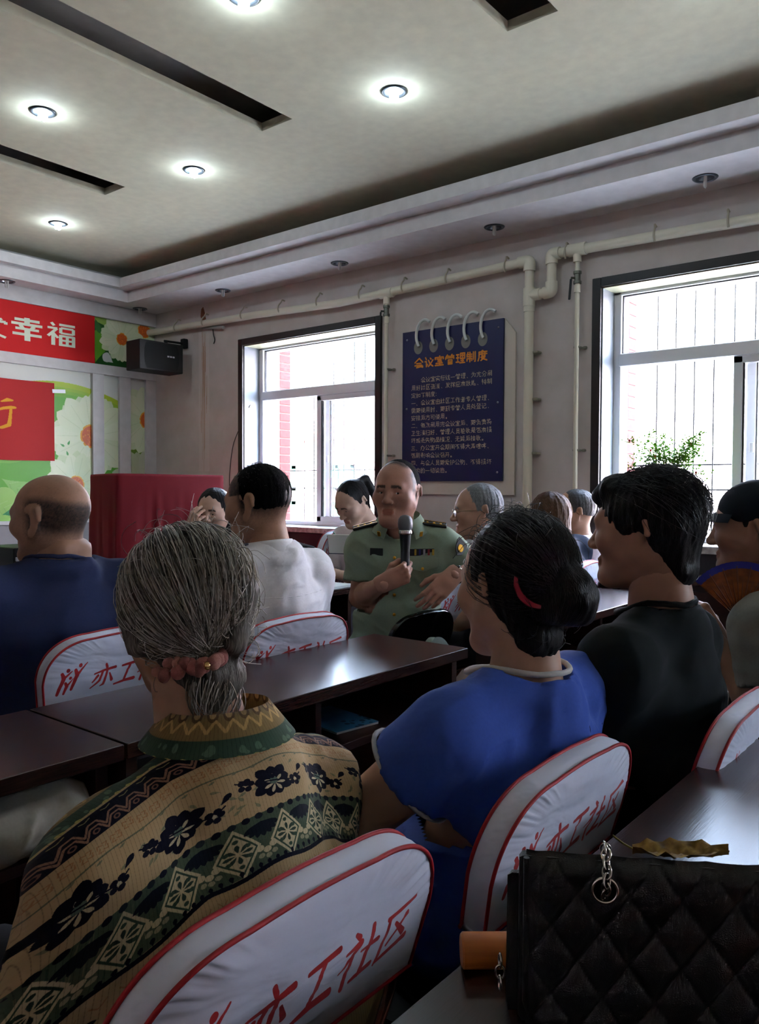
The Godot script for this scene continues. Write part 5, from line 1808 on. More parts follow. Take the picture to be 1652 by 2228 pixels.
func person(called: String, label: String, at: Vector3, turn: float, c: Dictionary) -> Node3D:
	var root := thing(called, label, "person", at, turn)
	var skin: Color = c.skin
	var sc: float = c.get("limb", 1.0)
	# ---- body: neck, torso, arms in one field; head and hands on finer grids
	var lo := Vector3(9, 9, 9)
	var hi := -lo
	for q in [c.pelvis, c.waist, c.chest, c.neck, (c.head as Transform3D).origin - Vector3(0, 0.1, 0)]:
		lo = lo.min(q - Vector3.ONE * 0.2)
		hi = hi.max(q + Vector3.ONE * 0.2)
	for a in c.arms:
		for q in 3:
			lo = lo.min(a[q] - Vector3.ONE * 0.09)
			hi = hi.max(a[q] + Vector3.ONE * 0.09)
	var s := SDF.new(lo, hi, 0.0115)
	torso(s, c, -0.022)
	var hx: Transform3D = c.head
	var nr: float = c.get("neck_r", 0.056)
	s.cone(c.neck + Vector3(0, -0.06, 0), hx * Vector3(0, -0.10, 0.028), nr * 1.06, nr * 0.96, 0.035)
	for q in c.get("extra", []):
		s.cone(hx * (q[0] as Vector3), hx * (q[1] as Vector3), q[2], q[3], 0.018)
	for a in c.arms:
		s.cone(a[0], a[1], 0.047 * sc, 0.040 * sc, 0.03)
		s.cone(a[1], (a[1] as Vector3).lerp(a[2], 0.3), 0.040 * sc, 0.041 * sc, 0.02)
		s.cone((a[1] as Vector3).lerp(a[2], 0.3), a[2], 0.041 * sc, 0.027 * sc, 0.02, Vector3.ONE)
	var nz := FastNoiseLite.new()
	nz.seed = 5
	nz.frequency = 14.0
	var mb := s.mesh(MB.new(), func(p: Vector3, _n: Vector3) -> Color: return skin * (1.0 + nz.get_noise_3dv(p) * 0.12))
	var hd := MB.new()
	var base := base_head()
	hd.v = base.v
	hd.n = base.n
	hd.uv = base.uv
	hd.ix = base.ix
	var cols := PackedColorArray()
	cols.resize(base.v.size())
	var hair_col: Color = c.get("hair_col", Color(0.012, 0.011, 0.010))
	var rule: Variant = c.get("scalp")
	var lip: Color = c.get("lip", Color(0.92, 0.66, 0.64))
	for i in base.v.size():
		var p := base.v[i]
		var col := skin * (1.0 + nz.get_noise_3dv(p * 1.5) * 0.14)
		if p.z < -0.074 and absf(p.x) < 0.023 and absf(p.y + 0.0675) < 0.0115 * sqrt(maxf(0.0, 1.0 - pow(p.x / 0.0235, 2.0))):
			col = col * lip
		if p.z < -0.055 and absf(p.x) > 0.012 and absf(p.x) < 0.047 and absf(p.y - 0.0205 - (absf(p.x) - 0.012) * 0.07 + maxf(absf(p.x) - 0.035, 0.0) * 0.5) < 0.0050:
			col = col.lerp(hair_col, 0.85)
		if rule != null and (absf(p.x) < 0.0758 or p.y > 0.045):
			var f: float = rule.call(p) + nz.get_noise_3dv(p * 6.0) * 0.10 + nz.get_noise_3dv(p * 22.0) * 0.22
			col = col.lerp(hair_col, clampf(f, 0.0, 1.0) if f > 0.06 else 0.0)
		col.a = 1.0
		cols[i] = col
	hd.c = cols
	mb.add(hd, hx)
	for a in c.arms:
		if a.size() > 3:
			mb.add(hand(a[3]), hand_xf(a[2], a[4], a[5], a[6], c.get("hand_size", 1.0)), skin)
	obj("body", mb, skin_mat(), root)
	# eyes
	for m in [-1.0, 1.0]:
		var e := MB.new()
		e.col = Color(0.62, 0.58, 0.54)
		e.ball(Vector3(0.031 * m, -0.0015, -0.0785), Vector3(0.0125, 0.0115, 0.0115), 12, 8)
		e.col = Color(0.012, 0.008, 0.006)
		var look: float = c.get("look", 0.0)
		e.ball(Vector3(0.031 * m + look, -0.0015, -0.0862), Vector3(0.0058, 0.0058, 0.0042), 10, 6)
		var eo := obj("eye", e, skin_mat(), root)
		eo.transform = hx
	# ---- trousers: thighs forward, shanks down
	if c.get("legs", true):
		var pel: Vector3 = c.pelvis
		var t := SDF.new(pel + Vector3(-0.27, -pel.y, -0.62), pel + Vector3(0.27, 0.16, 0.2), 0.0165)
		t.cone(pel + Vector3(-0.07, 0, 0), pel + Vector3(0.07, 0, 0), 0.128, 0.128, 0.03)
		for m in [-1.0, 1.0]:
			var kn := pel + Vector3(0.115 * m, 0.0, -0.40)
			kn.y = 0.50
			var an := Vector3(kn.x, 0.07, kn.z + 0.04)
			t.cone(pel + Vector3(0.085 * m, 0.0, -0.02), kn, 0.095, 0.066, 0.03)
			t.cone(kn, an, 0.066, 0.05, 0.02)
			t.cone(an + Vector3(0, -0.035, 0.02), an + Vector3(0.01 * m, -0.042, -0.14), 0.035, 0.03, 0.02)
		obj("trousers", t.mesh(MB.new()), c.get("trousers", M.matte_black), root)
	return root

# shirt over the same skeleton: sleeves to a share of the upper arm (or past the elbow), open neck, folds
func shirt(root: Node3D, c: Dictionary, m: Material, o := {}) -> MeshInstance3D:
	var sl: float = o.get("sleeve", 0.62)
	var grow: float = o.get("grow", 0.008)
	var lo := Vector3(9, 9, 9)
	var hi := -lo
	for q in [c.pelvis, c.waist, c.chest, c.neck]:
		lo = lo.min(q - Vector3.ONE * 0.22)
		hi = hi.max(q + Vector3.ONE * 0.22)
	for a in c.arms:
		for q in (3 if sl > 1.0 else 2):
			lo = lo.min(a[q] - Vector3.ONE * 0.11)
			hi = hi.max(a[q] + Vector3.ONE * 0.11)
	lo.y = maxf(lo.y, c.pelvis.y - 0.10)
	var s := SDF.new(lo, hi, o.get("cell", 0.0105))
	torso(s, c, grow)
	var sr: float = o.get("sleeve_r", 0.064)
	for a in c.arms:
		var sj: Vector3 = a[0]
		var el: Vector3 = a[1]
		var wr: Vector3 = a[2]
		var e := sj.lerp(el, minf(sl, 1.0))
		s.cone(sj, e, sr, sr * o.get("flare", 1.0), 0.03)
		var d := (el - sj).normalized()
		if sl > 1.0:
			e = el.lerp(wr, sl - 1.0)
			s.cone(el, e, sr * o.get("flare", 1.0), sr * 0.82 * o.get("flare", 1.0), 0.02)
			d = (wr - el).normalized()
		s.cut(d, e, e - Vector3.ONE * 0.105, e + Vector3.ONE * 0.105)
	var amp: float = o.get("folds", 0.004)
	s.bend(func(p: Vector3) -> float: return fold(p, amp))
	var nb: Vector3 = c.neck
	var hx: Transform3D = c.head
	var ax := (hx * Vector3(0, -0.09, 0.03) - nb).normalized()
	var op: float = o.get("open", 0.067)
	var ring := neck_ring(s, nb + Vector3(0, 0, o.get("neck_z", -0.008)), ax, op)
	s.cone(nb + ax * o.get("neck_lift", 0.022) + Vector3(0, 0, o.get("neck_z", -0.008)), nb + ax * 0.25, op, op + 0.02, 0.008, Vector3(1, 1, 1.05), true)
	s.cut(Vector3.DOWN, Vector3(0, c.pelvis.y - 0.07, 0))
	c["cloth"] = s
	var mb := s.mesh(MB.new(), null, o.get("uv"))
	var so := obj(o.get("called", "shirt"), mb, m, root)
	if o.has("rib"):
		obj("neck_band", MB.new().tube(ring, o.get("rib_r", 0.006), 8, false, true), o.rib, so)
	return so

# first cloth surface met from p along d
func hit(c: Dictionary, p: Vector3, d: Vector3, off := 0.0) -> Vector3:
	var s: SDF = c.cloth
	var t := 0.0
	while t < 0.6 and s.fine(p + d * t) > 0.0:
		t += 0.003
	return p + d * (t - off)

# where a tube of radius r round the neck axis meets the cloth
func neck_ring(s: SDF, at: Vector3, ax: Vector3, r: float) -> PackedVector3Array:
	var u := ax.cross(Vector3(0, 0, 1)).normalized()
	var w := ax.cross(u).normalized()
	var hs := PackedFloat32Array()
	var n := 44
	for k in n:
		var a := TAU * k / n
		var d := u * cos(a) * r + w * sin(a) * r * 1.05
		var t := 0.12
		while t > -0.12 and s.at(at + d + ax * t) > 0.0:
			t -= 0.004
		hs.append(t)
	var sorted := hs.duplicate()
	sorted.sort()
	var mid := sorted[n / 2]
	for k in n:
		hs[k] = clampf(hs[k], mid - 0.03, mid + 0.022)
	var out := PackedVector3Array()
	for k in n:
		var a := TAU * k / n
		var h := 0.0
		for j in range(-3, 4):
			h += hs[(k + j + n) % n] / 7.0
		out.append(at + (u * cos(a) * r + w * sin(a) * r * 1.05) + ax * h)
	return out

# hair: fields of [a, b, ra, rb, squash] in head space, subs carve
func hair(root: Node3D, hx: Transform3D, adds: Array, subs: Array, m: Material, cell := 0.005, rough_amp := 0.004, called := "hair", centre := Vector3(0, 0.03, 0.02)) -> MeshInstance3D:
	var s := SDF.new(Vector3(-0.15, -0.24, -0.15), Vector3(0.15, 0.18, 0.22), cell)
	for q in adds:
		s.cone(q[0], q[1], q[2], q[3], q[5] if q.size() > 5 else 0.012, q[4] if q.size() > 4 else Vector3.ONE)
	for q in subs:
		s.cone(q[0], q[1], q[2], q[3], q[5] if q.size() > 5 else 0.008, q[4] if q.size() > 4 else Vector3.ONE, true)
	var nz := FastNoiseLite.new()
	nz.seed = 23
	nz.frequency = 16.0
	if rough_amp > 0.0:
		var lumps := func(p: Vector3) -> float:
			var d := p - centre
			return nz.get_noise_3d(atan2(d.x, d.z) * 0.55, d.y * 0.5, d.length() * 0.6) * rough_amp + nz.get_noise_3dv(p * 1.2) * rough_amp * 0.4
		s.bend(lumps)
	var flow := func(p: Vector3, _n: Vector3) -> Vector2:
		var d := p - centre
		return Vector2(atan2(d.x, d.z) / TAU * 3.0, d.y * 4.0 - Vector2(d.x, d.z).length() * 5.0)
	var mb := s.mesh(MB.new(), null, flow)
	var o := obj(called, mb, m, root)
	o.transform = hx
	return o

# thin single hairs laid over an ellipsoid from start directions to a gathering point
func strands(root: Node3D, hx: Transform3D, n: int, ctr: Vector3, rad: Vector3, goal: Vector3, tones: Array, o := {}) -> MeshInstance3D:
	var rng := RandomNumberGenerator.new()
	rng.seed = o.get("seed", 1)
	var mb := MB.new()
	var r0: float = o.get("r", 0.0007)
	var seg: int = o.get("seg", 9)
	var gd := ((goal - ctr) / rad)
	for i in n:
		var a := rng.randf_range(o.get("a0", -PI), o.get("a1", PI))
		var e := rng.randf_range(o.get("e0", -0.4), o.get("e1", 1.5))
		var d := Vector3(sin(a) * cos(e), sin(e), -cos(a) * cos(e))
		var lift := rng.randf_range(0.985, 1.03)
		var p := PackedVector3Array()
		var wob: Vector3 = Vector3(rng.randfn(), rng.randfn(), rng.randfn()) * o.get("wave", 0.03)
		var ends: float = rng.randf_range(o.get("t1", 0.8), 1.0)
		var gl: float = clampf(gd.length(), 0.9, 1.15)
		var g2: Vector3 = (gd + Vector3(rng.randfn(), rng.randfn(), rng.randfn()) * o.get("scatter", 0.08)).normalized()
		if d.angle_to(g2) > 2.7 or d.cross(g2).length() < 0.02:
			continue
		for k in seg + 1:
			var t := ends * k / seg
			var q: Vector3 = d.slerp(g2, t) * lerpf(lift, gl * 1.01, t) + wob * sin(t * PI)
			p.append(ctr + q * rad)
		mb.col = tones[rng.randi() % tones.size()]
		var rr := []
		for k in seg + 1:
			rr.append(r0 * (1.0 - 0.5 * k / seg))
		mb.tube(p, rr, 3, false)
	var m := mat(Color.WHITE, 0.42, 0.0, 0.5)
	m.vertex_color_use_as_albedo = true
	var ob := obj("hair_strands", mb, m, root)
	ob.set_meta("kind", "stuff")
	ob.transform = hx
	return ob

# loose hairs standing off the head
func flyaways(root: Node3D, hx: Transform3D, n: int, ctr: Vector3, rad: Vector3, tones: Array, o := {}) -> void:
	var rng := RandomNumberGenerator.new()
	rng.seed = o.get("seed", 3)
	var mb := MB.new()
	for i in n:
		var a := rng.randf_range(o.get("a0", -PI), o.get("a1", PI))
		var e := rng.randf_range(o.get("e0", 0.5), o.get("e1", 1.5))
		var d := Vector3(sin(a) * cos(e), sin(e), -cos(a) * cos(e))
		var p0 := ctr + d * rad
		var side := d.cross(Vector3(rng.randfn(), rng.randfn(), rng.randfn())).normalized()
		var ln := rng.randf_range(0.4, 1.0) * float(o.get("len", 0.06))
		mb.col = tones[rng.randi() % tones.size()]
		mb.tube(curve([p0 - d * 0.01, p0 + d * ln * 0.35 + side * ln * 0.2, p0 + d * ln * 0.5 + side * ln * 0.65, p0 + d * ln * rng.randf_range(0.2, 0.6) + side * ln], 3), o.get("r", 0.0005), 3, false)
	var m := mat(Color.WHITE, 0.42)
	m.vertex_color_use_as_albedo = true
	var ob := obj("loose_hairs", mb, m, root)
	ob.set_meta("kind", "stuff")
	ob.transform = hx

func spectacles(root: Node3D, hx: Transform3D) -> void:
	var mt := mat(Color(0.55, 0.5, 0.42), 0.25, 0.9)
	var fr := MB.new()
	var ln := MB.new()
	for m in [-1.0, 1.0]:
		var ring := PackedVector3Array()
		for k in 20:
			var a := TAU * k / 20.0
			ring.append(Vector3(0.033 * m + cos(a) * 0.024, -0.004 + sin(a) * 0.018, -0.107 + absf(0.033 * m + cos(a) * 0.024) * 0.12))
		fr.tube(ring, 0.0011, 6, false, true)
		fr.tube(pts([Vector3(0.057 * m, 0.002, -0.100), Vector3(0.076 * m, 0.006, -0.085), Vector3(0.082 * m, 0.006, 0.0), Vector3(0.081 * m, -0.008, 0.02)]), 0.0013, 6)
		for k in 20:
			ln.quad(Vector3(0.033 * m, -0.004, -0.103), ring[k], ring[(k + 1) % 20], Vector3(0.033 * m, -0.004, -0.103))
	fr.tube(curve([Vector3(-0.010, 0.001, -0.106), Vector3(0, 0.005, -0.110), Vector3(0.010, 0.001, -0.106)], 3), 0.0012, 6)
	var o := obj("spectacles", fr, mt, root)
	o.transform = hx
	obj("lens", ln, M.glass, o)
# ---------------------------------------------------------------- the people
func skeleton(x: Dictionary) -> Dictionary:
	# a seated figure about the pelvis at z = 0, facing -z; sh shoulder height
	var sh: float = x.sh
	var sw: float = x.get("sw", 0.165)
	var lean: float = x.get("lean", 0.0)        # how far the neck base sits in front of (-) or behind the pelvis
	var c := {
		"pelvis": Vector3(0, 0.55, 0.0), "waist": Vector3(0, lerpf(0.55, sh, 0.36), lean * 0.3), "chest": Vector3(0, sh - 0.13, lean * 0.75 + 0.01),
		"neck": Vector3(0, x.get("neck_y", sh + 0.05), lean + 0.01), "head": x.head, "skin": x.skin, "arms": [],
	}
	for m in [-1.0, 1.0]:
		c.arms.append([Vector3(sw * m, sh, lean), Vector3((sw + 0.05) * m, sh - 0.26, lean - 0.08), Vector3((sw - 0.03) * m, sh - 0.32, lean - 0.30), "relaxed", Vector3(-0.35 * m, -0.1, -1), Vector3(0.15 * m, 1, 0), m < 0.0])
	for k in x:
		if not k in ["sh", "sw", "lean", "neck_y"]:
			c[k] = x[k]
	return c

func build_people() -> void:
	grey_woman()
	blue_woman()
	black_shirt_man()
	cap_man()
	bald_man()
	white_officer()
	speaker()
	background_people()

const TAN := Color(0.40, 0.225, 0.14)
const TAN2 := Color(0.46, 0.27, 0.18)
const PALE := Color(0.56, 0.37, 0.28)
const BLACK_HAIR := Color(0.014, 0.012, 0.011)

func grey_woman() -> void:
	var o := Vector3(0.655, 0, -0.76)
	var hx := head_xf(Vector3(0.01, 1.05, -0.115), -0.36, -0.14, 0.0, Vector3(0.94, 0.92, 0.94))
	var c := skeleton({"sh": 0.79, "sw": 0.168, "neck_y": 0.885, "lean": -0.035, "head": hx, "skin": TAN, "girth": 1.04, "limb": 0.95, "trousers": cloth_mat(Color(0.03, 0.03, 0.035)), "hair_col": Color(0.10, 0.09, 0.08)})
	var r := person("person", "person with grey pinned-up hair in a beige and navy patterned cardigan", o, 0.0, c)
	var m := mat(Color.WHITE, 0.9, 0.0, 0.2)
	m.albedo_texture = paint_cardigan()
	m.rim_enabled = true
	m.rim = 0.15
	bumpy(m, noise_tex(0.25, 71, 256, Color.BLACK, Color.WHITE, 2), 0.05)
	shirt(r, c, m, {"sleeve": 1.45, "grow": 0.014, "sleeve_r": 0.068, "flare": 1.06, "folds": 0.006, "open": 0.062, "cell": 0.0085, "called": "cardigan", "uv": cardigan_uv})
	# stand collar
	var rows := []
	var uvs := []
	for i in 9:
		var rr := PackedVector3Array()
		var uu := PackedVector2Array()
		for k in 41:
			var a := lerpf(-2.75, 2.75, k / 40.0)
			var t := i / 8.0
			var fold_out := smoothstep(0.45, 1.0, t)
			var rad := lerpf(0.066, 0.062, minf(t * 2.0, 1.0)) + fold_out * 0.034
			var y := 0.898 + minf(t * 2.0, 1.0) * 0.046 - fold_out * 0.044
			rr.append(Vector3(0.005 + sin(a) * rad * 1.02, y + cos(a) * 0.006, -0.04 + cos(a) * rad * 1.05))
			uu.append(Vector2(a * 0.085 / 0.64 + 0.5, 0.004 + maxf(t - 0.35, 0.0) * 0.125))
		rows.append(rr)
		uvs.append(uu)
	obj("collar", MB.new().sheet(rows, uvs, false), m, r)
	var hm := hair_mat(Color(0.30, 0.28, 0.24), 0.5)
	hair(r, hx, [
		[Vector3(0, 0.032, 0.018), Vector3(0, 0.032, 0.018), 0.096, 0.096, Vector3(0.90, 1.0, 1.06)],
		[Vector3(0, -0.03, 0.045), Vector3(0, -0.075, 0.066), 0.066, 0.036, Vector3(1.1, 1, 0.85), 0.03],
		[Vector3(0.012, 0.075, 0.085), Vector3(0.045, 0.03, 0.105), 0.026, 0.022, Vector3.ONE, 0.012],
		[Vector3(0.045, 0.03, 0.105), Vector3(0.035, -0.04, 0.108), 0.022, 0.018, Vector3.ONE, 0.012],
		[Vector3(-0.03, 0.082, 0.07), Vector3(0.012, 0.078, 0.088), 0.02, 0.022, Vector3.ONE, 0.012],
		[Vector3(0.02, -0.085, 0.088), Vector3(0.005, -0.135, 0.078), 0.030, 0.018, Vector3(1.15, 1, 0.8), 0.015],
		[Vector3(-0.082, 0.0, 0.02), Vector3(-0.076, -0.04, 0.035), 0.016, 0.012, Vector3.ONE, 0.012],
		[Vector3(0.082, 0.0, 0.02), Vector3(0.076, -0.04, 0.035), 0.016, 0.012, Vector3.ONE, 0.012],
	], [[Vector3(0, -0.03, -0.11), Vector3(0, -0.12, -0.09), 0.088, 0.09, Vector3(0.9, 1, 0.75)]], hm, 0.0048, 0.005)
	var tones := [Color(0.30, 0.28, 0.235), Color(0.46, 0.44, 0.38), Color(0.15, 0.135, 0.115), Color(0.62, 0.60, 0.54), Color(0.34, 0.29, 0.21)]
	strands(r, hx, 900, Vector3(0, 0.032, 0.018), Vector3(0.089, 0.099, 0.105), Vector3(0.005, -0.075, 0.115), tones, {"seed": 5, "e0": -0.35, "e1": 1.4, "scatter": 0.12, "wave": 0.035, "r": 0.00085})
	strands(r, hx, 260, Vector3(0.03, 0.03, 0.09), Vector3(0.035, 0.062, 0.04), Vector3(0.03, -0.03, 0.125), tones, {"seed": 8, "e0": -1.2, "e1": 1.5, "scatter": 0.35, "wave": 0.15, "r": 0.0009})
	strands(r, hx, 160, Vector3(0.012, -0.105, 0.082), Vector3(0.034, 0.045, 0.028), Vector3(0.0, -0.15, 0.085), tones, {"seed": 9, "e0": 0.2, "e1": 1.5, "scatter": 0.3, "wave": 0.12, "r": 0.0009})
	flyaways(r, hx, 46, Vector3(0, 0.032, 0.018), Vector3(0.088, 0.098, 0.104), [Color(0.42, 0.40, 0.36), Color(0.25, 0.23, 0.20)], {"seed": 4, "len": 0.06, "r": 0.00035, "e0": 0.25, "e1": 1.25})
	flyaways(r, hx, 60, Vector3(0, 0.0, 0.03), Vector3(0.09, 0.10, 0.09), [Color(0.42, 0.40, 0.36), Color(0.2, 0.18, 0.16)], {"seed": 6, "len": 0.04, "e0": -0.8, "e1": 0.6, "a0": 2.0, "a1": 4.3})
	# ruffled rust-pink hair clip with a glass stone
	var clip := MB.new()
	var rng := RandomNumberGenerator.new()
	rng.seed = 12
	for k in 26:
		var t := k / 25.0
		var at := Vector3(lerpf(-0.062, 0.058, t), lerpf(-0.082, -0.032, t) + sin(t * 9.0) * 0.006, 0.118 - pow(t - 0.5, 2.0) * 0.16)
		clip.col = [Color(0.40, 0.13, 0.11), Color(0.50, 0.22, 0.17), Color(0.30, 0.10, 0.08), Color(0.45, 0.30, 0.2)][rng.randi() % 4]
		clip.ball(at + Vector3(rng.randfn(), rng.randfn(), rng.randfn()) * 0.004, Vector3(rng.randf_range(0.007, 0.013), rng.randf_range(0.006, 0.012), 0.009), 8, 6, Basis(Vector3(rng.randfn(), rng.randfn(), rng.randfn()).normalized(), rng.randf() * 3.0))
	var cm := mat(Color.WHITE, 0.55)
	cm.vertex_color_use_as_albedo = true
	var co := obj("hair_clip", clip, bumpy(cm, M.noise, 0.1), r)
	co.transform = hx
	obj("stone", MB.new().ball(Vector3(-0.012, -0.066, 0.131), Vector3(0.005, 0.006, 0.004), 6, 4), mat(Color(0.9, 0.75, 0.5), 0.05, 0.8), co)

func blue_woman() -> void:
	var o := Vector3(1.165, 0, -0.70)
	var hx := head_xf(Vector3(0.015, 1.055, 0.035), -0.38, -0.04, 0.0, Vector3(0.97, 0.98, 0.97))
	var c := skeleton({"sh": 0.845, "sw": 0.185, "neck_y": 0.92, "lean": 0.05, "head": hx, "skin": TAN2, "girth": 1.1, "limb": 1.08, "neck_r": 0.056, "trousers": cloth_mat(Color(0.02, 0.03, 0.07)), "hair_col": BLACK_HAIR})
	c.arms[0] = [Vector3(-0.195, 0.845, 0.045), Vector3(-0.27, 0.675, -0.12), Vector3(-0.12, 0.665, -0.36), "relaxed", Vector3(0.35, -0.1, -1), Vector3(-0.15, 1, 0), true]
	var r := person("person", "person with black hair in a low bun wearing a royal blue short-sleeved shirt", o, 0.0, c)
	shirt(r, c, cloth_mat(Color(0.045, 0.095, 0.40), 0.85, 0.25), {"sleeve": 0.30, "grow": 0.012, "sleeve_r": 0.070, "flare": 1.12, "folds": 0.009, "open": 0.080, "neck_lift": -0.012, "cell": 0.0092, "rib": cloth_mat(Color(0.55, 0.55, 0.52)), "rib_r": 0.0048})
	# cuffs
	for a in c.arms:
		var e: Vector3 = (a[0] as Vector3).lerp(a[1], 0.30)
		var d: Vector3 = (a[1] - a[0]).normalized()
		var u := d.cross(Vector3.FORWARD).normalized()
		var w := d.cross(u)
		var q := []
		for k in 30:
			q.append(e + (u * cos(TAU * k / 30.0) + w * sin(TAU * k / 30.0)) * 0.0785)
		obj("cuff", MB.new().tube(pts(q), 0.004, 6, false, true), cloth_mat(Color(0.42, 0.44, 0.46)), r)
	hair(r, hx, [
		[Vector3(0, 0.034, 0.018), Vector3(0, 0.034, 0.018), 0.093, 0.093, Vector3(0.90, 1.0, 1.06)],
		[Vector3(0, -0.02, 0.05), Vector3(0, -0.075, 0.062), 0.066, 0.044, Vector3(1.05, 1, 0.8), 0.03],
		[Vector3(0.005, 0.0, 0.095), Vector3(0.02, -0.012, 0.135), 0.050, 0.034, Vector3(1, 1, 1), 0.02],
		[Vector3(0.0, 0.035, 0.09), Vector3(0.02, 0.01, 0.13), 0.038, 0.03, Vector3.ONE, 0.018],
		[Vector3(-0.02, -0.03, 0.11), Vector3(0.03, -0.035, 0.135), 0.022, 0.02, Vector3.ONE, 0.012],
	], [[Vector3(0, -0.03, -0.115), Vector3(0, -0.13, -0.08), 0.09, 0.095, Vector3(0.9, 1, 0.75)], [Vector3(-0.085, -0.02, -0.01), Vector3(-0.085, -0.10, 0.01), 0.034, 0.05], [Vector3(0.085, -0.02, -0.01), Vector3(0.085, -0.10, 0.01), 0.034, 0.05]], hair_mat(Color(0.022, 0.02, 0.02), 0.42), 0.0048, 0.004)
	var tones := [Color(0.012, 0.011, 0.011), Color(0.022, 0.02, 0.02), Color(0.035, 0.030, 0.028)]
	strands(r, hx, 420, Vector3(0, 0.034, 0.018), Vector3(0.086, 0.096, 0.102), Vector3(0.0, 0.0, 0.13), tones, {"seed": 15, "e0": -0.6, "e1": 1.4, "scatter": 0.1, "wave": 0.02})
	flyaways(r, hx, 80, Vector3(0, 0.03, 0.02), Vector3(0.085, 0.094, 0.10), tones, {"seed": 14, "len": 0.05})
	flyaways(r, hx, 50, Vector3(0, -0.02, 0.02), Vector3(0.08, 0.08, 0.09), tones, {"seed": 16, "len": 0.04, "e0": -0.9, "e1": 0.0, "a0": 2.3, "a1": 4.0})
	# pink crescent slide
	var cr := PackedVector2Array()
	for k in 21:
		var t := k / 20.0
		var a := lerpf(-0.9, 0.9, t)
		cr.append(Vector2(cos(a) * 0.052 - 0.03, sin(a) * 0.045))
	for k in range(19, 0, -1):
		var t := k / 20.0
		var a := lerpf(-0.9, 0.9, t)
		cr.append(Vector2(cos(a) * 0.037 - 0.0255, sin(a) * 0.041))
	var b := Basis.from_euler(Vector3(0.0, -0.62, 0.0)) * Basis(Vector3(0, 0, 1), PI + 0.75)
	var cl := obj("hair_slide", MB.new().prism(cr, 0.004, Transform3D(b, Vector3(-0.050, 0.004, 0.106)), 0.001, true), mat(Color(0.62, 0.12, 0.20), 0.35), r)
	cl.transform = hx

func black_shirt_man() -> void:
	var o := Vector3(1.63, 0, -0.645)
	var hx := head_xf(Vector3(0.0, 1.135, 0.035), 0.05, -0.02, 0.0, Vector3(1.02, 0.98, 1.02))
	var c := skeleton({"sh": 0.885, "sw": 0.19, "neck_y": 0.975, "lean": 0.055, "head": hx, "skin": Color(0.36, 0.20, 0.13), "girth": 1.1, "limb": 1.1, "neck_r": 0.062, "trousers": cloth_mat(Color(0.015, 0.015, 0.02)), "hair_col": BLACK_HAIR})
	var r := person("person", "person with thick black hair in profile wearing a plain black t-shirt", o, 0.0, c)
	shirt(r, c, cloth_mat(Color(0.011, 0.014, 0.014), 0.9, 0.1), {"sleeve": 0.75, "grow": 0.014, "sleeve_r": 0.075, "folds": 0.005, "open": 0.073, "neck_lift": 0.004, "rib": cloth_mat(Color(0.011, 0.014, 0.014))})
	hair(r, hx, [
		[Vector3(0, 0.036, 0.014), Vector3(0, 0.036, 0.014), 0.097, 0.097, Vector3(0.90, 0.99, 1.08)],
		[Vector3(0, 0.09, -0.06), Vector3(0, 0.075, -0.085), 0.03, 0.022, Vector3(2.0, 1, 1), 0.02],
		[Vector3(0, -0.01, 0.055), Vector3(0, -0.075, 0.07), 0.07, 0.042, Vector3(1.0, 1, 0.8), 0.03],
	], [[Vector3(0, -0.055, -0.11), Vector3(0, -0.13, -0.08), 0.105, 0.10, Vector3(0.9, 1, 0.72)], [Vector3(-0.085, -0.03, 0.005), Vector3(-0.085, -0.10, 0.02), 0.03, 0.05], [Vector3(0.085, -0.03, 0.005), Vector3(0.085, -0.10, 0.02), 0.03, 0.05], [Vector3(0, 0.0, -0.13), Vector3(0, 0.02, -0.13), 0.05, 0.05, Vector3(1.4, 1, 0.8)]], hair_mat(Color(0.02, 0.02, 0.022), 0.45), 0.005, 0.0045)
	var tones := [Color(0.012, 0.012, 0.013), Color(0.02, 0.02, 0.022), Color(0.03, 0.03, 0.032)]
	strands(r, hx, 420, Vector3(0, 0.036, 0.014), Vector3(0.088, 0.097, 0.106), Vector3(0.0, 0.0, 0.12), tones, {"seed": 25, "e0": 0.5, "e1": 1.5, "scatter": 0.3, "wave": 0.05, "t1": 0.5})
	flyaways(r, hx, 140, Vector3(0, 0.036, 0.014), Vector3(0.086, 0.095, 0.104), tones, {"seed": 24, "len": 0.03, "e0": 0.5})

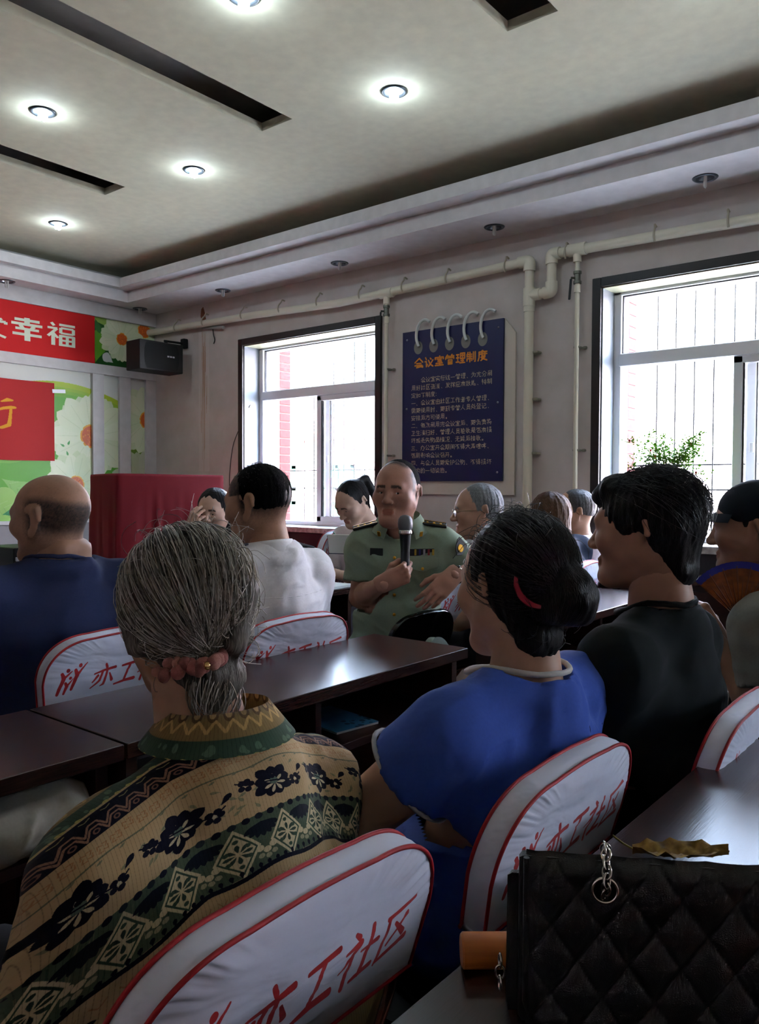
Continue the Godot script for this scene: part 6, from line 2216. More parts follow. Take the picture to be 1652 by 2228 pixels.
func cap_man() -> void:
	var o := Vector3(2.33, 0, -0.50)
	var hx := head_xf(Vector3(-0.02, 1.115, -0.07), 0.08, -0.06, 0.0, Vector3(1, 1, 1))
	var c := skeleton({"sh": 0.885, "sw": 0.17, "neck_y": 0.97, "lean": -0.01, "head": hx, "skin": Color(0.30, 0.165, 0.105), "girth": 1.0, "trousers": cloth_mat(Color(0.03, 0.03, 0.04)), "hair_col": BLACK_HAIR})
	c.arms[0] = [Vector3(-0.18, 0.88, -0.01), Vector3(-0.22, 0.64, 0.02), Vector3(-0.17, 0.83, -0.12), "grip", Vector3(0.1, 0.75, -0.6), Vector3(-0.7, 0.3, 0.4), true]
	var r := person("person", "person in a dark peaked cap and grey shirt with blue collar holding a paper fan", o, 0.0, c)
	shirt(r, c, cloth_mat(Color(0.20, 0.21, 0.19), 0.9, 0.15), {"sleeve": 0.62, "grow": 0.012, "sleeve_r": 0.07, "folds": 0.006, "open": 0.068})
	var rows := []
	for i in 4:
		var rr := PackedVector3Array()
		for k in 25:
			var a := lerpf(-2.7, 2.7, k / 24.0)
			var rad := 0.066 + i * 0.006
			rr.append(Vector3(sin(a) * rad, 0.985 - i * 0.016, -0.005 + cos(a) * rad))
		rows.append(rr)
	obj("collar", MB.new().sheet(rows), cloth_mat(Color(0.03, 0.06, 0.22)), r)
	hair(r, hx, [[Vector3(0, 0.034, 0.016), Vector3(0, 0.034, 0.016), 0.090, 0.090, Vector3(0.90, 1.0, 1.07)], [Vector3(0, -0.01, 0.055), Vector3(0, -0.06, 0.068), 0.064, 0.04, Vector3(1.0, 1, 0.8), 0.03]],
		[[Vector3(0, -0.035, -0.11), Vector3(0, -0.12, -0.08), 0.10, 0.10, Vector3(0.9, 1, 0.75)], [Vector3(-0.085, -0.03, 0.0), Vector3(-0.085, -0.10, 0.02), 0.032, 0.05], [Vector3(0.085, -0.03, 0.0), Vector3(0.085, -0.10, 0.02), 0.032, 0.05]], hair_mat(Color(0.018, 0.018, 0.02)), 0.006, 0.003)
	var capm := cloth_mat(Color(0.012, 0.016, 0.024), 0.8)
	hair(r, hx, [[Vector3(0, 0.05, 0.014), Vector3(0, 0.05, 0.014), 0.094, 0.094, Vector3(0.93, 0.88, 1.08)]], [[Vector3(-0.3, -0.17, 0), Vector3(0.3, -0.17, 0.0), 0.19, 0.19, Vector3(1, 1, 1.3), 0.003]], capm, 0.006, 0.0, "cap")
	var br := []
	for i in 6:
		var rr := PackedVector3Array()
		for k in 17:
			var a := lerpf(-1.05, 1.05, k / 16.0)
			var rad := 0.088 + i * 0.008 * cos(a)
			rr.append(Vector3(sin(a) * rad * 0.95, 0.056 - i * 0.005 - absf(sin(a)) * 0.012, 0.012 - cos(a) * rad * 1.08))
		br.append(rr)
	var bo := obj("cap_brim", MB.new().sheet(br), capm, r)
	bo.transform = hx

func bald_man() -> void:
	var o := Vector3(1.135, 0, -2.05)
	var hx := head_xf(Vector3(0.0, 1.135, -0.03), 0.40, -0.06, 0.0, Vector3(1.08, 1.0, 1.04))
	var c := skeleton({"sh": 0.93, "neck_y": 1.02, "sw": 0.20, "lean": 0.0, "head": hx, "skin": Color(0.43, 0.25, 0.165), "girth": 1.2, "limb": 1.12, "neck_r": 0.068, "extra": [[Vector3(-0.04, -0.088, 0.062), Vector3(0.04, -0.088, 0.062), 0.024, 0.024], [Vector3(-0.04, -0.122, 0.058), Vector3(0.04, -0.122, 0.058), 0.024, 0.024]], "trousers": cloth_mat(Color(0.03, 0.03, 0.04)), "hair_col": Color(0.022, 0.021, 0.022),
		"scalp": scalp_bald})
	var r := person("person", "heavy person with a bald crown wearing a navy blue t-shirt", o, 0.0, c)
	shirt(r, c, cloth_mat(Color(0.030, 0.040, 0.105), 0.9, 0.2), {"sleeve": 0.7, "grow": 0.016, "sleeve_r": 0.08, "folds": 0.005, "open": 0.079, "neck_lift": 0.002, "rib": cloth_mat(Color(0.030, 0.040, 0.105))})

func white_officer() -> void:
	var o := Vector3(1.715, 0, -1.86)
	var hx := head_xf(Vector3(0.0, 1.168, -0.02), 0.28, -0.10, 0.0, Vector3(1.04, 1.04, 1.04))
	var c := skeleton({"sh": 0.94, "neck_y": 1.03, "sw": 0.185, "lean": 0.02, "head": hx, "skin": Color(0.40, 0.225, 0.14), "girth": 1.06, "limb": 1.05, "neck_r": 0.062, "trousers": cloth_mat(Color(0.02, 0.022, 0.03)), "hair_col": Color(0.013, 0.012, 0.012),
		"scalp": scalp_crew})
	var r := person("person", "person with a black crew cut in a white uniform shirt with dark shoulder boards", o, 0.0, c)
	var wm := cloth_mat(Color(0.80, 0.80, 0.82), 0.75, 0.1)
	shirt(r, c, wm, {"sleeve": 0.72, "grow": 0.018, "sleeve_r": 0.078, "folds": 0.009, "open": 0.070, "neck_lift": 0.012, "cell": 0.0095})
	hair(r, hx, [[Vector3(0, 0.032, 0.014), Vector3(0, 0.032, 0.014), 0.0885, 0.0885, Vector3(0.895, 1.03, 1.08)]],
		[[Vector3(0, -0.05, -0.10), Vector3(0, -0.12, -0.06), 0.11, 0.12, Vector3(1, 1, 0.78)], [Vector3(-0.3, -0.155, 0.02), Vector3(0.3, -0.155, 0.02), 0.13, 0.13, Vector3(1, 1, 1.6), 0.006], [Vector3(0, 0.0, -0.13), Vector3(0, 0.03, -0.13), 0.05, 0.05, Vector3(1.4, 1, 0.8)]], hair_mat(Color(0.012, 0.011, 0.011), 0.75), 0.005, 0.0025)
	flyaways(r, hx, 260, Vector3(0, 0.032, 0.014), Vector3(0.079, 0.091, 0.096), [Color(0.012, 0.011, 0.011)], {"seed": 33, "len": 0.010, "e0": 0.2, "r": 0.0005})
	# collar: stand and fall
	var rows := []
	for i in 9:
		var t := i / 8.0
		var rr := PackedVector3Array()
		for k in 41:
			var a := lerpf(-2.9, 2.9, k / 40.0)
			var up := minf(t * 2.2, 1.0)
			var dn := smoothstep(0.45, 1.0, t)
			var rad := lerpf(0.076, 0.071, up) + dn * 0.020
			rr.append(Vector3(sin(a) * rad, 1.012 + up * 0.042 - dn * 0.040 + cos(a) * 0.012, 0.028 + cos(a) * rad * 1.04))
		rows.append(rr)
	obj("collar", MB.new().sheet(rows), wm, r)
	for m in [-1.0, 1.0]:
		var bx := board_at(c, m, 0.10, 0.185, 0.02)
		var ep := obj("shoulder_board", MB.new().box(bx.origin, Vector3(0.10, 0.007, 0.046), 0.002, bx.basis), mat(Color(0.09, 0.10, 0.13), 0.6), r)
		obj("star", MB.new().lathe(PackedVector2Array([Vector2(0.008, 0.0), Vector2(0.0, 0.004)]), 5, bx * Transform3D(Basis(), Vector3(0.02 * m, 0.0036, 0.0))), mat(Color(0.8, 0.78, 0.7), 0.3, 0.7), ep)
	# yoke seam pressed across the back
	var seam := PackedVector3Array()
	for k in 31:
		seam.append(hit(c, Vector3(lerpf(-0.16, 0.16, k / 30.0), 0.895, 0.4), Vector3(0, 0, -1), 0.0005))
	obj("yoke_seam", MB.new().tube(seam, 0.0016, 5), wm, r)

# a board laid along the shoulder between two distances from the neck
func board_at(c: Dictionary, m: float, x0: float, x1: float, z: float) -> Transform3D:
	var cx: float = c.neck.x
	var p0 := hit(c, Vector3(cx + m * x0, 1.3, z), Vector3.DOWN)
	var p1 := hit(c, Vector3(cx + m * x1, 1.3, z), Vector3.DOWN)
	var x := (p1 - p0).normalized() * m
	var f0 := hit(c, Vector3((p0.x + p1.x) * 0.5, 1.3, z - 0.02), Vector3.DOWN)
	var f1 := hit(c, Vector3((p0.x + p1.x) * 0.5, 1.3, z + 0.02), Vector3.DOWN)
	var zz := (f1 - f0).normalized()
	var y := zz.cross(x).normalized()
	var at := (p0 + p1) * 0.5
	at.y = maxf(at.y, (f0.y + f1.y) * 0.5)
	return Transform3D(Basis(x, y, x.cross(y)), at + y * 0.005)

func speaker() -> void:
	var o := Vector3(2.39, 0, -1.85)
	var hx := head_xf(Vector3(0.0, 1.203, -0.02), -0.34, 0.02, 0.03, Vector3(1.02, 1.05, 1.02))
	var c := {
		"pelvis": Vector3(0.01, 0.56, 0.0), "waist": Vector3(0.0, 0.74, -0.01), "chest": Vector3(-0.022, 0.915, 0.01), "neck": Vector3(-0.010, 1.075, 0.02), "head": hx,
		"skin": Color(0.40, 0.205, 0.14), "girth": 0.90, "limb": 0.95, "neck_r": 0.059, "look": -0.003, "trousers": cloth_mat(Color(0.10, 0.12, 0.09)), "hair_col": Color(0.016, 0.014, 0.013), "legs": false,
		"arms": [
			[Vector3(-0.168, 1.008, 0.01), Vector3(-0.315, 0.90, 0.05), Vector3(-0.205, 0.905, -0.13), "droop", Vector3(0.65, -0.62, -0.35), Vector3(-0.35, 0.35, -0.75), true],
			[Vector3(0.122, 1.008, 0.02), Vector3(0.14, 0.805, 0.0), Vector3(0.045, 0.885, -0.205), "grip", Vector3(-0.86, 0.42, -0.1), Vector3(-0.15, -0.25, -0.95), false],
		],
		"scalp": scalp_receding}
	var r := person("person", "person in a light green uniform shirt speaking into a hand-held microphone", o, 2.229, c)
	var gm := cloth_mat(Color(0.235, 0.30, 0.215), 0.8, 0.2)
	shirt(r, c, gm, {"sleeve": 0.70, "grow": 0.014, "sleeve_r": 0.062, "flare": 1.1, "folds": 0.006, "open": 0.066, "neck_lift": 0.0, "neck_z": -0.02, "cell": 0.0085})
	hair(r, hx, [[Vector3(0, 0.032, 0.016), Vector3(0, 0.032, 0.016), 0.087, 0.087, Vector3(0.90, 1.035, 1.08)]],
		[[Vector3(0, -0.02, -0.10), Vector3(0, -0.10, -0.06), 0.125, 0.13, Vector3(1, 1, 0.74)], [Vector3(0, 0.06, -0.13), Vector3(0, 0.07, -0.13), 0.072, 0.072, Vector3(0.95, 1, 1.0)], [Vector3(-0.3, -0.13, 0.02), Vector3(0.3, -0.13, 0.02), 0.13, 0.13, Vector3(1, 1, 1.6), 0.006]], hair_mat(Color(0.012, 0.011, 0.011), 0.75), 0.005, 0.0015)
	# open collar: two leaves
	for m in [-1.0, 1.0]:
		var rows := []
		for i in 8:
			var t := i / 7.0
			var rr := PackedVector3Array()
			for k in 15:
				var s := k / 14.0
				# from the nape round to the point of the leaf
				var a := lerpf(0.0, 2.62, s)
				var rad := 0.074 + t * 0.026 + t * s * 0.016
				var drop := t * lerpf(0.035, 0.062, s) + s * s * 0.045
				rr.append(Vector3(-0.012 + m * sin(a) * rad * 1.02, 1.140 - drop, 0.016 + cos(a) * rad * 0.98 - s * t * 0.012))
			rows.append(rr)
		var cl := obj("collar_leaf", MB.new().sheet(rows), gm, r)
		obj("collar_badge", MB.new().box(Vector3(-0.012 + m * 0.078, 1.052, -0.080), Vector3(0.014, 0.022, 0.005), 0.002, Basis.from_euler(Vector3(-0.5, -0.6 * m, 0.2 * m))), M.gold, cl)
	# shoulder boards
	for m in [-1.0, 1.0]:
		var bx := board_at(c, m, 0.075, 0.165, 0.0)
		var ep := obj("shoulder_board", MB.new().box(bx.origin, Vector3(0.115, 0.007, 0.050), 0.002, bx.basis), mat(Color(0.02, 0.028, 0.016), 0.7), r)
		for z in [-0.014, 0.014]:
			obj("gold_stripe", MB.new().box(bx * Vector3(0.008 * m, 0.004, z), Vector3(0.092, 0.0025, 0.0028), 0.0, bx.basis), M.gold, ep)
		for k in 3:
			obj("star", MB.new().lathe(PackedVector2Array([Vector2(0.0058, 0.0), Vector2(0.0, 0.003)]), 5, bx * Transform3D(Basis(), Vector3((0.035 - k * 0.025) * m, 0.0036, 0.0))), M.gold, ep)
		obj("button", MB.new().ball(bx * Vector3(-0.047 * m, 0.0045, 0), Vector3(0.0075, 0.004, 0.0075), 10, 6, bx.basis), M.gold, ep)
	# front placket, buttons, pocket flap, ribbon bar, arm patch: laid on the chest surface
	var chest_z := func(x: float, y: float) -> float: return hit(c, Vector3(x, y, -0.4), Vector3(0, 0, 1)).z
	for y in [1.035, 0.965, 0.83, 0.76]:
		obj("button", MB.new().ball(Vector3(0.008, y, chest_z.call(0.008, y) - 0.003), Vector3(0.0062, 0.0062, 0.004), 10, 6), M.gold, r)
	obj("ribbon_bar", MB.new().box(Vector3(-0.092, 0.985, chest_z.call(-0.092, 0.985) - 0.004), Vector3(0.098, 0.026, 0.006), 0.0015, Basis(Vector3.UP, 0.22)), mat(Color(0.03, 0.025, 0.06), 0.5), r)
	for k in 6:
		obj("ribbon", MB.new().box(Vector3(-0.052 - k * 0.0165, 0.985, chest_z.call(-0.052 - k * 0.0165, 0.985) - 0.0078), Vector3(0.0075, 0.022, 0.003), 0.0, Basis(Vector3.UP, 0.22)), mat([Color(0.55, 0.05, 0.07), Color(0.7, 0.55, 0.12), Color(0.12, 0.12, 0.4), Color(0.6, 0.6, 0.62), Color(0.5, 0.08, 0.12), Color(0.68, 0.55, 0.15)][k], 0.6), r)
	obj("pocket_flap", MB.new().prism(PackedVector2Array([Vector2(-0.058, 0.0), Vector2(0.058, 0.0), Vector2(0.058, -0.035), Vector2(0.0, -0.052), Vector2(-0.058, -0.035)]), 0.003, Transform3D(Basis(Vector3.UP, PI + 0.25), Vector3(-0.095, 0.965, chest_z.call(-0.095, 0.95) - 0.0015)), 0.001), gm, r)
	obj("button", MB.new().ball(Vector3(-0.095, 0.925, chest_z.call(-0.095, 0.925) - 0.007), Vector3(0.0062, 0.0062, 0.004), 10, 6), M.gold, r)
	obj("name_tag", MB.new().box(Vector3(0.075, 0.985, chest_z.call(0.075, 0.985) - 0.004), Vector3(0.05, 0.028, 0.005), 0.0015, Basis(Vector3.UP, -0.3)), mat(Color(0.03, 0.045, 0.03), 0.6), r)
	var pa := obj("arm_patch", MB.new().prism(PackedVector2Array([Vector2(-0.024, 0.034), Vector2(0.024, 0.034), Vector2(0.028, 0.018), Vector2(0.020, -0.02), Vector2(0.0, -0.038), Vector2(-0.020, -0.02), Vector2(-0.028, 0.018)]), 0.004, Transform3D(Basis.from_euler(Vector3(-0.25, PI + 0.75, -0.75)), Vector3(-0.235, 1.0, -0.052)), 0.001), mat(Color(0.012, 0.018, 0.012), 0.7), r)
	obj("emblem", MB.new().prism(rounded(0.026, 0.03, 0.012, 4), 0.002, Transform3D(Basis.from_euler(Vector3(-0.25, PI + 0.75, -0.75)), Vector3(-0.235, 1.0, -0.052)) * Transform3D(Basis(), Vector3(0, -0.003, 0.004))), M.gold, pa)
	# wristwatch
	var wp: Vector3 = c.arms[0][2]
	var fd: Vector3 = (wp - (c.arms[0][1] as Vector3)).normalized()
	var wc := wp - fd * 0.022
	var u := fd.cross(Vector3.UP).normalized()
	var w := u.cross(fd)
	var band := []
	for k in 28:
		band.append(wc + u * cos(TAU * k / 28.0) * 0.031 + w * sin(TAU * k / 28.0) * 0.029)
	var wt := obj("wristwatch", MB.new().tube(pts(band), 0.0052, 8, false, true), M.chrome, r)
	obj("watch_face", MB.new().lathe(PackedVector2Array([Vector2(0.0, -0.002), Vector2(0.0165, -0.002), Vector2(0.0175, 0.004), Vector2(0.015, 0.006), Vector2(0.0, 0.006)]), 20, Transform3D(Basis(fd, w * 0.8 + u * -0.0, fd.cross(w)).orthonormalized(), wc + w * 0.030)), mat(Color(0.55, 0.56, 0.56), 0.2, 0.8), wt)
	# microphone in the closed hand
	var mt := Vector3(-0.030, 1.118, -0.190)
	var mbm := Vector3(-0.030, 0.905, -0.200)
	var mic := thing("microphone", "black hand-held microphone with a silver mesh head held by the officer", "microphone", r.transform * mbm, 2.229)
	var ax := (mt - mbm)
	var tf := Transform3D(Basis(Quaternion(Vector3.UP, ax.normalized())), Vector3.ZERO)
	obj("handle", MB.new().lathe(PackedVector2Array([Vector2(0.0, 0.0), Vector2(0.014, 0.0), Vector2(0.0155, 0.006), Vector2(0.0165, 0.10), Vector2(0.0205, 0.152), Vector2(0.0, 0.152)]), 24, tf), M.black, mic)
	obj("collar_ring", MB.new().lathe(PackedVector2Array([Vector2(0.0205, 0.152), Vector2(0.024, 0.156), Vector2(0.024, 0.165), Vector2(0.022, 0.168)]), 24, tf), M.chrome, mic)
	obj("mesh_head", MB.new().lathe(PackedVector2Array([Vector2(0.022, 0.166), Vector2(0.0262, 0.178), Vector2(0.0268, 0.192), Vector2(0.025, 0.206), Vector2(0.019, 0.216), Vector2(0.010, 0.221), Vector2(0.0, 0.222)]), 24, tf, true), bumpy(tri_map(mat(Color(0.72, 0.72, 0.73), 0.45, 0.7), M.noise, Vector3.ONE * 60.0), M.noise, 0.05), mic)
	# legs astride, hidden behind the desk
	var t := SDF.new(Vector3(-0.32, 0.0, -0.2), Vector3(0.32, 0.72, 0.6), 0.0165)
	t.cone(Vector3(-0.09, 0.56, 0.0), Vector3(0.05, 0.56, 0.0), 0.128, 0.128, 0.03)
	for m in [-1.0, 1.0]:
		t.cone(Vector3(0.08 * m, 0.55, 0.02), Vector3(0.17 * m, 0.5, 0.38), 0.095, 0.066, 0.03)
		t.cone(Vector3(0.17 * m, 0.5, 0.38), Vector3(0.17 * m, 0.08, 0.36), 0.066, 0.05, 0.02)
		t.cone(Vector3(0.17 * m, 0.04, 0.34), Vector3(0.18 * m, 0.035, 0.48), 0.035, 0.03, 0.02)
	obj("trousers", t.mesh(MB.new()), c.trousers, r)

func background_people() -> void:
	# girl writing, turned away from the window
	var hx := head_xf(Vector3(0.0, 1.145, -0.10), 0.0, -0.55, 0.0, Vector3(0.93, 0.95, 0.95))
	var c := skeleton({"sh": 0.955, "sw": 0.145, "lean": -0.02, "head": hx, "skin": PALE, "girth": 0.85, "limb": 0.85, "neck_r": 0.047, "trousers": cloth_mat(Color(0.06, 0.05, 0.06)), "hair_col": BLACK_HAIR})
	c.arms[0] = [Vector3(-0.15, 0.95, -0.02), Vector3(-0.19, 0.72, -0.10), Vector3(-0.02, 0.80, -0.28), "relaxed", Vector3(0.4, 0.1, -1), Vector3(-0.3, 1, 0), true]
	c.arms[1] = [Vector3(0.15, 0.95, -0.02), Vector3(0.2, 0.72, -0.10), Vector3(0.08, 0.80, -0.28), "relaxed", Vector3(-0.4, 0.0, -1), Vector3(0.3, 1, 0), false]
	var g := person("person", "young person with a black ponytail in a white top writing in a blue book", Vector3(3.25, 0, -2.72), 1.45, c)
	shirt(g, c, cloth_mat(Color(0.72, 0.68, 0.70), 0.8), {"sleeve": 0.7, "grow": 0.008, "sleeve_r": 0.065, "folds": 0.005, "open": 0.062, "cell": 0.012})
	var hm := hair_mat(Color(0.016, 0.014, 0.015), 0.35)
	hair(g, hx, [[Vector3(0, 0.034, 0.016), Vector3(0, 0.034, 0.016), 0.092, 0.092, Vector3(0.90, 1.0, 1.07)], [Vector3(0, -0.01, 0.05), Vector3(0, -0.06, 0.055), 0.06, 0.045, Vector3(1.05, 1, 0.8), 0.03],
		[Vector3(0, 0.075, 0.10), Vector3(0, 0.06, 0.145), 0.02, 0.026, Vector3.ONE, 0.012], [Vector3(0, 0.06, 0.145), Vector3(0, -0.04, 0.165), 0.027, 0.024], [Vector3(0, -0.04, 0.165), Vector3(0.0, -0.15, 0.14), 0.024, 0.012]],
		[[Vector3(0, -0.03, -0.115), Vector3(0, -0.13, -0.08), 0.088, 0.095, Vector3(0.9, 1, 0.78)]], hm, 0.006, 0.003)
	# white haired man with spectacles
	hx = head_xf(Vector3(0.0, 1.12, -0.05), 0.0, -0.04, 0.0, Vector3(1.02, 1.0, 1.02))
	c = skeleton({"sh": 0.94, "sw": 0.165, "lean": -0.01, "head": hx, "skin": Color(0.42, 0.23, 0.16), "girth": 1.0, "trousers": cloth_mat(Color(0.05, 0.05, 0.06)), "hair_col": Color(0.16, 0.16, 0.165)})
	var w := person("person", "old person with white hair and thin-rimmed spectacles facing the draped lectern", Vector3(3.07, 0, -1.86), 0.72, c)
	shirt(w, c, cloth_mat(Color(0.55, 0.55, 0.57)), {"sleeve": 0.7, "grow": 0.012, "sleeve_r": 0.07, "folds": 0.005, "cell": 0.012})
	hair(w, hx, [[Vector3(0, 0.034, 0.018), Vector3(0, 0.034, 0.018), 0.092, 0.092, Vector3(0.90, 1.0, 1.07)], [Vector3(0, -0.01, 0.055), Vector3(0, -0.06, 0.065), 0.064, 0.04, Vector3(1.0, 1, 0.8), 0.03]],
		[[Vector3(0, 0.0, -0.115), Vector3(0, -0.11, -0.08), 0.105, 0.11, Vector3(0.95, 1, 0.78)], [Vector3(-0.085, -0.03, 0.0), Vector3(-0.085, -0.10, 0.02), 0.032, 0.05], [Vector3(0.085, -0.03, 0.0), Vector3(0.085, -0.10, 0.02), 0.032, 0.05]], hair_mat(Color(0.40, 0.42, 0.44), 0.5), 0.006, 0.005)
	spectacles(w, hx)
	# brown bobbed hair, navy shirt with white script
	hx = head_xf(Vector3(0.0, 1.085, -0.05), 0.25, -0.12, 0.0, Vector3(0.95, 0.95, 0.95))
	c = skeleton({"sh": 0.93, "sw": 0.15, "lean": 0.0, "head": hx, "skin": TAN2, "girth": 0.95, "limb": 0.92, "neck_r": 0.05, "trousers": cloth_mat(Color(0.05, 0.05, 0.07)), "hair_col": Color(0.05, 0.025, 0.015)})
	var b := person("person", "person with brown bobbed hair in a navy shirt with white script on the back", Vector3(3.47, 0, -1.73), -0.30, c)
	shirt(b, c, cloth_mat(Color(0.012, 0.018, 0.04), 0.85), {"sleeve": 0.7, "grow": 0.010, "sleeve_r": 0.066, "folds": 0.004, "open": 0.064, "cell": 0.012})
	hair(b, hx, [[Vector3(0, 0.034, 0.016), Vector3(0, 0.034, 0.016), 0.096, 0.096, Vector3(0.92, 1.0, 1.08)], [Vector3(0, -0.01, 0.05), Vector3(0, -0.08, 0.062), 0.074, 0.06, Vector3(1.1, 1, 0.8), 0.03]],
		[[Vector3(0, -0.03, -0.12), Vector3(0, -0.13, -0.08), 0.092, 0.1, Vector3(0.9, 1, 0.75)]], hair_mat(Color(0.22, 0.105, 0.05), 0.5), 0.006, 0.006)
	var font := SystemFont.new()
	font.font_names = PackedStringArray(["Droid Serif"])
	font.font_italic = true
	var sm := mat(Color(0.75, 0.77, 0.80), 0.7)
	for q in [["Justement", 0.885, 0.0], ["Oursee", 0.845, -0.012], ["Refolle", 0.805, -0.02], ["J", 0.768, -0.03], ["C", 0.735, -0.03]]:
		var tm := TextMesh.new()
		tm.text = q[0]
		tm.font = font
		tm.font_size = 16
		tm.pixel_size = 0.0026
		tm.depth = 0.004
		var o := MeshInstance3D.new()
		o.name = "script_line"
		tm.material = sm
		o.mesh = tm
		var at := hit(c, Vector3(q[2] + 0.02, q[1], 0.4), Vector3(0, 0, -1), 0.003)
		o.transform = Transform3D(Basis.from_euler(Vector3(-0.12, 0.10, -0.10)), at)
		b.add_child(o, true)
	# one more listener with spectacles behind
	hx = head_xf(Vector3(0.0, 1.10, -0.05), 0.1, 0.0, 0.0, Vector3(0.98, 0.98, 0.98))
	c = skeleton({"sh": 0.92, "sw": 0.15, "lean": 0.0, "head": hx, "skin": TAN2, "girth": 0.95, "trousers": cloth_mat(Color(0.05, 0.05, 0.07)), "hair_col": Color(0.10, 0.10, 0.10)})
	var e := person("person", "person with spectacles in a pale pinkish shirt between the script shirt and the window", Vector3(3.80, 0, -1.74), 0.45, c)
	shirt(e, c, cloth_mat(Color(0.50, 0.42, 0.42)), {"sleeve": 0.7, "grow": 0.012, "sleeve_r": 0.068, "folds": 0.005, "cell": 0.012})
	hair(e, hx, [[Vector3(0, 0.034, 0.018), Vector3(0, 0.034, 0.018), 0.091, 0.091, Vector3(0.90, 1.0, 1.07)]], [[Vector3(0, -0.02, -0.115), Vector3(0, -0.11, -0.08), 0.1, 0.11, Vector3(0.95, 1, 0.78)], [Vector3(-0.3, -0.14, 0.02), Vector3(0.3, -0.14, 0.02), 0.13, 0.13, Vector3(1, 1, 1.6), 0.006]], hair_mat(Color(0.16, 0.15, 0.15)), 0.006, 0.004)
	spectacles(e, hx)
	# woman in pink beside the draped lectern
	hx = head_xf(Vector3(0.0, 1.10, -0.07), 0.15, -0.1, 0.0, Vector3(0.92, 0.93, 0.93))
	c = skeleton({"sh": 0.93, "sw": 0.145, "lean": -0.02, "head": hx, "skin": PALE, "girth": 0.9, "limb": 0.88, "neck_r": 0.047, "trousers": cloth_mat(Color(0.05, 0.04, 0.05)), "hair_col": BLACK_HAIR})
	c.arms[1] = [Vector3(0.15, 0.925, -0.02), Vector3(0.19, 0.74, -0.14), Vector3(0.05, 0.965, -0.20), "relaxed", Vector3(-0.2, 1, -0.1), Vector3(0.3, 0.1, -1), false]
	var k := person("person", "person in a salmon pink top with a hand at the chin beside the velvet cloth", Vector3(2.60, 0, -3.12), 1.9, c)
	shirt(k, c, cloth_mat(Color(0.50, 0.20, 0.21), 0.85), {"sleeve": 0.6, "grow": 0.010, "sleeve_r": 0.066, "folds": 0.005, "open": 0.07, "neck_lift": -0.01, "cell": 0.012})
	hair(k, hx, [[Vector3(0, 0.034, 0.016), Vector3(0, 0.034, 0.016), 0.095, 0.095, Vector3(0.92, 1.0, 1.07)], [Vector3(0, -0.02, 0.045), Vector3(0, -0.10, 0.055), 0.076, 0.065, Vector3(1.12, 1, 0.85), 0.03]],
		[[Vector3(0, -0.03, -0.12), Vector3(0, -0.14, -0.08), 0.085, 0.09, Vector3(0.9, 1, 0.8)]], hm, 0.006, 0.004)
	# their chairs
	chair("chair of the person in the salmon pink top", Vector3(2.72, 0, -3.17), 1.9, false, 0.84, 1)
	chair("chair of the girl writing in the blue book", Vector3(3.40, 0, -2.73), 1.45, false, 0.84, 1)
	chair("chair of the person with spectacles in the pale shirt", Vector3(3.81, 0, -1.56), 0.0, false, 0.8, 1)

func scalp_bald(p: Vector3) -> float:
	# a horseshoe of cropped hair round the back and sides, bare crown
	var up := smoothstep(0.058, 0.03, p.y + smoothstep(0.02, 0.1, p.z) * 0.012 - absf(p.x) * 0.12)
	var dn := smoothstep(-0.075, -0.02, p.y)
	var back := smoothstep(-0.035, 0.0, p.z)
	return up * dn * back * 0.88

func scalp_crew(p: Vector3) -> float:
	var dn := smoothstep(-0.075, 0.005, p.y)
	var back := smoothstep(-0.075, -0.055, p.z - smoothstep(0.03, 0.10, p.y) * -0.02)
	var side := 1.0 if p.z > 0.0 or p.y > 0.03 else smoothstep(-0.035, -0.01, p.z)
	return dn * back * side * 0.95

func scalp_receding(p: Vector3) -> float:
	var top := smoothstep(0.082, 0.098, p.y) * smoothstep(-0.062, -0.04, p.z)
	var back := smoothstep(-0.02, 0.0, p.z) * smoothstep(-0.06, -0.02, p.y)
	var side := smoothstep(0.056, 0.066, absf(p.x)) * smoothstep(-0.045, -0.03, p.z) * smoothstep(-0.01, 0.02, p.y)
	return maxf(top, maxf(back, side)) * 0.92

func cardigan_uv(p: Vector3, _n: Vector3) -> Vector2:
	var down := (0.90 - p.y) * 1.25 + (p.z + 0.04) * 0.9 - maxf(absf(p.x) - 0.10, 0.0) * 0.45
	return Vector2(p.x / 0.56 + 0.5, clampf(down / 0.56 + 0.055, 0.0, 0.999))


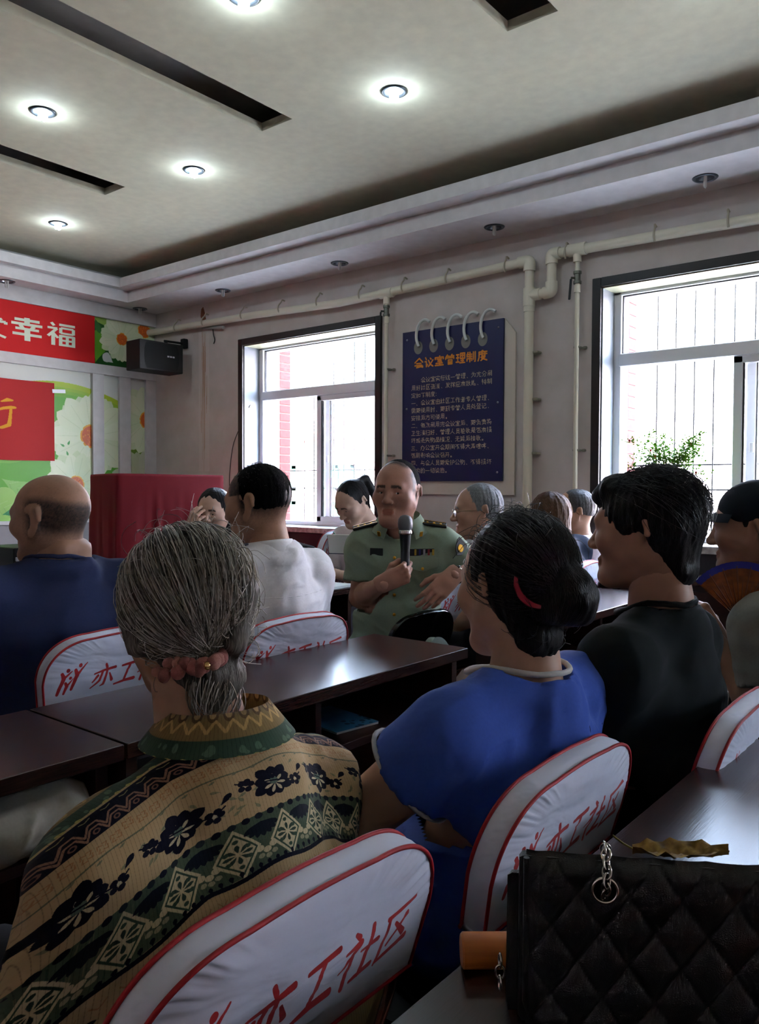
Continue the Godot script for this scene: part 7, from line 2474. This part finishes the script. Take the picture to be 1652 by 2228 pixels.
# ---------------------------------------------------------------- small things
func build_small_things() -> void:
	handbag()
	# dried leaf on the desk
	var rows := []
	for i in 13:
		var t := i / 12.0
		var r := PackedVector3Array()
		for k in 9:
			var w := (k / 8.0 - 0.5) * 2.0
			var half := 0.024 * pow(sin(PI * clampf(t * 0.94 + 0.04, 0, 1)), 0.7) * (1.0 + 0.18 * sin(i * 2.7 + k))
			r.append(Vector3(w * half, 0.004 + absf(w) * 0.010 + 0.010 * t * t + 0.003 * sin(i * 1.9 + k * 1.3), (t - 0.5) * 0.115))
		rows.append(r)
	var lf := thing("dried_leaf", "curled yellow-brown dried leaf lying on the desk behind the handbag", "leaf", Vector3(1.015, 0.7505, -0.33), deg_to_rad(25.0))
	obj("blade", MB.new().sheet(rows, [], true), tri_map(mat(Color(0.74, 0.62, 0.26), 0.7), noise_tex(0.05, 81, 128, Color(0.5, 0.42, 0.3), Color.WHITE), Vector3.ONE * 9.0), lf)
	obj("stalk", MB.new().tube(curve([Vector3(0, 0.006, -0.05), Vector3(0.0, 0.014, -0.068), Vector3(0.004, 0.022, -0.082)], 4), 0.0014, 6), mat(Color(0.50, 0.45, 0.18), 0.7), lf)
	# wooden rod end sticking out behind the bag
	var ax := Vector3(0.64, 0, 0.77).normalized()
	var rod := obj("wooden_rod", MB.new().lathe(PackedVector2Array([Vector2(0.0, 0.0), Vector2(0.0145, 0.0), Vector2(0.0165, 0.002), Vector2(0.0168, 0.16), Vector2(0.0, 0.16)]), 28, Transform3D(Basis(Quaternion(Vector3.UP, ax)), Vector3.ZERO)), tri_map(mat(Color(0.78, 0.46, 0.18), 0.45), noise_tex(0.05, 82, 128, Color(0.8, 0.76, 0.7), Color.WHITE), Vector3(3, 20, 3)))
	rod.position = Vector3(0.650, 0.7672, -0.421)
	tag(rod, "thick round wooden rod lying half behind the quilted handbag", "rod")
	# booklet in the desk
	var bk := thing("booklet", "thin pale blue booklet lying on the shelf inside the desk", "booklet", Vector3(1.60, 0.586, -1.455), deg_to_rad(-8.0))
	var bp := Pic.new(128, 192, Color(0.30, 0.62, 0.82))
	var rng := RandomNumberGenerator.new()
	rng.seed = 3
	for k in 26:
		bp.disc(Vector2(rng.randf_range(60, 128), rng.randf_range(120, 192)), rng.randf_range(2, 7), Color(0.12, 0.30, 0.46))
	for k in 14:
		bp.disc(Vector2(rng.randf_range(0, 128), rng.randf_range(0, 90)), rng.randf_range(5, 22), Color(0.40, 0.72, 0.88))
	var bm := mat(Color.WHITE, 0.35)
	bm.albedo_texture = bp.tex()
	obj("pages", MB.new().box(Vector3(0, 0.003, 0), Vector3(0.146, 0.006, 0.206), 0.0005), M.paper, bk)
	var cv := MB.new()
	cv.quad(Vector3(-0.075, 0.0066, 0.105), Vector3(0.075, 0.0066, 0.105), Vector3(0.075, 0.0066, -0.105), Vector3(-0.075, 0.0066, -0.105), Vector2(0, 1), Vector2(1, 1), Vector2(1, 0), Vector2(0, 0))
	obj("cover", cv, bm, bk)
	# paper pad on the officers' desk
	var pad := thing("paper_pad", "white paper pad on the desk in front of the white shirt officer", "paper pad", Vector3(2.80, 0.7502, -2.60), 0.1)
	obj("sheets", MB.new().box(Vector3(0, 0.006, 0), Vector3(0.16, 0.012, 0.22), 0.001), M.paper, pad)
	obj("binding", MB.new().box(Vector3(0, 0.0065, -0.106), Vector3(0.161, 0.014, 0.01), 0.001), mat(Color(0.8, 0.8, 0.78), 0.6), pad)
	# folded sheet on the patterned cardigan's lap
	var sh := obj("folded_paper", MB.new().sheet([pts([Vector3(-0.07, 0.0, -0.10), Vector3(0.0, 0.012, -0.10), Vector3(0.07, 0.0, -0.10)]), pts([Vector3(-0.07, 0.004, 0.0), Vector3(0.0, 0.018, 0.0), Vector3(0.07, 0.004, 0.0)]), pts([Vector3(-0.07, 0.0, 0.10), Vector3(0.0, 0.010, 0.10), Vector3(0.07, 0.0, 0.10)])], [], true), mat(Color(0.76, 0.82, 0.76), 0.7))
	sh.transform = Transform3D(Basis.from_euler(Vector3(0.35, 0.5, 0.2)), Vector3(1.06, 0.625, -1.0))
	tag(sh, "pale sheet of paper held on the lap beside the patterned cardigan", "paper")
	# cloth bundle on the desk shelf
	var s := SDF.new(Vector3(-0.2, -0.01, -0.14), Vector3(0.2, 0.16, 0.14), 0.009)
	s.cone(Vector3(-0.10, 0.05, 0), Vector3(0.10, 0.055, 0.01), 0.075, 0.065, 0.02, Vector3(1, 0.8, 1.2))
	s.cone(Vector3(-0.02, 0.09, -0.02), Vector3(0.08, 0.07, 0.03), 0.03, 0.03, 0.03)
	var crease := func(p: Vector3) -> float: return fold(p * 1.6, 0.008)
	s.bend(crease)
	s.cut(Vector3.DOWN, Vector3.ZERO)
	var bd := obj("cloth_bag", s.mesh(MB.new()), cloth_mat(Color(0.45, 0.45, 0.38), 0.9))
	bd.position = Vector3(0.63, 0.587, -1.36)
	tag(bd, "crumpled pale grey cloth bag stuffed on the shelf inside the desk", "cloth bag")
	# black case standing on the desk by the window
	var cs := thing("black_case", "black upright case standing on the desk by the window", "case", Vector3(2.73, 0.7502, -1.40), 0.25)
	obj("body", MB.new().box(Vector3(0, 0.085, 0), Vector3(0.20, 0.17, 0.07), 0.012), M.matte_black, cs)
	obj("zip", MB.new().tube(ring_path(rounded(0.2, 0.17, 0.015, 4), Transform3D(Basis(), Vector3(0, 0.085, 0.0))), 0.0028, 6, false, true), M.chrome, cs)
	obj("handle", MB.new().tube(curve([Vector3(-0.03, 0.168, 0), Vector3(-0.025, 0.185, 0), Vector3(0.025, 0.185, 0), Vector3(0.03, 0.168, 0)], 4), 0.004, 6), M.black, cs)
	# book and pen of the writing girl
	var gb := thing("notebook", "open dark blue book held up by the girl with the ponytail", "book", Vector3(2.945, 0.895, -2.62), 2.0)
	obj("cover", MB.new().box(Vector3(0, 0.045, 0.004), Vector3(0.15, 0.10, 0.006), 0.001, Basis(Vector3.RIGHT, -0.35)), mat(Color(0.05, 0.17, 0.30), 0.5), gb)
	obj("pages", MB.new().box(Vector3(0, 0.05, -0.003), Vector3(0.142, 0.10, 0.008), 0.001, Basis(Vector3.RIGHT, -0.35)), M.paper, gb)
	var pn := obj("pen", MB.new().tube(pts([Vector3(2.925, 1.005, -2.665), Vector3(2.935, 0.99, -2.66), Vector3(2.965, 0.93, -2.64)]), [0.002, 0.004, 0.003], 8), mat(Color(0.06, 0.40, 0.16), 0.4))
	tag(pn, "slim green pen in the hand of the writing girl", "pen")
	hand_fan()
	window_plant()

func handbag() -> void:
	var dirx := Vector3(0.512, 0, 0.859).normalized()
	var bas := Basis(dirx, Vector3.UP, dirx.cross(Vector3.UP))
	var t := thing("handbag", "black quilted leather handbag with silver chain standing on the desk", "handbag")
	t.transform = Transform3D(bas, Vector3(0.620, 0.7503, -0.334))
	var W := 0.27
	var Hh := 0.151
	var lea := mat(Color(0.13, 0.135, 0.14), 0.38, 0.0, 0.5)
	lea.uv1_triplanar = true
	lea.uv1_scale = Vector3.ONE * 14.0
	bumpy(lea, noise_tex(0.22, 91, 256, Color.BLACK, Color.WHITE, 2), 0.035)
	# front flap: quilted diamonds, seam grooves, rounded lower corners, rolled top edge
	var nu := 130
	var nv := 74
	var rows := []
	for i in nv + 1:
		var r := PackedVector3Array()
		for j in nu + 1:
			var u := W * j / nu
			var v := Hh * i / nv
			var a := u / 0.0435 + v / 0.060
			var b := u / 0.0435 - v / 0.060
			var q := pow(absf(sin(PI * a)) * absf(sin(PI * b)), 0.38)
			var edge := smoothstep(0.0, 0.010, u) * smoothstep(0.0, 0.010, W - u) * smoothstep(0.0, 0.008, v)
			var roll := 1.0 - smoothstep(0.0, 0.016, Hh - v)
			r.append(Vector3(u, v - roll * roll * 0.0, 0.004 + 0.0075 * q * edge * (1.0 - roll * 0.6) - roll * roll * 0.010))
		rows.append(r)
	obj("front_flap", MB.new().sheet(rows, []), lea, t)
	obj("flap_edge", MB.new().tube(pts([Vector3(0.0, Hh - 0.004, 0.002), Vector3(0.0, 0.02, 0.003), Vector3(0.004, 0.007, 0.003), Vector3(0.016, 0.001, 0.003), Vector3(W, 0.001, 0.003)]), 0.0028, 8), lea, t)
	# wedge body: broad foot, narrow top
	var side := Basis(Vector3(0, 0, 1), Vector3.UP, Vector3(-1, 0, 0))
	obj("body", MB.new().prism(PackedVector2Array([Vector2(-0.062, 0.0), Vector2(0.0, 0.0), Vector2(-0.001, Hh - 0.004), Vector2(-0.010, Hh - 0.003)]), W + 0.010, Transform3D(side, Vector3(W + 0.004, 0, 0)), 0.003), lea, t)
	obj("back_pocket", MB.new().prism(PackedVector2Array([Vector2(-0.055, 0.0), Vector2(-0.014, 0.0), Vector2(-0.014, Hh - 0.026), Vector2(-0.020, Hh - 0.026)]), W + 0.010, Transform3D(side, Vector3(W - 0.006, 0, 0)), 0.004), lea, t)
	# eyelet and chain woven through it
	var ec := Vector3(0.0655, 0.128, 0.0125)
	var ring := PackedVector3Array()
	for k in 32:
		ring.append(ec + Vector3(cos(TAU * k / 32.0) * 0.0105, sin(TAU * k / 32.0) * 0.0105, 0.0))
	var silver := mat(Color(0.80, 0.79, 0.75), 0.18, 1.0)
	obj("eyelet", MB.new().tube(ring, 0.0014, 8, false, true), silver, t)
	var hole := MB.new()
	hole.lathe(PackedVector2Array([Vector2(0.0, 0.0), Vector2(0.0098, 0.0)]), 24, Transform3D(Basis(Vector3.RIGHT, PI * 0.5), ec + Vector3(0, 0, -0.0012)))
	obj("eyelet_hole", hole, M.matte_black, t)
	var path := curve([ec + Vector3(0.0, -0.002, 0.001), ec + Vector3(0.001, 0.010, 0.004), Vector3(0.067, Hh - 0.001, 0.008), Vector3(0.068, Hh + 0.006, -0.002), Vector3(0.069, Hh + 0.002, -0.012), Vector3(0.07, Hh - 0.03, -0.022)], 4)
	for k in range(0, path.size() - 1, 2):
		var p := path[k]
		var d := (path[mini(k + 2, path.size() - 1)] - path[maxi(k - 1, 0)]).normalized()
		var sd := d.cross(Vector3(0.3, 0.2, 1)).normalized().rotated(d, 1.57 * ((k / 2) % 2) + 0.5)
		var lk := PackedVector3Array()
		for q in 18:
			var an := TAU * q / 18.0
			lk.append(p + d * cos(an) * 0.0062 + sd * sin(an) * 0.0042)
		obj("chain_link", MB.new().tube(lk, 0.0011, 6, false, true), silver, t)
	obj("chain_leather", MB.new().tube(path, 0.0018, 6), M.matte_black, t)
	for k in 3:
		var lk := PackedVector3Array()
		var p := Vector3(-0.022, 0.048 - k * 0.010, -0.006)
		for q in 16:
			var an := TAU * q / 16.0
			lk.append(p + Vector3(0.0, cos(an) * 0.0062, 0.0) + (Vector3(0.004, 0, 0) if k % 2 else Vector3(0.001, 0, 0.004)) * sin(an))
		obj("chain_link", MB.new().tube(lk, 0.0011, 6, false, true), silver, t)

func hand_fan() -> void:
	var piv := Vector3(2.172, 0.885, -0.565)
	# the leaf opens in a plane square to the line from the pivot along its sticks
	var across := Vector3(0.61, 0.0, 0.79)
	var t := thing("folding_fan", "orange-brown paper folding fan with a blue rim in the cap wearer's hand", "fan", piv)
	var up := Vector3.UP
	var nrm := across.cross(up)
	var n := 36
	var rows := []
	for i in 7:
		var r := PackedVector3Array()
		for k in n + 1:
			var a := lerpf(-0.85, 0.72, float(k) / n)
			var rad := lerpf(0.045, 0.152, i / 6.0)
			var d := across * sin(a) + up * cos(a)
			r.append(d * rad + nrm * (0.0025 if k % 2 else -0.0025) * (i / 6.0))
		rows.append(r)
	var fm := tri_map(mat(Color(0.62, 0.36, 0.10), 0.7), noise_tex(0.03, 95, 256, Color(0.55, 0.48, 0.35), Color.WHITE, 4), Vector3.ONE * 5.0)
	fm.backlight_enabled = true
	fm.backlight = Color(0.42, 0.27, 0.10)
	obj("leaf", MB.new().sheet(rows.slice(0, 6)), fm, t)
	obj("rim_band", MB.new().sheet(rows.slice(5, 7)), mat(Color(0.12, 0.16, 0.62), 0.6), t)
	for k in range(0, n + 1, 3):
		var a := lerpf(-0.85, 0.72, float(k) / n)
		var d := across * sin(a) + up * cos(a)
		obj("rib", MB.new().tube(pts([d * -0.012, d * 0.14]), [0.0022, 0.0012], 5), mat(Color(0.42, 0.22, 0.10), 0.5), t)

func window_plant() -> void:
	var t := thing("potted_plant", "leafy green potted plant with small red flowers on the window sill", "potted plant", Vector3(4.045, 0.9485, -1.40))
	obj("pot", MB.new().lathe(PackedVector2Array([Vector2(0.0, 0.0), Vector2(0.042, 0.0), Vector2(0.055, 0.085), Vector2(0.061, 0.087), Vector2(0.061, 0.10), Vector2(0.053, 0.10), Vector2(0.05, 0.085), Vector2(0.0, 0.085)]), 24), mat(Color(0.55, 0.27, 0.17), 0.8), t)
	var rng := RandomNumberGenerator.new()
	rng.seed = 66
	var lm := mat(Color(0.40, 0.56, 0.16), 0.5)
	lm.backlight_enabled = true
	lm.backlight = Color(0.25, 0.33, 0.06)
	lm.vertex_color_use_as_albedo = true
	var leaves := MB.new()
	var reds := []
	for k in 40:
		var lean := Vector3(rng.randf_range(-0.07, 0.02), rng.randf_range(0.30, 0.50), rng.randf_range(-0.17, 0.17))
		var p0 := Vector3(rng.randf_range(-0.02, 0.02), 0.085, rng.randf_range(-0.02, 0.02))
		var stem := curve([p0, p0 + lean * Vector3(0.25, 0.45, 0.2), p0 + lean * Vector3(0.7, 0.85, 0.65), p0 + lean * Vector3(1.0, 0.95 if k % 3 else 0.6, 1.15)], 6)
		obj("stem", MB.new().tube(stem, 0.0013, 5), mat(Color(0.30, 0.36, 0.12), 0.7), t)
		for i in range(5, stem.size()):
			for q in 6:
				var d := Vector3(rng.randf_range(-0.6, 0.6), rng.randf_range(-0.2, 0.8), rng.randfn()).normalized()
				var b := stem[i] + d * rng.randf_range(0.004, 0.03)
				var s := d.cross(Vector3(rng.randfn(), rng.randfn(), rng.randfn())).normalized()
				var ln := rng.randf_range(0.010, 0.020)
				leaves.col = Color(0.7, 0.9, 0.5).lerp(Color(1.0, 1.0, 0.7), rng.randf())
				leaves.quad(b, b + d * ln * 0.5 + s * ln * 0.28, b + d * ln, b + d * ln * 0.5 - s * ln * 0.28)
		if k % 4 == 0:
			reds.append(stem[stem.size() - 2])
	var lo := obj("leaves", leaves, lm, t)
	lo.set_meta("kind", "stuff")
	for p in reds:
		obj("flower", MB.new().ball(p, Vector3(0.006, 0.007, 0.006), 8, 6), mat(Color(0.75, 0.08, 0.08), 0.5), t)
